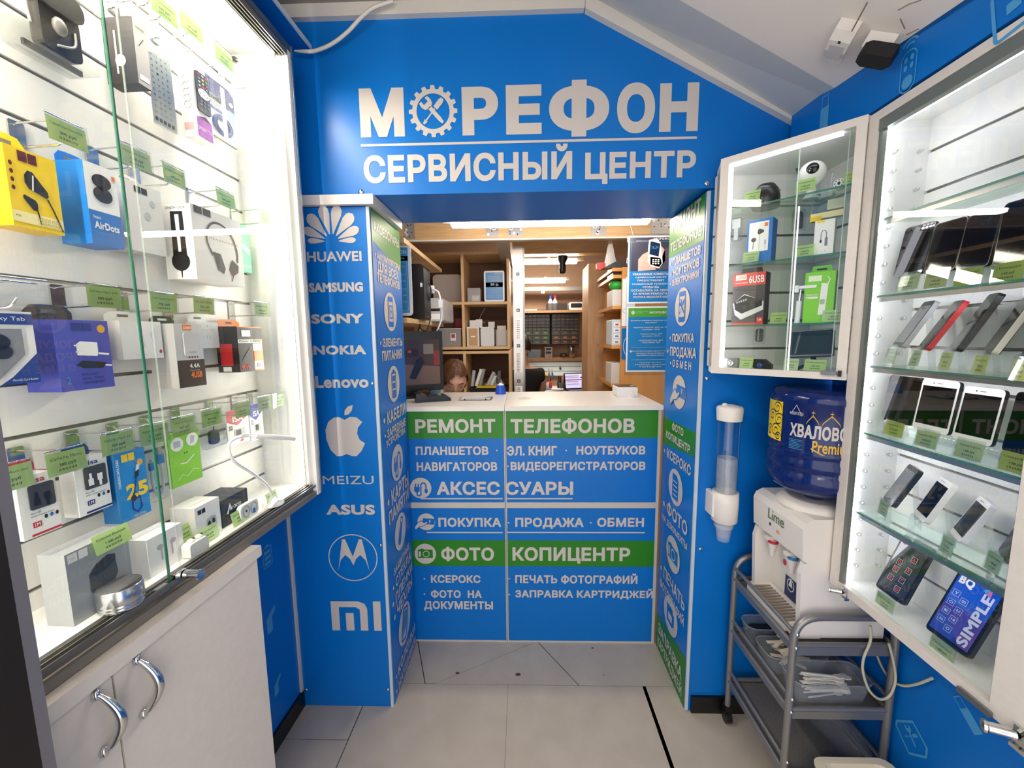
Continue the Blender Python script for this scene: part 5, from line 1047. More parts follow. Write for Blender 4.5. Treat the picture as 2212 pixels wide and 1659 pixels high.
# third shelf
def a_6u(u, m):
    u.rect(0, 1, .76, 1, M('d9463c', .4)); u.rect(0, 1, 0, .04, M('d9463c', .4)); u.up(); u.rect(.08, .42, .87, .97, W_); u.text('6USB', .5, .96, .8, .94, W_, .02); u.up(); u.text('LDNIO', .12, .4, .895, .945, OR, .02); u.text('POWER SOCKET', .08, .46, .8, .83, W_)
    u.poly([(.02, .42), (.38, .6), (.98, .44), (.98, .28), (.3, .1), (.1, .2)], M('d5d3d0', .3)); u.up(); u.poly([(.06, .44), (.38, .58), (.94, .46), (.94, .36), (.32, .22), (.1, .3)], K_); u.up()
    for q in range(5): u.rect(.14+.07*q, .18+.07*q, .42+.012*q, .46+.012*q, GY)
    for q, r in ((.4, .34), (.62, .4), (.8, .46)): u.ell(q, r, .06, .03, M('3a3a3e', .3), 12)
    u.rect(.8, .98, .04, .14, M('d9463c', .4)); u.up(); u.text('3.4A', .83, .95, .07, .11, W_, .02)
cbox('power_strip_box', 'red topped dark box of a power strip on the lower glass shelf', (1583, 1652, 582, 694), .045, .095, M('4a4346', .4), M('372f33', .4), a_6u, CS[2]+.0005, K_)
def a_k7(u, m):
    u.rect(.12, .55, .82, .93, M('e6f2d0', .4)); u.poly([(.5, .16), (.72, .16), (.78, .76), (.56, .78)], W_); u.up(); u.rect(.54, .7, .36, .46, M('a8b89a', .4)); u.rect(.06, .46, .48, .52, W_); u.text('K7', .07, .16, .485, .515, K_, .03); u.text('SELFIE STICK', .08, .46, .54, .57, W_, .02); u.line([(.74, .72), (.82, .84), (.74, .9)], .03, W_)
cbox('selfie_stick_box', 'lime green box beside the white selfie stick', (1737, 1803, 582, 692), .03, .06, M('86cf2a', .35), M('6fae22', .4), a_k7, CS[2]+.0005, M('6fbf22', .4))
t, x0, x1, z0, z1 = CI('selfie_stick', 'white selfie stick standing on the lower glass shelf', 'selfie stick', (1716, 1736, 582, 694), .024, .04, CS[2]+.0005); c = (x0+x1)/2
m = MB(); m.cyl((c-.002, .032, z0), (c, .032, z0+.065), .007, W_, 14); m.build('handle', t); m = MB(); m.cyl((c, .032, z0+.065), (c+.002, .032, z0+.098), .0035, CHROME, 10); m.build('rod', t); m = MB(); m.box(c-.004, c+.04, .026, .038, z0+.1, z0+.108, W_); m.box(c-.012, c-.002, .026, .038, z0+.09, z0+.11, W_); m.build('clamp', t)
# cabinet floor
t, x0, x1, z0, z1 = CI('action_camera', 'small silver camera at the front of the corner cabinet floor', 'camera', (1562, 1593, 777, 797), .03, .05, ZF); m = MB(); m.box(x0, x1, .03, .05, z0, z1, M('8a8c8a', .3, .5), .004); m.build('body', t); m = MB(); c = (x0+x1)/2+.004; zc = (z0+z1)/2; m.lathe([(.009, 0), (.009, .008), (.007, .010), (.005, .006), (.001, .006)], (c, .03, zc), CHROME, 20, 'y'); m.build('lens', t)
t, x0, x1, z0, z1 = CI('dash_camera', 'dark blue and black car camera lying on the corner cabinet floor', 'camera', (1626, 1666, 776, 796), .04, .065, ZF); m = MB(); m.prism([(x0, z0+.004), (x0+.004, z0), (x1, z0), (x1, z0+.012), (x1-.02, z1), (x0+.002, z1)], .04, .065, M('17181d', .3)); m.build('body', t); m = MB(); m.lathe([(.009, 0), (.008, .004), (.001, .004)], (x0+.02, .04, z0+.010), M('24457f', .15), 18, 'y'); m.build('lens', t)
t, x0, x1, z0, z1 = CI('car_navigator', 'black car navigator tilted on a stand on the corner cabinet floor', 'navigator', (1701, 1806, 712, 770), .045, .06)
Fn = FC @ Matrix.Translation(((x0+x1)/2, .05, (z0+z1)/2)) @ Matrix.Rotation(rad(-18), 4, 'X') @ Matrix.Rotation(rad(-4), 4, 'Y'); w, h = (x1-x0)*.46, (z1-z0)*.52; I2 = FC.inverted() @ Fn
def inn(mb): mb.v = [I2 @ p for p in mb.v]; return mb
m = MB(); m.rbox(-w, w, -h, h, 0, .012, .006, K_); inn(m).build('body', t); m = MB(); m.rectf(-w*.86, w*.86, -h*.78, h*.82, -.0006, M('20302a', .06, coat=1)); m.line(m.rr(-w*.96, w*.96, -h*.93, h*.95, .005), .0012, -.0005, GY, True); inn(m).build('screen', t)
m = MB(); cx = (x0+x1)/2+.006; m.tube([(cx, .058, z0-.002), (cx+.003, .062, z0-.03), (cx-.002, .06, ZF+.012)], .007, K_, 10); m.tube(smooth([(cx, .06, ZF+.012), (cx-.02, .05, ZF+.012), (cx-.035, .045, ZF+.004)]), .005, K_, 8); m.build('stand', t)
for px, py, yy, ph, tilt, w in ((1625, 423, .05, 'before the black rounded speaker', -14, .045), (1740, 400, .045, 'under the round white camera', -6, .048), (1843, 385, .025, 'beside the camera with the ring of lamps', -6, .04), (1622, 555, .035, 'before the blue earphone box', -14, .045), (1738, 544, .03, 'between the hanging pack and the tall white box', -16, .045), (1681, 687, .035, 'beside the red power strip box', -16, .042), (1800, 686, .02, 'before the lime green box', -16, .05), (1612, 788, .022, 'between the silver camera and the dark blue camera', -18, .038), (1708, 790, .02, 'beside the foot of the navigator stand', -18, .038), (1760, 795, .015, 'before the car navigator', -20, .052)):
    x, z = at(FC, px, py, yy); zs = max([q for q in CS+[ZF] if q < z+.012]+[ZF]); price_tag(FC, x, max(z, zs+.0185), yy, 'green price tag '+ph, 'Камера', '1 500 руб', w, .034, TAG if px not in (1800, 1708) else TAGP, None, rad(tilt), 0, False)

# ---------------------------------------------------------------- water corner: trolley, cooler, bottle, cups
TR = M('8d8b8a', .35, .6); MESH = mat_noise('perforated_grey_steel', '5f5c5a', '77736f', 220, .5)
t = Thing('trolley', 'grey three tier steel trolley under the water cooler', 'trolley', FF, (.93, 1.26, 0))
xa, xb, ya, yb = .785, 1.075, 1.098, 1.424; m = MB()
for y in (ya, yb):
    m = MB(); m.tube(m.arc([(xa, y, .07), (xa, y, .685), (xb, y, .685), (xb, y, .07)], .075, 8), .0105, TR, 12); m.build('end_frame', t)
for k, z in enumerate((.585, .378, .168)):
    m = MB(); m.box(xa+.006, xb-.006, ya+.004, yb-.004, z, z+.004, MESH); m.box(xa-.002, xa+.004, ya, yb, z-.012, z+.012, TR); m.box(xb-.004, xb+.002, ya, yb, z-.012, z+.012, TR); m.box(xa, xb, ya-.003, ya+.003, z-.02, z+.012, TR); m.box(xa, xb, yb-.003, yb+.003, z-.02, z+.012, TR); m.build('tray', t)
    m = MB(); m.cyl((xa, ya, z+.012), (xa, yb, z+.012), .0075, TR, 10); m.cyl((xb, ya, z+.012), (xb, yb, z+.012), .0075, TR, 10); m.cyl((xa, ya, z+.012), (xb, ya, z+.012), .0075, TR, 10); m.cyl((xa, yb, z+.012), (xb, yb, z+.012), .0075, TR, 10); m.build('tray_rim', t)
    m = MB(); m.cyl((xa, ya, z+.052), (xa, yb, z+.052), .0065, TR, 10); m.build('guard_rail', t); m = MB(); m.cyl((xb, ya, z+.052), (xb, yb, z+.052), .0065, TR, 10); m.build('guard_rail', t)
    for q in (z+.008, z+.05):
        m = MB(); m.ball((xa+.003, ya-.010, q), (.006, .004, .006), CHROME, 10); m.build('screw', t)
for x in (xa, xb):
    for y in (ya, yb):
        m = MB(); m.cyl((x-.010, y, .026), (x+.010, y, .026), .0255, BLACK, 18); m.box(x-.013, x+.013, y-.012, y+.016, .034, .072, BLACK, .004); m.build('caster', t)
# cooler, facing the aisle: frame x = -Y, y = X
CW = M('e9e3dc', .35); ZC = .594
t = Thing('water_cooler', 'white tabletop water cooler standing on the trolley', 'water cooler', JR, (-1.247, .93, ZC))
a, b, f0, f1 = -1.372, -1.122, .805, 1.062; zt_ = .968
m = MB(); m.prism([(f0+.075, ZC+.006), (f1, ZC+.006), (f1, zt_-.02), (f1-.02, zt_), (f0+.03, zt_), (f0+.008, zt_-.012), (f0, zt_-.03), (f0+.006, .842), (f0+.02, .834), (f0+.075, .834)], a, b, CW, axis='x')
for q in (a, b-.018): m.prism([(f0+.012, ZC+.026), (f0+.0748, ZC+.026), (f0+.0748, .8338), (f0+.012, .8338), (f0+.004, .80)], q, q+.018, CW, axis='x')
m.box(a, b, f0-.002, f0+.0748, ZC+.003, ZC+.0258, CW); m.build('body', t)
m = MB(); m.prism([(f0-.010, ZC+.004), (f0+.07, ZC+.004), (f0+.07, ZC+.034), (f0-.010, ZC+.027)], a+.012, b-.03, CW, axis='x')
for k in range(13):
    q = a+.035+.014*k; m.box(q, q+.007, f0+.0, f0+.055, ZC+.0285, ZC+.0345, M('8f8478', .6))
m.build('drip_tray', t)
for k, (x, c, ph) in enumerate(((-1.305, 'cc2b33', 'red'), (-1.205, '2f7fc4', 'blue'))):
    m = MB(); cz = .795; m.lathe([(.007, -.042), (.010, -.02), (.014, 0), (.014, .018)], (x, f0+.035, cz), CW, 18); m.cyl((x, f0+.035, cz+.005), (x, f0+.078, cz+.005), .008, CW, 12); m.box(x-.010, x+.010, f0+.010, f0+.045, cz+.018, cz+.03, CW, .004); o = lab(m.build('tap', t), 'white tap with a '+ph+' ring'); k_ = t.sub(o)
    m = MB(); m.lathe([(.0148, .006), (.0152, .009), (.0152, .014), (.0148, .017)], (x, f0+.035, cz), M(c, .4), 18, 'z', False); m.build('ring', k_)
    m = MB(); m.ell(x+.006, .735, .009, .011, f0+.0742, M(c, .4), 16); m.build('dot', t)
m = MB(); e = f0+.0740; m.rectf(-1.29, -1.145, .628, .70, e, M('20305e', .4)); m.poly([(-1.29, .70), (-1.145, .70), (-1.145, .728), (-1.29, .728)], e, CW); m.text('325-1', -1.225, -1.15, .668, .695, e-.0005, W_, .03); m.ring(-1.262, .675, .016, .02, .003, e-.0006, W_); m.poly([(-1.272, .67), (-1.252, .67), (-1.262, .70)], e-.0005, W_); m.text('заказ воды', -1.23, -1.15, .64, .655, e-.0005, W_); m.build('sticker', t)
m = MB(); m.text('Lime', -1.285, -1.205, .900, .934, f0-.0006, M('4a6a32', .4)); m.ell(-1.275, .882, .004, .006, f0+.0015, K_, 12); m.ell(-1.235, .874, .007, .005, f0+.002, M('e0a030', .4), 12); m.build('printing', t)
bx, by = .915, 1.240
m = MB(); m.lathe([(.10, .965), (.102, .972), (.088, .985), (.07, .99)], (bx-0, by, 0), CW, 36); m.v = [Vector((-p.y, p.x, p.z)) for p in m.v]; m.build('bottle_seat', t)
WATER = mat_haze('blue_bottle_plastic', '10276a', .12, .8)
t = Thing('water_bottle', 'big blue water bottle upside down on the cooler', 'bottle', FF, (bx, by, .99))
R = .134; pr = [(.026, .986), (.028, .996), (.05, 1.006), (.095, 1.02), (.122, 1.037), (R, 1.06), (R, 1.085), (R-.005, 1.09), (R-.005, 1.10), (R, 1.105), (R, 1.125), (R-.004, 1.13), (R-.004, 1.143), (R, 1.148), (R-.001, 1.155), (R-.003, 1.16), (R-.003, 1.296), (R, 1.300), (R, 1.312), (R-.006, 1.326), (.118, 1.334), (.10, 1.337)]
MB().lathe(pr, (bx, by, 0), WATER, 48).build('bottle', t)
d0 = Vector((-bx, -by)).normalized(); rt = Vector((-d0.y, d0.x))
def wrap(m, R=R-.0016):
    m.v = [Vector((bx+R*(d0.x*cos(p.x)+rt.x*sin(p.x))+0, by+R*(d0.y*cos(p.x)+rt.y*sin(p.x)), p.z)) for p in m.v]; return m
m = MB(); st = 12
for k in range(st):
    q0, q1 = -1.5+k*.062, -1.5+(k+1)*.062; w = .006*sin(k*1.3); m.add([(q0, 0, 1.175), (q1, 0, 1.175), (q1, 0, 1.296), (q0, 0, 1.296)], [(0, 1, 2, 3)], Y_)
wrap(m).build('label', t)
NVY = M('101a3a', .4); m = MB()
for cx_, cz_, r_ in ((-.92, 1.275, .02), (-.85, 1.24, .022), (-.94, 1.205, .024), (-.85, 1.188, .014), (-1.1, 1.25, .02), (-1.2, 1.2, .02)): m.line([(cx_+(r_/.134)*(1-q/22)*cos(q*.55), cz_+r_*(1-q/22)*sin(q*.55)) for q in range(20)], .0035, 0, NVY)
for v in m.v: pass
wrap(m, R-.0008).build('scrollwork', t)
m = MB(); m.text('ХВАЛОВСКАЯ', -.55, .92, 1.200, 1.240, 0, VINYL, .045); m.text('живая вода', -.58, -.3, 1.262, 1.273, 0, VINYL)
m.line([(-.54, 1.268), (-.44, 1.293), (-.34, 1.268)], .003, 0, VINYL)
for k in range(7): m.rectf(-.55, -.28-.03*(k % 3), 1.19-.0045*k, 1.1915-.0045*k, 0, LBLUE)
for k in range(8): m.rectf(-.8, .8, 1.150-.004*(k % 2), 1.1512-.004*(k % 2), 0, LBLUE)
wrap(m).build('lettering', t)
GOLD = M('c9a227', .35)
m = MB(); m.text('Premium', -.10, .62, 1.162, 1.196, 0, M('dcae2a', .35), .02); m.line([(-.12, 1.172), (.1, 1.156), (.4, 1.154), (.65, 1.166)], .004, 0, M('dcae2a', .35))
for cx_, s in ((-.12, .7), (.2, 1)):
    m.line([(cx_-.16*s, 1.242), (cx_-.13*s, 1.25), (cx_, 1.262+.008*s), (cx_+.13*s, 1.25), (cx_+.16*s, 1.242)], .004, 0, GOLD); m.line([(cx_, 1.262), (cx_, 1.278+.006*s)], .006, 0, GOLD); m.line([(cx_-.03, 1.276), (cx_+.03, 1.276)], .003, 0, GOLD)
wrap(m).build('gold_lettering', t)
# cup dispenser on the blue panel
dx, dy = .733, YF-.046
t = Thing('cup_dispenser', 'clear tube cup dispenser with white cap on the blue panel', 'cup dispenser', FF, (dx, YF, .75))
TW = M('e9e3de', .35)
m = MB(); m.lathe([(.036, .83), (.038, 1.20)], (dx, dy, 0), CLEAR, 28, 'z', False); m.build('tube', t)
m = MB(); m.lathe([(.041, 1.198), (.044, 1.24), (.040, 1.247), (.02, 1.252), (.004, 1.255)], (dx, dy, 0), TW, 32); m.ball((dx-.018, dy, 1.253), (.010, .010, .007), TW, 12); m.build('cap', t)
m = MB(); m.lathe([(.038, .822), (.043, .826), (.045, .90), (.044, .935), (.0405, .936)], (dx, dy, 0), TW, 32); m.box(dx-.05, dx-.03, dy-.01, YF-.001, .84, .93, TW, .006); m.box(dx-.03, dx+.03, dy+.02, YF-.001, .84, .92, TW); m.build('bracket', t)
t = Thing('cup_stack', 'stack of clear plastic cups inside the dispenser tube', 'plastic cups', FF, (dx, dy, .75))
CUP = mat_haze('frosted_cup_plastic', 'e2e5e6', .3, .3); BAG = mat_haze('clear_bag_plastic', 'c2c6cc', .25, .22)
m = MB(); pr = []
for k in range(32): pr += [(.031, .80+.0082*k), (.0335, .8045+.0082*k), (.0318, .8065+.0082*k)]
m.lathe(pr, (dx, dy, 0), CUP, 26, 'z', False); m.lathe([(.020, .748), (.0205, .75), (.030, .815)], (dx, dy, 0), CUP, 26, 'z', False); m.build('cups', t)
# tubs of spoons and sachets on the middle tier
TUB = mat_haze('grey_clear_tub', 'aeb6c0', .2, .28); zm = .383
def tub(label, x0, x1, y0, y1, h):
    t = Thing('plastic_tub', label, 'tub', FF, ((x0+x1)/2, (y0+y1)/2, zm)); m = MB(); e = .014
    lo = [(p[0], p[1], zm+.0005) for p in m.rr(x0+e, x1-e, y0+e, y1-e, .02)]; hi = [(p[0], p[1], zm+h) for p in m.rr(x0, x1, y0, y1, .03)]; n = len(lo)
    m.add(lo+hi, [(i, (i+1) % n, n+(i+1) % n, n+i) for i in range(n)]+[tuple(range(n))], TUB); m.tube(hi, .0022, TUB, 6, True); m.build('tub', t)
tub('dark clear tub at the far end of the trolley middle tier', .80, 1.03, 1.335, 1.412, .075)
tub('clear tub of paper sachets on the trolley middle tier', .80, 1.0, 1.215, 1.318, .065)
tub('clear tub of white plastic spoons at the near end of the trolley', .815, 1.05, 1.11, 1.205, .07)
STK = M('e4d6c2', .6); SPN = M('f0ece6', .35)
m = MB(); m.box(-.035, .035, -.006, .006, 0, .002, STK); src = m.build('sugar_sachet', None, FF)
random.seed(3)
for k in range(22):
    o = src if k == 0 else src.copy()
    if k: COL.objects.link(o)
    o.matrix_world = Matrix.Translation((.86+.05*random.random(), 1.235+.06*random.random(), zm+.030+.0024*k)) @ Matrix.Rotation(rad(random.uniform(-35, 35)), 4, 'Z') @ Matrix.Rotation(rad(random.uniform(-10, 10)), 4, 'Y'); tag(o, 'thin paper sachet lying in the tub on the trolley middle tier', 'sachet', 'paper sachets in the tub')
m = MB(); m.prism(m.rr(-.055, .04, -.0022, .0022, .002), 0, .0016, SPN, None, 'z'); m.prism([(.05+.014*cos(q*pi/7), .008*sin(q*pi/7)) for q in range(14)], 0, .002, SPN, None, 'z'); src = m.build('plastic_spoon', None, FF)
for k in range(26):
    o = src if k == 0 else src.copy()
    if k: COL.objects.link(o)
    o.matrix_world = Matrix.Translation((.915+.03*random.random(), 1.138+.04*random.random(), zm+.008+.0022*k)) @ Matrix.Rotation(rad(random.uniform(-12, 12)), 4, 'Z'); tag(o, 'white plastic spoon lying in the near tub on the trolley', 'spoon', 'white spoons in the near tub')
m = MB(); m.box(.83, .95, 1.35, 1.40, zm+.002, zm+.05, M('15161a', .5), .01); tag(m.build('black_wallet'), 'black soft case lying in the dark tub on the trolley', 'case')
t = Thing('cup_bag', 'clear bag of spare plastic cups lying on the lowest trolley tier', 'bag', FF, (.95, 1.25, .173))
m = MB(); m.lathe([(.02, 0), (.045, .02), (.05, .1), (.048, .22), (.02, .27)], (0, 0, 0), BAG, 20); Rm = Matrix.Translation((.98, 1.37, .225)) @ Matrix.Rotation(rad(100), 4, 'X') @ Matrix.Rotation(rad(18), 4, 'Y'); m.v = [Rm @ p for p in m.v]; m.build('bag', t)
# mains lead of the cooler, bin
m = MB(); P = []
for px, py in ((1880, 1352), (1880, 1385), (1866, 1420), (1864, 1450), (1877, 1490), (1900, 1510), (1922, 1502), (1934, 1470), (1930, 1430), (1920, 1390)): q = at(FF, px, py, 1.085); P.append((min(q[0], 1.085), 1.085, q[1]))
m.tube(smooth(P), .0035, M('c9c2a8', .5), 8); m2 = P
P = [P[-1]]
for px, py in ((1888, 1400), (1905, 1440), (1925, 1468), (1950, 1481), (1980, 1478), (2014, 1465)): q = at(FR, px, py, 1.05); w = FR @ Vector((q[0], 1.05, q[1])); P.append(tuple(w))
m.tube(smooth(P[1:]), .0035, M('c9c2a8', .5), 8)
o = m.build('mains_lead'); tag(o, 'cream mains lead looping behind the trolley', 'cable')
t = Thing('waste_bin', 'cream plastic bin on the floor by the trolley', 'bin', FF, (.93, .93, 0)); BN = M('d9cfb8', .45)
x0, x1, y0, y1, zb = .815, 1.035, .83, 1.045, .29
def loft(m, A, B, mat): n = len(A); m.add(A+B, [(i, (i+1) % n, n+(i+1) % n, n+i) for i in range(n)], mat)
m = MB(); Q = lambda e, z, r=.03: [(p[0], p[1], z) for p in m.rr(x0+e, x1-e, y0+e, y1-e, r)]
loft(m, Q(.03, .0), Q(.004, zb-.02), BN); loft(m, Q(.004, zb-.02), Q(0, zb), BN); loft(m, Q(0, zb), Q(.018, zb), BN); loft(m, Q(.018, zb), Q(.024, zb-.03), BN); m.add(Q(.024, zb-.03), [tuple(range(len(Q(.024, zb))))], BN); m.build('body', t)

# ---------------------------------------------------------------- reception counter of two units
YC, ZT, YCB = 1.826, 1.184, 2.30
PNL = BLUE; EDG = M('c3bdb6', .35); yq = YC-.0012
def crect(xl, xr, yt, yb): return rect(FF, xl, xr, yt, yb, YC)
zg0, zg1 = at(FF, 1090, 947, YC)[1], at(FF, 1090, 889, YC)[1]; zh0, zh1 = at(FF, 1090, 1223, YC)[1], at(FF, 1090, 1167, YC)[1]; zr0, zr1 = at(FF, 1090, 1097, YC)[1], at(FF, 1090, 1085, YC)[1]
units = []
for x0, x1, lb in ((-.60, -.0855, 'counter unit on the logo pillar side, blue and green front with white lettering'), (-.0835, .632, 'counter unit on the service pillar side, wider blue and green front with white lettering')):
    t = Thing('counter_unit', lb, 'counter', FF, ((x0+x1)/2, 2.05, 0)); units.append(t)
    m = MB(); m.box(x0, x1, YC+.016, YCB-.02, .0, ZT-.023, WHITE); m.build('carcass', t)
    MB().box(x0-.0005, x1+(.006 if x1 > 0 else 0), YC-.012, YCB, ZT-.022, ZT, LAM if 0 else M('e9e3dc', .3), .002).build('worktop', t)
    m = MB(); m.box(x0, x1, YC, YC+.015, .004, ZT-.0235, PNL); m.rectf(x0, x1, zg0, zg1+.002, YC-.0005, GREEN); m.rectf(x0, x1, zh0, zh1, YC-.0005, GREEN); m.build('front_panel', t)
    m = MB(); m.box(x0, x1, YC-.0035, YC, zr0, zr1, EDG); m.box(x0, x1, YC-.002, YC, .0, .008, EDG)
    if x1 > 0: m.box(x1-.012, x1+.001, YC-.003, YC+.01, .0, ZT-.023, EDG); m.box(x0, x0+.005, YC-.003, YC, .0, ZT-.023, EDG)
    else: m.box(x1-.004, x1, YC-.003, YC, .0, ZT-.023, EDG)
    m.build('edge_trim', t)
ml, mr = MB(), MB()
def ct(s, xl, xr, yt, yb, b=.04):
    a = crect(xl, xr, yt, yb); m = ml if xr < 1089 else mr; m.text(s, *a, yq, VINYL, b)
def cdot(px, py, r=.004):
    x, z = at(FF, px, py, YC); (ml if px < 1089 else mr).ell(x, z, r, r, yq, VINYL, 14)
for a in (('РЕМОНТ', 897, 1070, 905, 935), ('ТЕЛЕФОНОВ', 1103, 1371, 903, 937), ('ПЛАНШЕТОВ', 898, 1055, 964, 983), ('ЭЛ. КНИГ', 1095, 1203, 963, 984), ('НОУТБУКОВ', 1245, 1394, 963, 982), ('НАВИГАТОРОВ', 900, 1074, 998, 1017), ('ВИДЕОРЕГИСТРАТОРОВ', 1103, 1394, 997, 1019), ('АКСЕС', 943, 1080, 1040, 1069), ('СУАРЫ', 1092, 1238, 1040, 1069), ('ПОКУПКА', 947, 1083, 1118, 1138), ('ПРОДАЖА', 1113, 1261, 1118, 1142), ('ОБМЕН', 1290, 1391, 1118, 1138), ('ФОТО', 953, 1067, 1181, 1212), ('КОПИЦЕНТР', 1107, 1361, 1182, 1217), ('КСЕРОКС', 931, 1038, 1242, 1259), ('ПЕЧАТЬ ФОТОГРАФИЙ', 1113, 1377, 1238, 1261), ('ФОТО  НА', 931, 1041, 1274, 1292), ('ДОКУМЕНТЫ', 916, 1065, 1298, 1319), ('ЗАПРАВКА КАРТРИДЖЕЙ', 1113, 1411, 1271, 1294)): ct(*a)
for a in ((1073, 973), (1223, 973), (1097, 1007), (1099, 1129), (1276, 1129), (917, 1250), (917, 1283), (1100, 1250), (1100, 1284)): cdot(*a)
for xl, xr, yy in ((909, 1086, 1077), (922, 1086, 1150)): a = crect(xl, xr, yy-1.2, yy+1.2); ml.rectf(*a, yq, VINYL)
for xl, xr, yy in ((1092, 1237, 1077), (1094, 1393, 1150)): a = crect(xl, xr, yy-1.2, yy+1.2); mr.rectf(*a, yq, VINYL)
ml.build('lettering', units[0]); mr.build('lettering', units[1])
for px, py, k, r in ((909, 1054, 'plug', 23), (921, 1127, 'hand', 19), (919, 1196, 'camera', 23)):
    a = crect(px-r, px+r, py-r, py+r); m = MB(); disc(m, (a[0]+a[1])/2, (a[2]+a[3])/2, (a[1]-a[0])/2, yq, k, VINYL, GREEN if k == 'camera' else BLUE); m.build('pictogram', units[0])
x, y = atz(FF, 1134, 861, ZT); m = MB(); m.lathe([(.030, .0005), (.030, .003), (.022, .0032), (.022, .001)], (x, y, ZT), M('e6e2dc', .3), 28); m.lathe([(.012, .001), (.012, .004), (.001, .004)], (x, y-.004, ZT), M('c9c6c2', .3), 20); m.build('cable_grommet', units[1])

# things on the counter
x, y = atz(FF, 935, 866, ZT)
t = Thing('card_terminal', 'dark blue card payment terminal on the counter', 'payment terminal', FF, (x, y, ZT)); DB = M('1c2230', .35)
Rz = Matrix.Translation((x, y, 0)) @ Matrix.Rotation(rad(-68), 4, 'Z')
def place(m): m.v = [Rz @ p for p in m.v]; return m
m = MB(); m.prism([(-.085, ZT+.0005), (.085, ZT+.0005), (.085, ZT+.014), (.06, ZT+.030), (-.03, ZT+.026), (-.06, ZT+.044), (-.085, ZT+.044)], -.037, .037, DB, axis='x'); m.v = [Vector((p.x, p.y, p.z)) for p in m.v]; place(m).build('body', t)
m = MB(); 
for r in range(4):
    for c in range(3):
        a, b = -.022+.022*c, .0+.016*r; zz = ZT+.0285+.0003*r; m.box(a-.008, a+.008, b-.020, b-.009, zz-.002, zz+.002, (M('3a3f4c', .4), M('3a3f4c', .4), M('3a3f4c', .4), (R_, Y_, M('3aa35a', .4))[c])[r])
place(m).build('keypad', t); m = MB(); m.add([(-.028, -.058, ZT+.0436), (.028, -.058, ZT+.0436), (.028, -.032, ZT+.0285), (-.028, -.032, ZT+.0285)], [(0, 1, 2, 3)], M('9db0bd', .15)); place(m).build('display', t)
x, y = atz(FF, 940, 851, ZT); t = Thing('business_card_holder', 'clear holder of blue and white business cards behind the payment terminal', 'card holder', FF, (x, y, ZT))
Rz = Matrix.Translation((x, y+.03, 0)) @ Matrix.Rotation(rad(28), 4, 'Z'); m = MB()
for a in ((-.042, .042, -.018, -.0165, ZT, ZT+.04), (-.042, .042, .018, .0195, ZT, ZT+.07), (-.042, -.0405, -.018, .018, ZT, ZT+.05), (.0405, .042, -.018, .018, ZT, ZT+.05)): m.box(*a, CLEAR)
place(m).build('holder', t); m = MB(); m.box(-.038, .038, -.012, .008, ZT+.001, ZT+.052, W_); m.rectf(-.038, .038, ZT+.001, ZT+.052, -.0125, LBLUE); m.text('СЕРВИС', -.03, .02, ZT+.03, ZT+.04, -.013, W_); m.text('ЦЕНТР', -.03, .01, ZT+.015, ZT+.024, -.013, W_); m.rectf(.022, .038, ZT+.001, ZT+.052, -.0128, M('e9dfa8', .4)); place(m).build('cards', t)
x, y = atz(FF, 1028, 862, ZT); t = Thing('flyer_holder', 'clear flat holder with a printed sheet lying on the counter', 'flyer holder', FF, (x, y, ZT))
m = MB(); m.rbox(x-.085, x+.085, ZT+.0005, ZT+.022, y-.055, y-.05, .008, CLEAR); m.prism(m.rr(x-.085, x+.085, y-.05, y+.06, .02), ZT+.0005, ZT+.004, CLEAR, None, 'z'); m.build('holder', t)
m = MB(); m.box(x-.075, x+.075, y-.045, y+.055, ZT+.0042, ZT+.0052, W_); tt = MB(); tt.text('УЖЕ В ПРОДАЖЕ', 0, 1, 0, 1, 0, NV, .02); m.add([(x+.055-.11*p.x, y+.012-.02*p.z, ZT+.0056) for p in tt.v], tt.f, NV); m.add([(x+.04, y+.02, ZT+.0055), (x+.074, y+.0, ZT+.0055), (x+.074, y+.054, ZT+.0055)], [(0, 1, 2)], LBLUE)
for k in range(3): m.box(x-.06, x+.06, y-.04+.008*k, y-.037+.008*k, ZT+.0052, ZT+.0055, GY)
m.build('sheet', t)
for a in (-.05, .055):
    mm = MB(); mm.cyl((x+a, y-.056, ZT+.006), (x+a, y-.049, ZT+.006), .004, K_, 10); mm.build('foot', t)
x, y = atz(FF, 1081, 852, ZT); t = Thing('desk_bell', 'small blue cone stand with a white top on the counter', 'stand', FF, (x, y, ZT)); BL2 = M('1f4fc0', .35)
m = MB(); m.lathe([(.030, .0005), (.030, .006), (.022, .045), (.020, .05)], (x, y+.02, ZT), BL2, 28); m.build('cone', t); m = MB(); m.lathe([(.019, .05), (.018, .054), (.008, .056), (.008, .062), (.001, .062)], (x, y+.02, ZT), W_, 24); m.build('cap', t)
x, y = atz(FF, 1355, 858, ZT); t = Thing('scanner', 'white box reader with black top on the counter near the service pillar', 'reader', FF, (x, y, ZT))
m = MB(); m.box(x-.052, x+.052, y, y+.11, ZT+.0005, ZT+.052, W_, .006); m.build('body', t); MB().box(x-.048, x+.048, y+.006, y+.104, ZT+.052, ZT+.055, M('1b1512', .2), .004).build('lid', t); MB().box(x+.02, x+.04, y+.02, y+.035, ZT+.055, ZT+.0565, M('cfcac4', .4)).build('button', t)
m = MB(); m.tube(smooth([(x+.018, y+.002, ZT+.028), (x+.02, y-.014, ZT+.022), (x+.026, y-.03, ZT+.006)]), .0045, M('e2dcd2', .4), 8); m.build('lead', t)
m = MB(); m.lathe([(.034, .0), (.032, .0012), (.001, .0012)], (x+.02, y-.035, ZT), W_, 24); m.build('sticker', t)

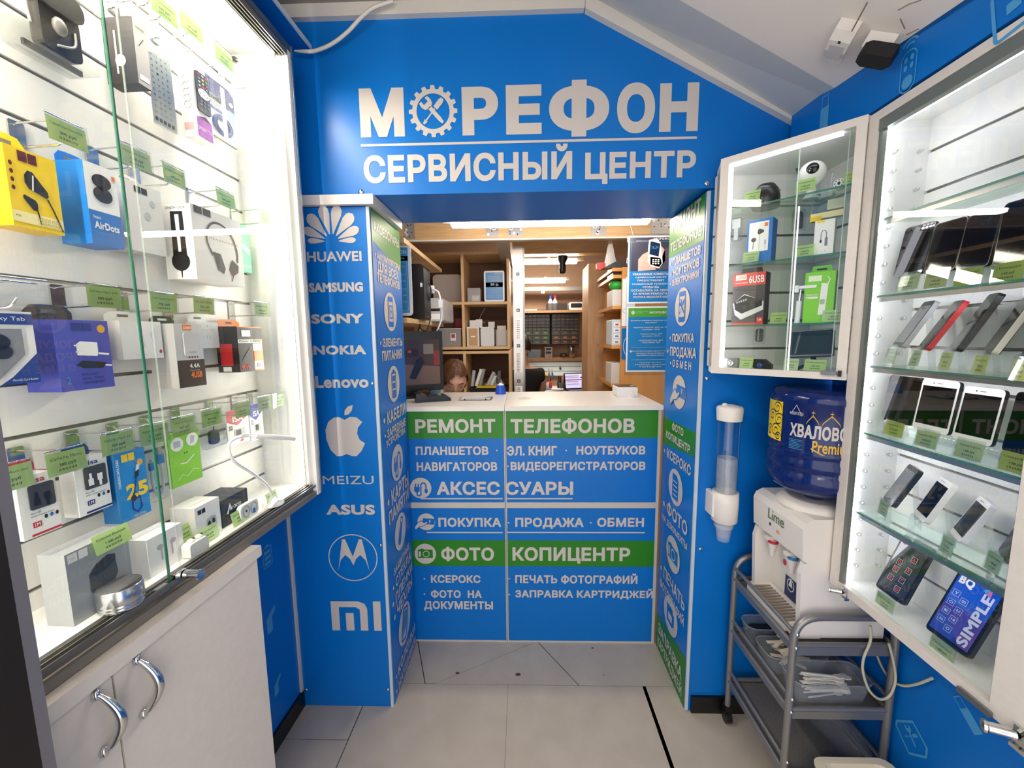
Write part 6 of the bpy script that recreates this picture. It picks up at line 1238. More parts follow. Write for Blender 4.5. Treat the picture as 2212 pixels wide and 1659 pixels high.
# ---------------------------------------------------------------- the back room
struct('wall_back', MB().box(-1.6, 1.7, 4.85, 4.9, 0, 2.7, M('c2a084', .7)))
struct('wall_left_back', MB().box(-1.35, -1.3, 1.85, 4.85, 0, 2.7, BROWNW)); struct('wall_right_back', MB().box(1.35, 1.4, 1.85, 4.85, 0, 2.7, BROWNW))
struct('ceiling_back', MB().box(-1.4, 1.5, 1.83, 4.9, 2.62, 2.66, BROWNW))
def bz(py, Y, px=1130): return at(FF, px, py, Y)[1]
def bx_(px, Y, py=725): return at(FF, px, py, Y)[0]
YW = 2.42; zb0 = bz(515, YW)
t = Thing('pine_beam', 'pine ceiling beam with metal nail plates behind the doorway', 'beam', FF, (0, YW, zb0))
MB().box(-1.29, 1.34, YW, YW+.09, zb0, zb0+.27, PINEH).build('timber', t)
MB().box(-1.0, 1.2, YW-.004, YW+.02, zb0-.008, zb0, M('cfc8bd', .4)).build('edge_strip', t)
NP = M('a59c90', .4, .7)
for xl, xr in ((873, 895), (1050, 1077), (1096, 1130), (1276, 1309), (1406, 1452)):
    a, b = bx_(xl, YW, 500), bx_(xr, YW, 500); m = MB(); m.box(a, b, YW-.003, YW-.0005, zb0+.008, zb0+.10, NP)
    random.seed(xl)
    for k in range(9): m.ell(random.uniform(a+.008, b-.008), zb0+random.uniform(.018, .09), .004+.004*(k % 3 == 0), .004+.004*(k % 3 == 0), YW-.0035, M('3a332c', .6) if k % 3 else M('d9d3c9', .5), 10)
    m.build('nail_plate', t)
for px in (1068, 1104, 1285): x = bx_(px, YW, 495); m = MB(); m.tube([(x+.012*cos(k*pi/5), YW-.008, zb0+.055+.006*sin(k*pi/5)) for k in range(10)], .002, W_, 6, True); m.build('cable_tie', t)
t = Thing('ceiling_joist', 'pale metal sided joist running back from the pine beam', 'beam', FF, (-.1, 3.0, zb0)); m = MB(); m.prism([(-.155, zb0+.16), (-.075, zb0+.16), (-.075, zb0-.002), (-.155, zb0-.002)][::-1], YW+.09, 3.4, M('b09a80', .5)); m.build('joist', t)
def tubelamp(label, xl, xr, py, Y, r, em, cap, clip=()):
    a, b, z = bx_(xl, Y, py), bx_(xr, Y, py), bz(py, Y, (xl+xr)/2); t = Thing('tube_lamp', label, 'lamp', FF, ((a+b)/2, Y, z)); m = MB(); m.rbox(a, b, z-r, z+r, Y-r, Y+r*.3, r*.6, em); m.build('tube', t)
    m = MB(); m.box(a-cap, b+cap, Y-r*.8, Y+r, z+r*.3, z+r+.01, M('b8b2aa', .5)); m.build('housing', t)
    for q in (.2, .8): x = a+(b-a)*q; MB().cyl((x, Y, z+r+.009), (x, Y, 2.62), .003, M('b8b2aa', .5), 6).build('hanger', t)
    for c in clip: x = bx_(c, Y, py); MB().box(x-.014, x+.014, Y-r-.004, Y+r, z+r+.010, z+r+.018, M('e9e6e2', .4)).build('clip', t)
tubelamp('long bright tube lamp under the lintel of the doorway', 975, 1402, 479, 2.02, .021, LEDW, .045, (1076, 1291))
# shelves over the left end of the counter
ZL, ZU, XS = 1.593, 1.95, -.53
for z, n in ((ZL, 'lower pine shelf beside the logo pillar, holding the printer'), (ZU, 'upper pine shelf beside the logo pillar, empty')):
    m = MB(); m.box(-1.295, XS, 1.86, 2.72, z-.022, z, PINE); tag(m.build('wall_shelf'), n, 'shelf')
Yp = 1.93; a = rect(FF, 838, 889, 528, 672, Yp)
t = Thing('price_board', 'blue price board in a white rounded frame behind the logo pillar', 'sign board', FF, ((a[0]+a[1])/2, Yp, ZL)); x0, x1, z0, z1 = bx_(800, Yp, 600), a[1], ZL+.012, a[3]
m = MB(); m.rbox(x0, x1, z0, z1, Yp, Yp+.006, .018, M('e9e9ea', .35)); m.build('frame', t); m = MB(); u = U(m, x0+.014, x1-.014, z0+.014, z1-.014, Yp); u.rect(0, 1, 0, 1, M('3f93c0', .3)); u.rect(0, 1, .80, .87, GREEN); u.up(); u.text('МОРЕФОН', .28, .96, .9, .965, VINYL, .03); u.text('Ремонт телефонов', .2, .9, .82, .85, VINYL)
for k, q in enumerate((.74, .62, .52, .4, .3, .2)): u.text('Замена экрана' if k % 2 else 'Диагностика', .1, .6, q, q+.025, VINYL); u.text('от 500', .7, .92, q-.04, q-.018, VINYL)
u.line([(.04, .03), (.96, .03), (.96, .78), (.04, .78)], .008, VINYL, True); m.build('poster', t); m = MB(); m.box((x0+x1)/2-.03, (x0+x1)/2+.03, Yp-.01, Yp+.03, ZL+.0005, ZL+.013, CLEAR); m.build('foot', t)
t = Thing('black_computer', 'black upright computer case behind the price board', 'computer', FF, (-.62, 2.1, ZL)); m = MB(); m.rbox(-.68, bx_(916, 2.06, 620), ZL+.0005, bz(566, 2.06), 2.06, 2.2, .02, M('121316', .3)); m.build('case', t)
m = MB(); x = bx_(913, 2.06, 610); m.box(x-.012, x-.002, 2.056, 2.06, 1.755, 1.775, W_); m.build('label', t)
t = Thing('printer', 'grey and dark printer on the lower pine shelf', 'printer', FF, (-.6, 2.45, ZL)); x1 = bx_(967, 2.5, 660)
m = MB(); m.rbox(-.80, x1-.10, ZL+.0005, ZL+.15, 2.34, 2.7, .02, M('6a6468', .4)); m.build('body', t); m = MB(); m.rbox(x1-.13, x1, ZL+.001, ZL+.135, 2.36, 2.7, .015, M('b8b6b4', .4)); m.rectf(x1-.09, x1-.02, ZL+.06, ZL+.075, 2.359, K_); m.rectf(x1-.085, x1-.02, ZL+.012, ZL+.045, 2.359, W_); m.build('side_cover', t)
m = MB(); x, z = bx_(920, 2.2, 622), bz(622, 2.2); m.box(x-.01, x+.04, 2.2, 2.23, z-.02, z+.02, W_); m.tube(smooth([(x+.04, 2.2, z), (x+.07, 2.19, z-.02), (x+.08, 2.18, z-.07), (x+.078, 2.2, z-.16), (x+.03, 2.22, z-.26)]), .005, W_, 8); m.box(x+.072, x+.09, 2.17, 2.19, z-.10, z-.06, W_); tag(m.build('display_lead'), 'white plug and thick lead hanging before the printer', 'cable')
m = MB(); m.tube(smooth([(x-.03, 2.19, z+.04), (x+.02, 2.17, z+.03), (x+.035, 2.16, z-.03), (x-.01, 2.16, z-.14), (x-.06, 2.2, z-.25)]), .004, BLACK, 7); m.tube(smooth([(x+.0, 2.18, z-.1), (x-.02, 2.12, z-.2), (x+.02, 2.1, z-.22), (x+.035, 2.14, z-.15)]), .0035, BLACK, 7); tag(m.build('black_lead'), 'black leads hanging over the edge of the lower pine shelf', 'cable')
# monitor at the end of the counter
Fm = Matrix.Translation((-.555, 2.14, 0)) @ Matrix.Rotation(rad(24), 4, 'Z')
t = Thing('monitor', 'black monitor at the logo pillar end of the counter with muted brown shapes on its screen', 'monitor', Fm, (0, 0, ZT)); zt2 = 1.535; w = .13
m = MB(); m.rbox(-.24, w, ZT+.03, zt2, 0, .03, .008, M('141313', .3)); m.build('case', t)
m = MB(); u = U(m, -.22, w-.018, ZT+.065, zt2-.045, 0); u.rect(0, 1, 0, 1, M('3a2c28', .12)); u.up(); u.poly([(.0, .0), (1, 0), (1, .4), (.0, .5)], M('6a5248', .12)); u.rect(.42, .66, .62, .8, M('2a1a1c', .12)); u.rect(.74, .9, .68, .9, M('6f6a62', .12)); u.up(); u.poly([(.5, .15), (.6, .12), (.75, .5), (.7, .62), (.62, .55)], M('17131c', .12)); u.ell(.52, .74, .03, .03, R_, 10); u.rect(.9, 1, .42, .75, M('7a2a2c', .12)); m.build('screen', t)  # dark screen painted with muted brown and red shapes
m = MB(); m.box(-.16, .06, -.07, .12, ZT+.0005, ZT+.012, BLACK, .004); m.box(-.09, -.01, .03, .05, ZT+.01, ZT+.2, BLACK); m.build('stand', t)
# pine cubby shelves
YQ = 3.02; th = .02
def X3(px, py=650): return bx_(px, YQ, py)
xl, xm1, xr = X3(905), X3(1000), X3(1098); zt1, zm1, zb1 = bz(547, YQ, 1000), bz(655, YQ, 1000), bz(753, YQ, 1000)
def cubby(label, xs, zs, z0, z1):
    t = Thing('cubby_shelf', label, 'shelf unit', FF, ((xs[0]+xs[-1])/2, YQ+.17, z0))
    for x in xs: MB().box(x-th/2, x+th/2, YQ, YQ+.34, z0, z1, CUBBY).build('upright', t)
    for z in zs:
        for p, q in zip(xs, xs[1:]): MB().box(p+th/2, q-th/2, YQ+.001, YQ+.34, z-th/2, z+th/2, CUBBY).build('shelf_board', t)
    MB().box(xs[0], xs[-1], YQ+.34, YQ+.348, z0, z1, M('5a3c2a', .7)).build('back', t)
cubby('upper pine cubby shelf behind the counter, holding tubs and a small price sign', (xl, xm1, xr), (zt1, zm1, zb1+.004), zb1-.008, zt1+.01)
zl1 = zb1-.030; cubby('lower pine cubby shelf behind the seated man', (xl, X3(1004, 800), X3(1102, 800)), (zl1, bz(853, YQ, 1050)), .0, zl1+.012)
def shelfbox(name, label, cat, xa, xb, yt, z, y0, y1, mat, r=.01, lid=None, fn=None):
    a, b = X3(xa), X3(xb); zt = bz(yt, y0, (xa+xb)/2); t = Thing(name, label, cat, FF, ((a+b)/2, (y0+y1)/2, z)); m = MB(); m.rbox(a, b, z, zt, y0, y1, r, mat); m.build('body', t)
    if lid: MB().box(a-.004, b+.004, y0-.004, y1, zt, zt+.006, lid, .003).build('lid', t)
    if fn: m = MB(); fn(m, a, b, z, zt, y0); m.build('front', t)
    return t
s1, s2, s3 = zm1+.0105, zb1+.0145, zl1-.39
BOXC = mat_haze('storage_box_plastic', 'd5d2cd', .25, .45)
shelfbox('plastic_cup', 'clear tub with small parts beside the small price sign', 'tub', 1009, 1037, 622, s1, 3.05, 3.14, BOXC, .006, None, lambda m, a, b, c, d, y: m.rectf(a+.03, b-.01, c+.01, c+.05, y+.02, W_))
shelfbox('clear_box', 'clear box with red contents in the pine cubby', 'box', 945, 993, 711, s2, 3.05, 3.2, BOXC, .004, M('d8d4cf', .3), lambda m, a, b, c, d, y: (m.rectf(a+.085, a+.125, c+.045, c+.1, y-.001, W_), m.rectf(a+.092, a+.118, c+.065, c+.095, y-.0015, M('b5302c', .4)), m.box(a+.1, b-.01, y+.03, y+.1, c+.004, c+.11, M('7a2630', .5))))
t = Thing('red_bag', 'red paper folder standing behind the clear box in the cubby', 'folder', FF, (X3(978), 3.25, s2)); m = MB(); m.box(X3(972), X3(988), 3.24, 3.26, s2, bz(688, 3.24, 978), M('8f1f26', .5)); m.build('sheet', t)
shelfbox('card_box', 'brown card front box of phone cases in the pine cubby', 'box', 1006, 1033, 706, s2, 3.04, 3.2, M('e2ddd5', .5), .006, None, lambda m, a, b, c, d, y: (m.rectf(a+.012, b-.012, c+.006, d-.012, y-.001, M('c69a68', .6)), m.rectf(a+.03, b-.03, c+.07, c+.08, y-.002, W_)))
shelfbox('white_tub', 'white lidded tub in the middle of the pine cubby', 'tub', 1036, 1066, 708, s2, 3.04, 3.2, M('d9d8d4', .4), .012, M('e6e5e2', .4))
shelfbox('clear_tub', 'clear tub of bags beside the white lidded tub', 'tub', 1069, 1094, 712, s2, 3.05, 3.2, BOXC, .006, None, lambda m, a, b, c, d, y: m.box(a+.01, b-.01, y+.03, y+.1, c+.004, d+.03, M('d8c3b8', .5)))
for k, (xa, yt, ln) in enumerate(((1008, 692, .02), (1022, 690, .0), (1050, 695, .01))):
    m = MB(); a = X3(xa); m.box(a, a+.05, 3.16+.01*k, 3.163+.01*k, s2, bz(yt, 3.16, xa), W_); tag(m.build('case_card'), 'white packing card standing up behind the tubs in the pine cubby', 'card', 'white cards behind the tubs')
t = Thing('small_price_sign', 'small blue price sign reading 50 in the pine cubby', 'sign', FF, (X3(1068), 3.03, s1)); a, b, c, d = X3(1046), X3(1090), s1, bz(585, 3.03, 1068); m = MB(); m.rbox(a, b, c, d, 3.03, 3.036, .012, M('eeeeec', .35)); m.build('frame', t)
m = MB(); u = U(m, a+.012, b-.012, c+.012, d-.012, 3.03); u.rect(0, 1, 0, 1, M('2f86c6', .3)); u.rect(0, 1, .47, .64, GREEN); u.up(); u.text('50 р.', .28, .78, .5, .61, VINYL, .04); u.text('МОРЕФОН', .5, .96, .93, .98, VINYL, .03)
for k, s_ in enumerate(('Здесь можно', 'пополнить телефон', 'Стоимость услуги')): u.text(s_, .15, .85, .84-.07*k, .88-.07*k, VINYL, .01)
for k in range(6): u.text('без скрытых комиссий', .1, .9, .38-.062*k, .41-.062*k, VINYL)
m.build('poster', t)
m = MB(); a, b, c, d = X3(925), X3(990), s1, bz(593, 3.2, 960); m.rbox(a, b, c, d, 3.2, 3.22, .03, M('b9aca0', .4)); o = m.build('plastic_tray'); tag(o, 'pale plastic tray leaning in the pine cubby behind the printer', 'tray'); o2 = o
m = MB(); m.tube(smooth([(X3(1040), 3.3, bz(665, 3.3)), (X3(1030), 3.3, bz(680, 3.3)), (X3(1028), 3.29, bz(692, 3.3)), (X3(1040), 3.28, bz(696, 3.3))]), .002, W_, 6); tag(m.build('thin_wire'), 'thin white wire hanging in the middle of the pine cubby', 'wire')
# organiser in the lower cubby
zc2 = bz(853, YQ, 1050)+.0105; zo = bz(836, 3.04, 1055)
t = Thing('desk_organiser', 'black and yellow organiser of spare parts behind the seated man', 'organiser', FF, (X3(1055), 3.1, zc2)); a, b = X3(1014, 830), X3(1096, 830)
m = MB(); m.box(a, b, 3.035, 3.25, zc2, zo-.006, M('17171a', .4)); m.build('box', t); m = MB(); m.box(a+.05, b-.03, 3.04, 3.24, zo-.006, zo+.004, Y_); m.build('liner', t)
random.seed(5)
for k in range(9):
    a_, ang = bx_(1020+8*k, 3.08, 820), random.uniform(-30, 30); h = random.uniform(.07, .14); m = MB(); m.box(-.012, .012, -.002, .002, 0, h, (GY, W_, M('8d8a86', .3), M('4a4744', .4))[k % 4]); m.line([(-.008, .01), (.008, .01), (.008, h-.01), (-.008, h-.01)], .002, -.0024, K_, True)
    o = m.build('spare_part'); o.matrix_world = Matrix.Translation((a_, 3.07+.012*k, zo+.004)) @ Matrix.Rotation(rad(ang), 4, 'Y') @ Matrix.Rotation(rad(-10), 4, 'X'); tag(o, 'thin phone spare part standing in the organiser behind the seated man', 'spare part', 'spare parts in the organiser')
# aluminium post
YP = 2.72; xa, xb = bx_(1109, YP, 700), bx_(1130, YP, 700)
t = Thing('aluminium_post', 'aluminium post behind the counter with paper strips stuck on it', 'post', FF, ((xa+xb)/2, YP, 0)); AL2 = M('b7b5b3', .3, .7)
m = MB(); m.box(xa, xb, YP, YP+.05, 0, zb0+.02, AL2); m.box(xb, xb+.012, YP+.004, YP+.05, 0, zb0+.02, M('8d8b88', .35, .7)); m.build('profile', t)
for py in (592, 670, 747, 823): z = bz(py, YP); m = MB(); m.box((xa+xb)/2-.011, (xa+xb)/2+.011, YP-.002, YP, z-.010, z+.010, K_); m.rectf((xa+xb)/2-.006, (xa+xb)/2+.006, z-.004, z+.004, YP-.0025, GY); m.build('slot_cover', t)
for y0, y1, n in ((688, 733, 9), (760, 804, 12), (834, 852, 4)):
    a, b = bz(y1, YP), bz(y0, YP); m = MB(); m.box(xa+.010, xb-.008, YP-.0015, YP-.0005, a, b, W_)
    for k in range(n):
        for c in range(4): m.rectf(xa+.014+.009*c, xa+.014+.009*c+.003+.004*((k*3+c*5) % 3 > 0), a+.006+(b-a-.01)*k/n, a+.006+(b-a-.01)*k/n+.006, YP-.002, M('6a5a56', .5) if (k+c) % 3 else M('a86a5e', .5))
    m.build('paper_strip', t)
# rear work room
YR = 4.84
def XR_(px, Y=4.6, py=700): return bx_(px, Y, py)
t = Thing('rear_beam', 'rough pine beam across the rear work room', 'beam', FF, (.2, 3.5, bz(550, 3.5))); m = MB(); m.box(bx_(1112, 3.5), 1.34, 3.5, 3.62, bz(549, 3.5), bz(521, 3.5), PINEH); m.build('timber', t)
tubelamp('nearer of the two tube lamps in the rear work room', 1112, 1246, 566, 3.7, .02, LEDW, .06, (1185,)); tubelamp('farther and lower tube lamp in the rear work room', 1112, 1221, 607, 4.3, .022, LEDW, .04, (1178,))
m = MB(); m.box(bx_(1112, 4.5), bx_(1276, 4.5), 4.5, 4.54, bz(629, 4.5), bz(620, 4.5), M('8f8c8a', .6)); tag(m.build('wall_rail'), 'grey cable rail across the rear work room', 'rail'); m = MB(); x = bx_(1173, 4.48); m.box(x-.02, x+.02, 4.47, 4.499, bz(634, 4.48), bz(620, 4.48), W_, .005); tag(m.build('switch_box'), 'small white box on the grey rail in the rear room', 'switch')
t = Thing('spotlight', 'black spotlight hanging from the rear pine beam', 'spotlight', FF, (bx_(1216, 3.55), 3.55, bz(553, 3.55))); x, z = bx_(1216, 3.48), bz(551, 3.48); m = MB(); m.lathe([(.045, 0), (.045, -.03), (.028, -.06), (.03, -.1), (.028, -.135), (.02, -.145), (.001, -.146)], (x, 3.55, z), BLACK, 20); m.build('body', t)
zs = bz(673, 4.65)
m = MB(); m.box(XR_(1112, 4.5), XR_(1280, 4.5), 4.5, YR, zs-.025, zs, M('b58d68', .5)); tag(m.build('rear_shelf'), 'brown shelf on the rear wall above the parts drawers', 'shelf')
def rb(name, label, cat, xa, xb, yt, yb, Y, d, mat, r=.004, z=None):
    a, b = bx_(xa, Y, (yt+yb)/2), bx_(xb, Y, (yt+yb)/2); z0 = bz(yb, Y) if z is None else z; z1 = bz(yt, Y); m = MB(); m.rbox(a, b, z0, z1, Y, Y+d, r, mat); o = m.build(name); tag(o, label, cat); return a, b, z0, z1
zz = zs+.0005
a, b, c, d = rb('mesh_basket', 'dark mesh basket of bottles on the rear shelf', 'basket', 1181, 1225, 656, 673, 4.52, .14, mat_haze('dark_mesh', '2a2428', .5, .6), .006, zz)
for px, cap, ph in ((1189, '2b4fc0', 'blue'), (1199, 'd02a2a', 'red')):
    x = bx_(px, 4.6, 660); t = Thing('spray_bottle', 'clear bottle with a '+ph+' cap in the mesh basket', 'bottle', FF, (x, 4.6, zz)); m = MB(); m.lathe([(.026, .002), (.028, .01), (.028, .10), (.014, .125), (.012, .135)], (x, 4.6, zz), M('c4c6cc', .25), 18); m.build('body', t); m = MB(); m.lathe([(.014, .135), (.015, .165), (.006, .172)], (x, 4.6, zz), M(cap, .4), 16); m.build('cap', t)
rb('steam_station', 'white device with a dark panel on the rear shelf', 'device', 1229, 1263, 654, 671, 4.52, .16, W_, .02, zz); x = bx_(1245, 4.515, 660); m = MB(); m.rbox(x-.06, x+.06, zz+.03, zz+.075, 4.514, 4.519, .01, K_); tag(m.build('dark_panel'), 'dark glass panel on the front of the white device', 'panel')
rb('paper_pile', 'pile of papers at the post end of the rear shelf', 'papers', 1131, 1160, 668, 673, 4.52, .2, M('d8cfc8', .6), .002, zz); rb('flat_case', 'flat brown case beside the papers on the rear shelf', 'case', 1162, 1180, 668, 673, 4.53, .16, M('6a5546', .6), .003, zz)
rb('orange_folder', 'orange, pink and yellow folders at the oak end of the rear shelf', 'folder', 1262, 1276, 633, 670, 4.6, .1, M('d8662c', .5), .003, zz)
DRW = M('3a3432', .3); SLOT = M('191616', .5)
for ci, (x0p, x1p, lb, c1, c2) in enumerate(((1131, 1188, 'parts drawer cabinet nearer the aluminium post', '4fae4a', '4fae4a'), (1191.5, 1250, 'parts drawer cabinet nearer the oak panel', '6b625c', 'd8692c'))):
    a, b = bx_(x0p, 4.62, 710), bx_(x1p, 4.62, 710); z0, z1 = bz(745, 4.62), bz(679, 4.62); t = Thing('drawer_cabinet', lb, 'drawer cabinet', FF, ((a+b)/2, 4.7, z0)); MB().box(a, b, 4.625, YR-.001, z0, z1, SLOT).build('case', t)
    w, h = b-a, z1-z0; zmid = z0+h*.46; proto = {}
    for big, nx, ny, za, zb_ in ((0, 6, 5, zmid, z1-.004), (1, 3, 3, z0+.004, zmid)):
        dw, dh = (w-.008)/nx, (zb_-za)/ny
        for j in range(ny):
            for i in range(nx):
                X0, Z0 = a+.004+dw*i, za+dh*j; lbm = M((c2 if j < 2 else c1) if big else ('d9a62e' if j == 4 and i < 3 and ci == 0 else '4d4743'), .5); key = (big, lbm)
                if key not in proto:
                    m = MB(); m.box(.003, dw-.003, 0, .006, .003, dh-.003, DRW); m.rectf(dw*.3, dw*.7, dh*.42, dh*.62, -.0005, lbm); m.rectf(.006, dw-.006, .008, .012, -.0006, M('8a827c', .4)); o = m.build('drawer', t); proto[key] = o
                else: o = proto[key].copy(); COL.objects.link(o); o.parent = t.o
                o.location = Vector((X0, 4.618, Z0))
zs2 = bz(779, 4.5)
m = MB(); m.box(XR_(1112, 4.4), XR_(1272, 4.4), 4.4, YR, zs2, zs2+.025, M('a97f57', .5)); tag(m.build('tool_shelf'), 'wooden shelf over the slat panel in the rear work room', 'shelf')
zz = zs2+.0255
a, b, c, d = rb('power_supply', 'grey bench power supply on the rear tool shelf', 'power supply', 1177, 1193, 751, 776, 4.45, .2, M('8f8c8a', .4), .003, zz)
m = MB(); w = b-a; m.rectf(a+w*.15, a+w*.85, c+.09, c+.115, 4.449, K_); m.rectf(a+w*.15, a+w*.85, c+.05, c+.075, 4.449, K_); m.rectf(a+w*.6, a+w*.8, c+.01, c+.03, 4.449, R_); tag(m.build('meter_panel'), 'dark meter windows on the bench power supply', 'panel')
x = bx_(1234, 4.5, 765); t = Thing('thermos', 'steel thermos mug on the rear tool shelf', 'mug', FF, (x, 4.5, zz)); m = MB(); m.lathe([(.034, 0), (.04, .004), (.042, .11), (.04, .118)], (x, 4.5, zz), M('b9b4ae', .2, .9), 24); m.build('body', t); m = MB(); m.lathe([(.041, .118), (.041, .128), (.03, .132)], (x, 4.5, zz), BLACK, 24); m.build('lid', t)
rb('clear_case', 'clear blue lined case on the rear tool shelf', 'case', 1141, 1168, 756, 774, 4.5, .15, mat_haze('clear_case_plastic', '7a8fa0', .2, .5), .006, zz)
m = MB(); x, z = bx_(1218, 4.45, 772), zz+.012; m.tube([(x+.05*cos(k*.5)*(1-.02*k), 4.47+.02*sin(k*.7), z+.02+.02*sin(k*.5)) for k in range(26)], .006, BLACK, 6); tag(m.build('cable_coil'), 'coil of black cable beside the steel thermos', 'cable')
t = Thing('shelf_light', 'thin light strip under the wooden shelf over the rear work desk', 'lamp', FF, (.2, 4.5, zs2-.012)); MB().strip(bx_(1140, 4.5), bx_(1262, 4.5), 4.47, 4.49, zs2-.010, zs2-.0005, LEDW, WHITE, 'd').build('strip', t)
YT = 4.75; t = Thing('slat_board', 'pale slat panel with tools behind the work desk', 'slat panel', FF, (.2, YT, bz(812, YT)))
z0, z1 = bz(812, YT), bz(782, YT); m = MB(); zc = z0
for k in range(1, 4): zn = z0+(z1-z0)*k/3; m.box(bx_(1112, YT), bx_(1266, YT), YT, YT+.02, zc, zn-.006, M('c3d3d8', .4)); zc = zn
m.build('slats', t); m = MB(); m.box(bx_(1112, YT), bx_(1266, YT), YT+.012, YT+.02, z0, z1, M('5a5f60', .5)); m.build('grooves', t)
mats = [BLACK, OR, R_, STEEL, M('2f55a8', .4), BLACK, Y_]
for k, (px, py, h) in enumerate(((1146, 790, .07), (1163, 796, .09), (1172, 795, .10), (1186, 797, .11), (1193, 798, .09), (1210, 790, .05), (1178, 800, .06))):
    x, z = bx_(px, YT-.012, py), bz(py, YT-.012); t = Thing('hand_tool', ['black handled tool', 'orange handled tool', 'red handled tool', 'steel tool', 'blue handled tool', 'small black tool', 'yellow handled tool'][k]+' hanging on the pale slat panel', 'tool', FF, (x, YT-.02, z-h)); m = MB(); m.tube([(x, YT-.0118, z-h*.45), (x+.004, YT-.0118, z-h)], [.009, .0115], mats[k], 8); m.build('handle', t); m = MB(); m.tube([(x-.004, YT-.005, z), (x, YT-.0118, z-h*.45)], .004, STEEL, 6); m.build('shaft', t)
# work desk, laptop and clutter
YD0, ZD = 4.1, bz(850, 4.1)
t = Thing('work_desk', 'work desk in the rear room covered with papers', 'desk', FF, (.2, 4.4, 0)); m = MB(); m.box(-.35, .78, YD0, 4.74, ZD-.03, ZD, M('d8cfc6', .5)); m.build('desk_top', t)
for x in (-.32, .75): MB().box(x-.02, x+.02, YD0+.02, 4.7, 0, ZD-.03, M('b9ada0', .5)).build('leg', t)
Fl = Matrix.Translation((bx_(1244, 4.3, 830), 4.3, ZD)) @ Matrix.Rotation(rad(14), 4, 'Z'); t = Thing('laptop', 'open laptop with a pale web page on the work desk', 'laptop', Fl, (0, 0, 0)); h = (bz(806, 4.4)-ZD); w = .115
MB().box(-w, w, -.16, .02, .0005, .016, BLACK, .003).build('keyboard_base', t); m = MB(); m.prism([(.02, .012), (.032, .012), (.075, h), (.063, h)], -w, w, BLACK, axis='x'); m.build('lid', t)
m = MB(); sc = M('cfc6ea', .3, 0, .9)
def lp(u, v): return (-w+2*w*u, .0195+(.0625-.0195)*v, .012+(h-.012)*v)
def lq(u0, u1, v0, v1, mt, e=0): m.add([(p[0], p[1]-.0006-e, p[2]) for p in (lp(u0, v0), lp(u1, v0), lp(u1, v1), lp(u0, v1))], [(0, 1, 2, 3)], mt)
lq(.05, .95, .08, .95, sc)
for v in (.8, .7, .45, .3): lq(.1, .7, v, v+.03, M('8f8ac0', .4), .0006)
lq(.05, .95, .55, .6, M('c86a6a', .4), .0006); lq(.8, .9, .68, .76, M('4a4470', .4), .0006); m.build('screen', t)
random.seed(11)
for k in range(12):
    x, y = bx_(random.uniform(1140, 1225), 4.25), random.uniform(YD0+.03, 4.5); m = MB(); a = random.uniform(.03, .07); m.box(-a, a, -.05, .05, 0, .002+.004*(k % 3), [W_, W_, LBLUE, BLACK, GY, W_][k % 6]); o = m.build('paper_sheet' if k % 6 in (0, 1, 5) else 'desk_item'); o.matrix_world = Matrix.Translation((x, y, ZD+.0005+.005*(k//3))) @ Matrix.Rotation(random.uniform(-.8, .8), 4, 'Z'); tag(o, 'loose paper or packet lying on the rear work desk', 'papers', 'clutter on the rear desk')
for k, (px, c, h, ph) in enumerate(((1183, 'f0efec', .10, 'white'), (1189, 'd03a34', .11, 'red'), (1179, 'e6e4e0', .07, 'pale'), (1207, '2a2a2c', .13, 'tall black'), (1214, '9aa02c', .09, 'olive'))):
    x = bx_(px, 4.4, 835); t = Thing('glue_bottle', ph+' bottle standing on the rear work desk', 'bottle', FF, (x, 4.4, ZD)); m = MB(); m.lathe([(.016, .0005), (.017, .006), (.017, h*.7), (.006, h*.82)], (x, 4.4, ZD), M(c, .4), 16); m.build('body', t); m = MB(); m.lathe([(.007, h*.82), (.006, h), (.002, h+.02)], (x, 4.4, ZD), R_ if k == 0 else BLACK, 12); m.build('cap', t)
t = Thing('tool_cup', 'dark cup of screwdrivers before the laptop in the rear room', 'tool cup', FF, (bx_(1212, 4.35), 4.35, ZD)); x = bx_(1214, 4.35, 830); m = MB(); m.lathe([(.03, .0005), (.036, .08)], (x, 4.33, ZD), M('5a5f66', .4), 20); m.build('cup', t)
for k in range(5): m = MB(); a = k*1.25; m.tube([(x+.01*cos(a), 4.33+.01*sin(a), ZD+.03), (x+.03*cos(a), 4.33+.03*sin(a), ZD+.15)], [.004, .008], [BLACK, OR, R_, BLACK, GY][k], 8); tag(m.build('screwdriver'), ['black', 'orange', 'red', 'second black', 'grey'][k]+' handled screwdriver in the dark cup of the rear room', 'screwdriver')
# oak panel, open shelves and beech cabinet on the right
YO = 3.12; t = Thing('oak_panel', 'tall oak coloured panel at the edge of the rear work room', 'panel', FF, (bx_(1288, YO), YO, 0)); m = MB(); m.box(bx_(1270, YO, 700), bx_(1308, YO, 700), YO, YO+.30, 0, bz(569, YO, 1288), OAK); m.build('board', t)
YE = 2.50; xe0, xe1 = bx_(1341, YE, 750), .98; ze = bz(577, YE, 1345)
t = Thing('beech_cabinet', 'beech shelf cabinet behind the counter with posters on its face', 'cabinet', FF, (.78, 2.75, 0)); MB().box(xe0, xe1, YE, YE+.018, 0, ze, ORANGEW).build('face_panel', t)
MB().box(xe0+.0, xe1, 3.02, 3.04, 0, ze, ORANGEW).build('rear_panel', t)
hz = [bz(q, YE+.2, 1330) for q in (606, 668, 748, 826)]
for z in hz: MB().box(xe0-.05, xe1, YE+.02, 3.02, z-.01, z+.01, ORANGEW).build('shelf_board', t)
MB().box(xe0-.055, xe1, YE+.018, 3.04, ze-.02, ze, ORANGEW).build('top_board', t)
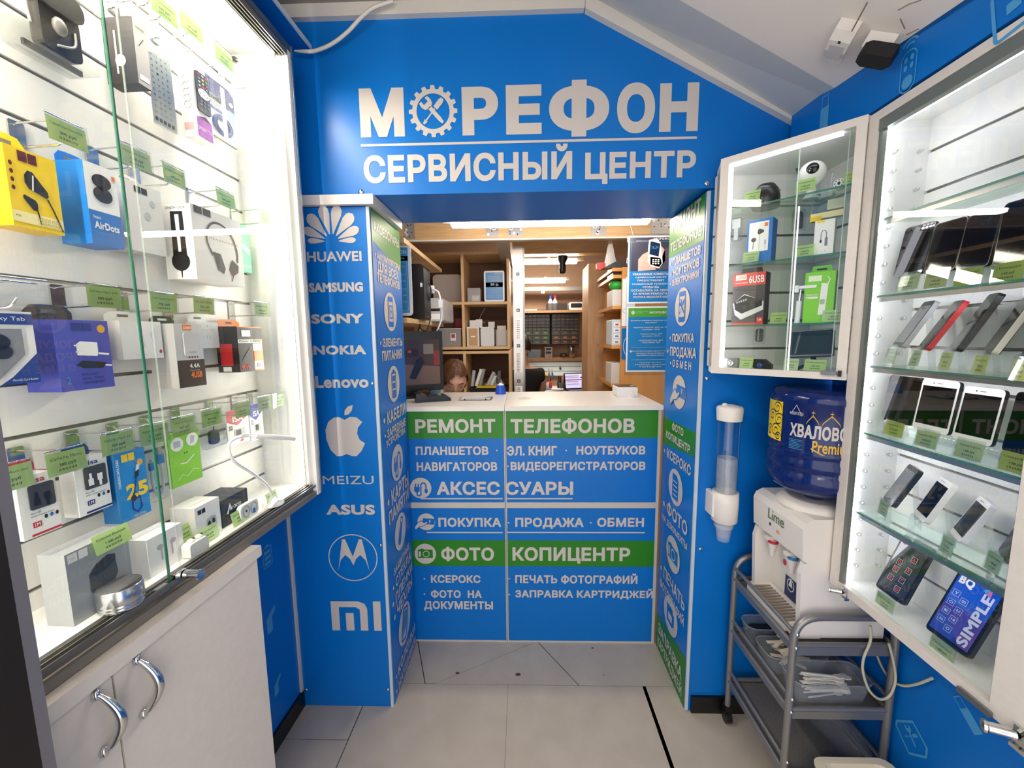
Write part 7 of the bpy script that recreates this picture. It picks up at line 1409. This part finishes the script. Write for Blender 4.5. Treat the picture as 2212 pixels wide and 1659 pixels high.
for k, (z, h, mt, nm, lb, cat) in enumerate(((hz[1], .10, M('d8d6d2', .5), 'paper_pack', 'white paper packets on the second beech shelf', 'papers'), (hz[2], .16, M('cfdbe4', .4), 'drawer_box', 'pale tower of small drawers on the third beech shelf', 'drawer box'), (hz[3], .13, M('d9d2c8', .5), 'parts_box', 'pale box with red bits on the fourth beech shelf', 'box'), (hz[0], .06, M('3a3634', .4), 'tape_dispenser', 'dark tool lying on the highest beech shelf', 'tool'))):
    m = MB(); m.box(xe0-.045, xe0+.08, YE+.05, YE+.22, z+.0105, z+.01+h, mt, .004)
    if k == 1:
        for q in range(4): m.rectf(xe0-.035, xe0+.01, z+.02+.036*q, z+.045+.036*q, YE+.049, W_); m.rectf(xe0-.025, xe0-.005, z+.026+.036*q, z+.036+.036*q, YE+.048, R_ if q == 3 else LBLUE)
    tag(m.build(nm), lb, cat)
m = MB(); z = hz[1]+.11; m.ball((xe0-.01, YE+.1, z+.03), (.05, .05, .035), M('2f9e3a', .4), 12); tag(m.build('green_bundle'), 'green cloth bundle on the second beech shelf', 'cloth'); m = MB(); m.box(xe0-.05, xe0+.01, YE+.06, YE+.15, hz[3]-.09, hz[3]-.03, M('c22a44', .5), .01)
z = ze; t = Thing('hand_saw', 'pale handsaw leaning above the beech cabinet', 'saw', FF, (bx_(1318, YE+.15), YE+.15, z)); m = MB(); xs = bx_(1318, YE+.1, 560); m.prism([(xs-.04, z+.012), (xs+.045, z+.02), (xs+.006, z+.19), (xs-.008, z+.19)], YE+.1, YE+.102, M('c9c3ba', .3, .6)); m.build('blade', t); m = MB(); m.box(xs-.085, xs-.03, YE+.09, YE+.115, z+.0005, z+.045, M('c8322a', .4), .01); m.build('handle', t)
m = MB(); m.prism([(xs-.06, z+.0005), (xs+.06, z+.0005), (xs+.11, z+.05), (xs+.02, z+.04)], YE+.04, YE+.085, M('3a3634', .35)); tag(m.build('clamp_tool'), 'dark clamp tool before the handsaw on the beech cabinet', 'tool')
def poster(label, xl, xr, yt, yb, Y, fn, name='poster'):
    a = rect(FF, xl, xr, yt, yb, Y); t = Thing(name, label, 'poster', FF, ((a[0]+a[1])/2, Y, a[2])); m = MB(); m.box(a[0], a[1], Y, Y+.002, a[2], a[3], M('e4e6e6', .3)); u = U(m, a[0]+.008, a[1]-.008, a[2]+.008, a[3]-.008, Y); fn(u); m.build('sheet', t); return t
PB = M('1f78b4', .3)
def f_p1(u):
    u.rect(0, 1, 0, .48, PB); u.rect(0, 1, .48, 1, M('3c3a44', .3)); u.up(); u.poly([(.65, .5), (1, .5), (1, .88), (.8, .82)], M('55505a', .3)); sk = M('d9a390', .4)
    u.poly([(.2, .48), (.2, .66), (.3, .74), (.42, .78), (.5, .6), (.62, .5)], sk); u.poly([(.62, .52), (.74, .56), (.82, .64), (.8, .8), (.72, .86), (.7, .7)], sk); u.up(); u.poly([(.42, .62), (.5, .55), (.68, .52), (.76, .6), (.7, .92), (.6, .98), (.44, .96), (.42, .86)], M('e9e4dc', .3)); u.poly([(.48, .58), (.68, .54), (.74, .6), (.7, .68), (.47, .70)], Y_); u.up(); u.poly([(.45, .74), (.66, .70), (.69, .9), (.47, .94)], M('1c2a3e', .2)); u.up(); u.text('16:34', .5, .65, .82, .87, LBLUE); u.text('МОРЕФОН', .54, .97, .955, .995, VINYL, .04); u.text('СЕРВИСНЫЙ ЦЕНТР', .14, .5, .935, .955, VINYL)
    for k, s_ in enumerate(('УВАЖАЕМЫЕ КЛИЕНТЫ!', 'СЕРВИСНЫЙ ЦЕНТР', 'ПРЕДОСТАВЛЯЕТ', 'ПОДМЕННЫЙ ТЕЛЕФОН,', 'ЧТОБЫ ВЫ', 'ОСТАВАЛИСЬ НА СВЯЗИ', 'НА ВРЕМЯ РЕМОНТА.', 'УСЛУГА БЕСПЛАТНАЯ')): w = .45*len(s_)/19; u.text(s_, .5-w, .5+w, .415-.051*k, .45-.051*k, VINYL, .04)
    for r in range(3):
        for c in range(3): u.rect(.52+.06*c, .56+.06*c, .585+.03*r, .602+.03*r, W_)
    u.line([(.03, .025), (.97, .025), (.97, .93), (.03, .93)], .006, LBLUE, True)
poster('poster with a hand holding a yellow phone, above the service list on the beech cabinet', 1356, 1457, 509, 655, 2.2, f_p1)
def f_p2(u):
    u.rect(0, 1, 0, 1, PB); u.up(); u.rect(0, 1, .86, 1, M('4f9a2e', .3)); u.up(); u.text('МОРЕФОН', .46, .92, .91, .95, VINYL, .04); u.ell(.1, .93, .04, .03, VINYL, 14); u.text('СЕРВИСНЫЙ', .17, .42, .935, .95, VINYL); u.text('ЦЕНТР', .17, .3, .912, .926, VINYL)
    for q, s_, w in ((.79, 'Дешевле заменить защитное стекло,', .9), (.755, 'чем экран!', .26), (.68, '- Защитное стекло 3D - 450 Р, 2D - 350 Р', .8), (.645, '(установка - 350 Р)', .38), (.575, '- Защитная пленка - 100 Р', .5), (.54, '(установка - 200 Р)', .38), (.475, '- Силиконовый чехол - 250 Р', .54), (.44, '- Чехол-книжка - 700 Р', .42), (.3, 'Бесплатная установка защитного стекла', .8), (.265, 'при ремонте Вашего устройства', .62), (.23, '(неисправность экрана клиента)', .6), (.115, 'Группа: vk.com', .46), (.08, 'Номер карты', .66), (.045, 'Телефон', .5)): u.text(s_, .5-w/2, .5+w/2, q, q+.024, VINYL, .02)
    u.rect(.08, .88, .372, .375, VINYL); u.rect(.08, .88, .172, .175, VINYL); u.ell(.07, .31, .025, .018, VINYL, 12)
poster('blue and green service list poster below the hand poster on the beech cabinet', 1353, 1458, 662, 803, 2.2, f_p2)
m = MB(); a = rect(FF, 1344, 1372, 602, 704, YE-.004); m.box(a[0], a[1], YE-.004, YE-.001, a[2], a[3], W_); m.ring(a[0]+.03, a[2]+.09, .025, .014, .002, YE-.0045, LBLUE); tag(m.build('notice_sheet'), 'white notice half hidden behind the two posters', 'notice')
m = MB(); a = rect(FF, 1343, 1372, 709, 776, YE-.004); m.box(a[0], a[1], YE-.004, YE-.001, a[2], a[3], BLUE); m.ring(a[0]+.045, a[2]+.08, .035, .06, .004, YE-.0045, VINYL, 90, 270); tag(m.build('blue_sheet'), 'blue sheet showing below the white notice behind the posters', 'notice')
a = rect(FF, 1352, 1462, 505, 810, 2.206); t = Thing('clear_board', 'clear plastic board on white strings carrying the two posters', 'board', FF, ((a[0]+a[1])/2, 2.203, a[2]))
m = MB(); m.box(a[0], a[1], 2.2022, 2.2045, a[2], a[3], CLEAR); m.build('sheet', t)
for q in (a[0]+.03, a[1]-.03): m = MB(); m.tube([(q, 2.2035, a[3]-.01), (q, 2.3, zb0+.06), (q, YW+.001, zb0+.1)], .0015, W_, 5); m.build('string', t)

# ---------------------------------------------------------------- people
SKIN, HAIR1, HAIR2 = M('d9a88c', .5), mat_noise('brown_hair', '3f2716', '6a4526', 30, .45, (1, 6, 1)), mat_noise('dark_hair', '1b1210', '2c1e18', 30, .5)
def skinned(name, V, E, Rd, mat, par, sub=2):
    me = bpy.data.meshes.new(name); me.from_pydata([Vector(p)-par.base for p in V], E, []); o = bpy.data.objects.new(name, me); COL.objects.link(o); o.parent = par.o
    md = o.modifiers.new('skin', 'SKIN'); md.use_smooth_shade = True
    for i, r in enumerate(Rd): me.skin_vertices[0].data[i].radius = r if isinstance(r, tuple) else (r, r)
    me.skin_vertices[0].data[0].use_root = True
    s = o.modifiers.new('sub', 'SUBSURF'); s.levels = s.render_levels = sub; me.materials.append(mat); return o
def headgrid(f, c, Mx, keep=None, n=40, m_=28):
    v = []
    for i in range(m_+1):
        for k in range(n): v.append(f(pi*i/m_, 2*pi*k/n))
    F_ = [(i*n+k, i*n+(k+1) % n, (i+1)*n+(k+1) % n, (i+1)*n+k) for i in range(m_) for k in range(n)]
    if keep: F_ = [q for q in F_ if all(keep(v[j]) for j in q)]
    return [Mx @ Vector(p)+Vector(c) for p in v], F_
def face(t, p):
    """unit head: x to its left, -y forward, z up; metres"""
    d = Vector((sin(t)*cos(p), sin(t)*sin(p), cos(t))); x, y, z = d.x*.074, d.y*.096, d.z*.115
    if z < 0: x *= 1-.30*(-z/.115)**1.5; y *= 1-.10*(-z/.115)
    if y < 0:
        g = lambda cx, cz, s: math.exp(-(((x-cx)/s)**2+((z-cz)/s)**2))
        y -= .020*math.exp(-((x/.010)**2+((z+.022)/.016)**2)); y -= .008*math.exp(-((x/.008)**2+((z-.0)/.022)**2)); y += .011*(g(.030, .008, .015)+g(-.030, .008, .015)); y -= .005*(g(.03, .03, .018)+g(-.03, .03, .018)); y -= .006*math.exp(-((x/.022)**2+((z+.060)/.008)**2)); y -= .006*math.exp(-((x/.02)**2+((z+.098)/.014)**2))
    return (x, y, z)
def person(label, loc, yaw, lift, headp, hair, shirt, pants, hand):
    Fp = Matrix.Translation(loc) @ Matrix.Rotation(yaw, 4, 'Z'); t = Thing('person', label, 'person', Fp, (0, 0, 0)); z = lift
    hc = Vector((0, -.05, z+.72)) + Vector(headp[3]); Rm = Matrix.Rotation(headp[1], 4, 'Z') @ Matrix.Rotation(headp[0], 4, 'X') @ Matrix.Rotation(headp[2], 4, 'Y')
    V = [(0, 0, z), (0, .01, z+.14), (0, .0, z+.30), (0, -.01, z+.44), (0, -.02, z+.53), tuple(hc+(Rm @ Vector((0, .02, -.08))))]
    E = [(0, 1), (1, 2), (2, 3), (3, 4), (4, 5)]; Rd = [(.15, .11), (.14, .10), (.155, .11), (.13, .09), .055, .05]
    for s in (1, -1):
        i = len(V); V += [(s*.17, -.01, z+.45), (s*.23, -.03, z+.26), (s*.19, -.10, z+hand-.03), (s*.12, -.13, z+hand), (s*.09, .0, z-.02), (s*.11, -.17, z-.04), (s*.11, -.12, max(z-.46, .09)), (s*.11, -.18, max(z-.50, .04))]
        E += [(3, i), (i, i+1), (i+1, i+2), (i+2, i+3), (0, i+4), (i+4, i+5), (i+5, i+6), (i+6, i+7)]; Rd += [.062, .044, .036, .026, .09, .065, .045, .035]
    skinned('body', V, E, Rd, SKIN, t)
    tv = V[:5]; skinned('shirt', [(0, 0, z-.02)]+list(tv[1:4])+[(0, -.018, z+.495)]+[p for s in (0, 1) for p in (V[6+8*s], tuple(Vector(V[6+8*s]).lerp(Vector(V[7+8*s]), .55)))], [(0, 1), (1, 2), (2, 3), (3, 4), (3, 5), (5, 6), (3, 7), (7, 8)], [(.165, .125), (.155, .115), (.17, .125), (.145, .105), .066, .076, .064, .076, .064], shirt, t)
    skinned('trousers', [(0, 0, z+.02)]+[q for s in (0, 1) for q in (V[10+8*s], V[11+8*s], tuple(Vector(V[12+8*s])+Vector((0, 0, .06))))], [(0, 1), (1, 2), (2, 3), (0, 4), (4, 5), (5, 6)], [(.16, .12), .10, .077, .056, .10, .077, .056], pants, t)
    m = MB(); a, f = headgrid(face, hc, Rm); m.add(a, f, SKIN, True)
    for s in (1, -1):
        P = lambda q: tuple(hc+Rm @ Vector(q)); m.ball(P((s*.074, .008, -.006)), (.010, .018, .028), SKIN, 12)
    m.build('head', t); m = MB()
    for s in (1, -1):
        e = [hc+Rm @ Vector((s*(.017+.026*k/8), -.0835+.008*(k/8)**2, .005-.006*sin(pi*k/8))) for k in range(9)]; m.tube(e, .0016, M('3a2418', .6), 6); e = [hc+Rm @ Vector((s*(.014+.034*k/8), -.0935+.020*(k/8)**2, .026+.005*sin(pi*k/8))) for k in range(9)]; m.tube(e, .0028, hair, 6)
    m.tube([hc+Rm @ Vector((x*.022, -.0895+.007*x*x, -.060)) for x in (-1, -.5, 0, .5, 1)], .003, M('b0695c', .5), 6); m.build('face_details', t)
    def hf(tt, p):
        d = face(tt, p); x, y, zz = d; k = 1.15+.018*sin(p*37+tt*5)+.012*sin(p*71)+.03*(1 if d[0] < 0 else 0)*sin(tt); base = Vector((sin(tt)*cos(p)*.074, sin(tt)*sin(p)*.096, cos(tt)*.115)); return tuple(base*k+Vector((0, .004, .004)))
    def kp(q):
        x, y, zz = q
        if y < -.04: return zz > (.080+1.25*x if x < 0 else .080-.35*x)
        if y < .0: return zz > (-.055 if x < 0 else .0-1.2*(y+.04)*.5)
        return zz > -.075
    a, f = headgrid(hf, hc, Rm, None); v0, fl = headgrid(hf, (0, 0, 0), Matrix.Identity(3), kp); m = MB(); m.add(a, fl, hair, True); m.build('hair', t)
    for s, i in ((1, 6), (-1, 14)):
        w = Vector(V[i+3]); m = MB(); m.ball(w+Vector((0, -.035, .0)), (.036, .042, .016), SKIN, 12)
        o = m.build('hand', t); k_ = t.sub(o)
        for q in range(4): b = w+Vector((-.025+.017*q, -.07, 0)); m = MB(); m.tube([b, b+Vector((0, -.03, .006)), b+Vector((0, -.052, -.008)), b+Vector((0, -.06+.006*abs(q-1.5), -.022))], [.0085, .008, .0075, .006], SKIN, 8); m.build('finger', k_)
        b = w+Vector((-s*.030, -.025, 0)); m = MB(); m.tube([b, b+Vector((-s*.018, -.022, .002)), b+Vector((-s*.02, -.045, -.008))], [.010, .009, .007], SKIN, 8); m.build('thumb', k_)
    return t
def stool(label, x, y, h):
    t = Thing('stool', label, 'stool', FF, (x, y, 0)); MB().lathe([(.17, h-.05), (.18, h-.03), (.17, h), (.001, h)], (x, y, 0), BLACK, 28).build('seat', t); MB().cyl((x, y, .05), (x, y, h-.05), .025, STEEL, 14).build('column', t)
    for k in range(5): a = k*2*pi/5; m = MB(); m.tube([(x, y, .06), (x+.24*cos(a), y+.24*sin(a), .03)], [.022, .014], BLACK, 8); m.ball((x+.24*cos(a), y+.24*sin(a), .018), .0178, BLACK, 10); m.build('leg', t)
Y1 = 2.45; hx, hz_ = bx_(983, Y1, 830), bz(821, Y1, 985)
person('brown haired person seated behind the counter looking down', (hx, Y1+.06, 0), rad(-8), hz_-.72, (rad(28), rad(22), rad(4), (0, 0, 0)), HAIR1, M('1d1f24', .8), M('22242c', .8), .24)
stool('stool under the person behind the counter', hx, Y1+.07, hz_-.72-.15)
Y2 = 3.95; hx2, hz2 = bx_(1131, Y2, 765), bz(748, Y2, 1121)
person('person in a black T-shirt at the rear work desk, seen from behind beside the post', (hx2, Y2-.06, 0), rad(205), hz2-.72, (rad(18), 0, 0, (0, 0, 0)), HAIR2, M('0f0f12', .8), M('20222a', .8), .40)
stool('stool under the person at the rear work desk', hx2, Y2-.05, hz2-.72-.15)
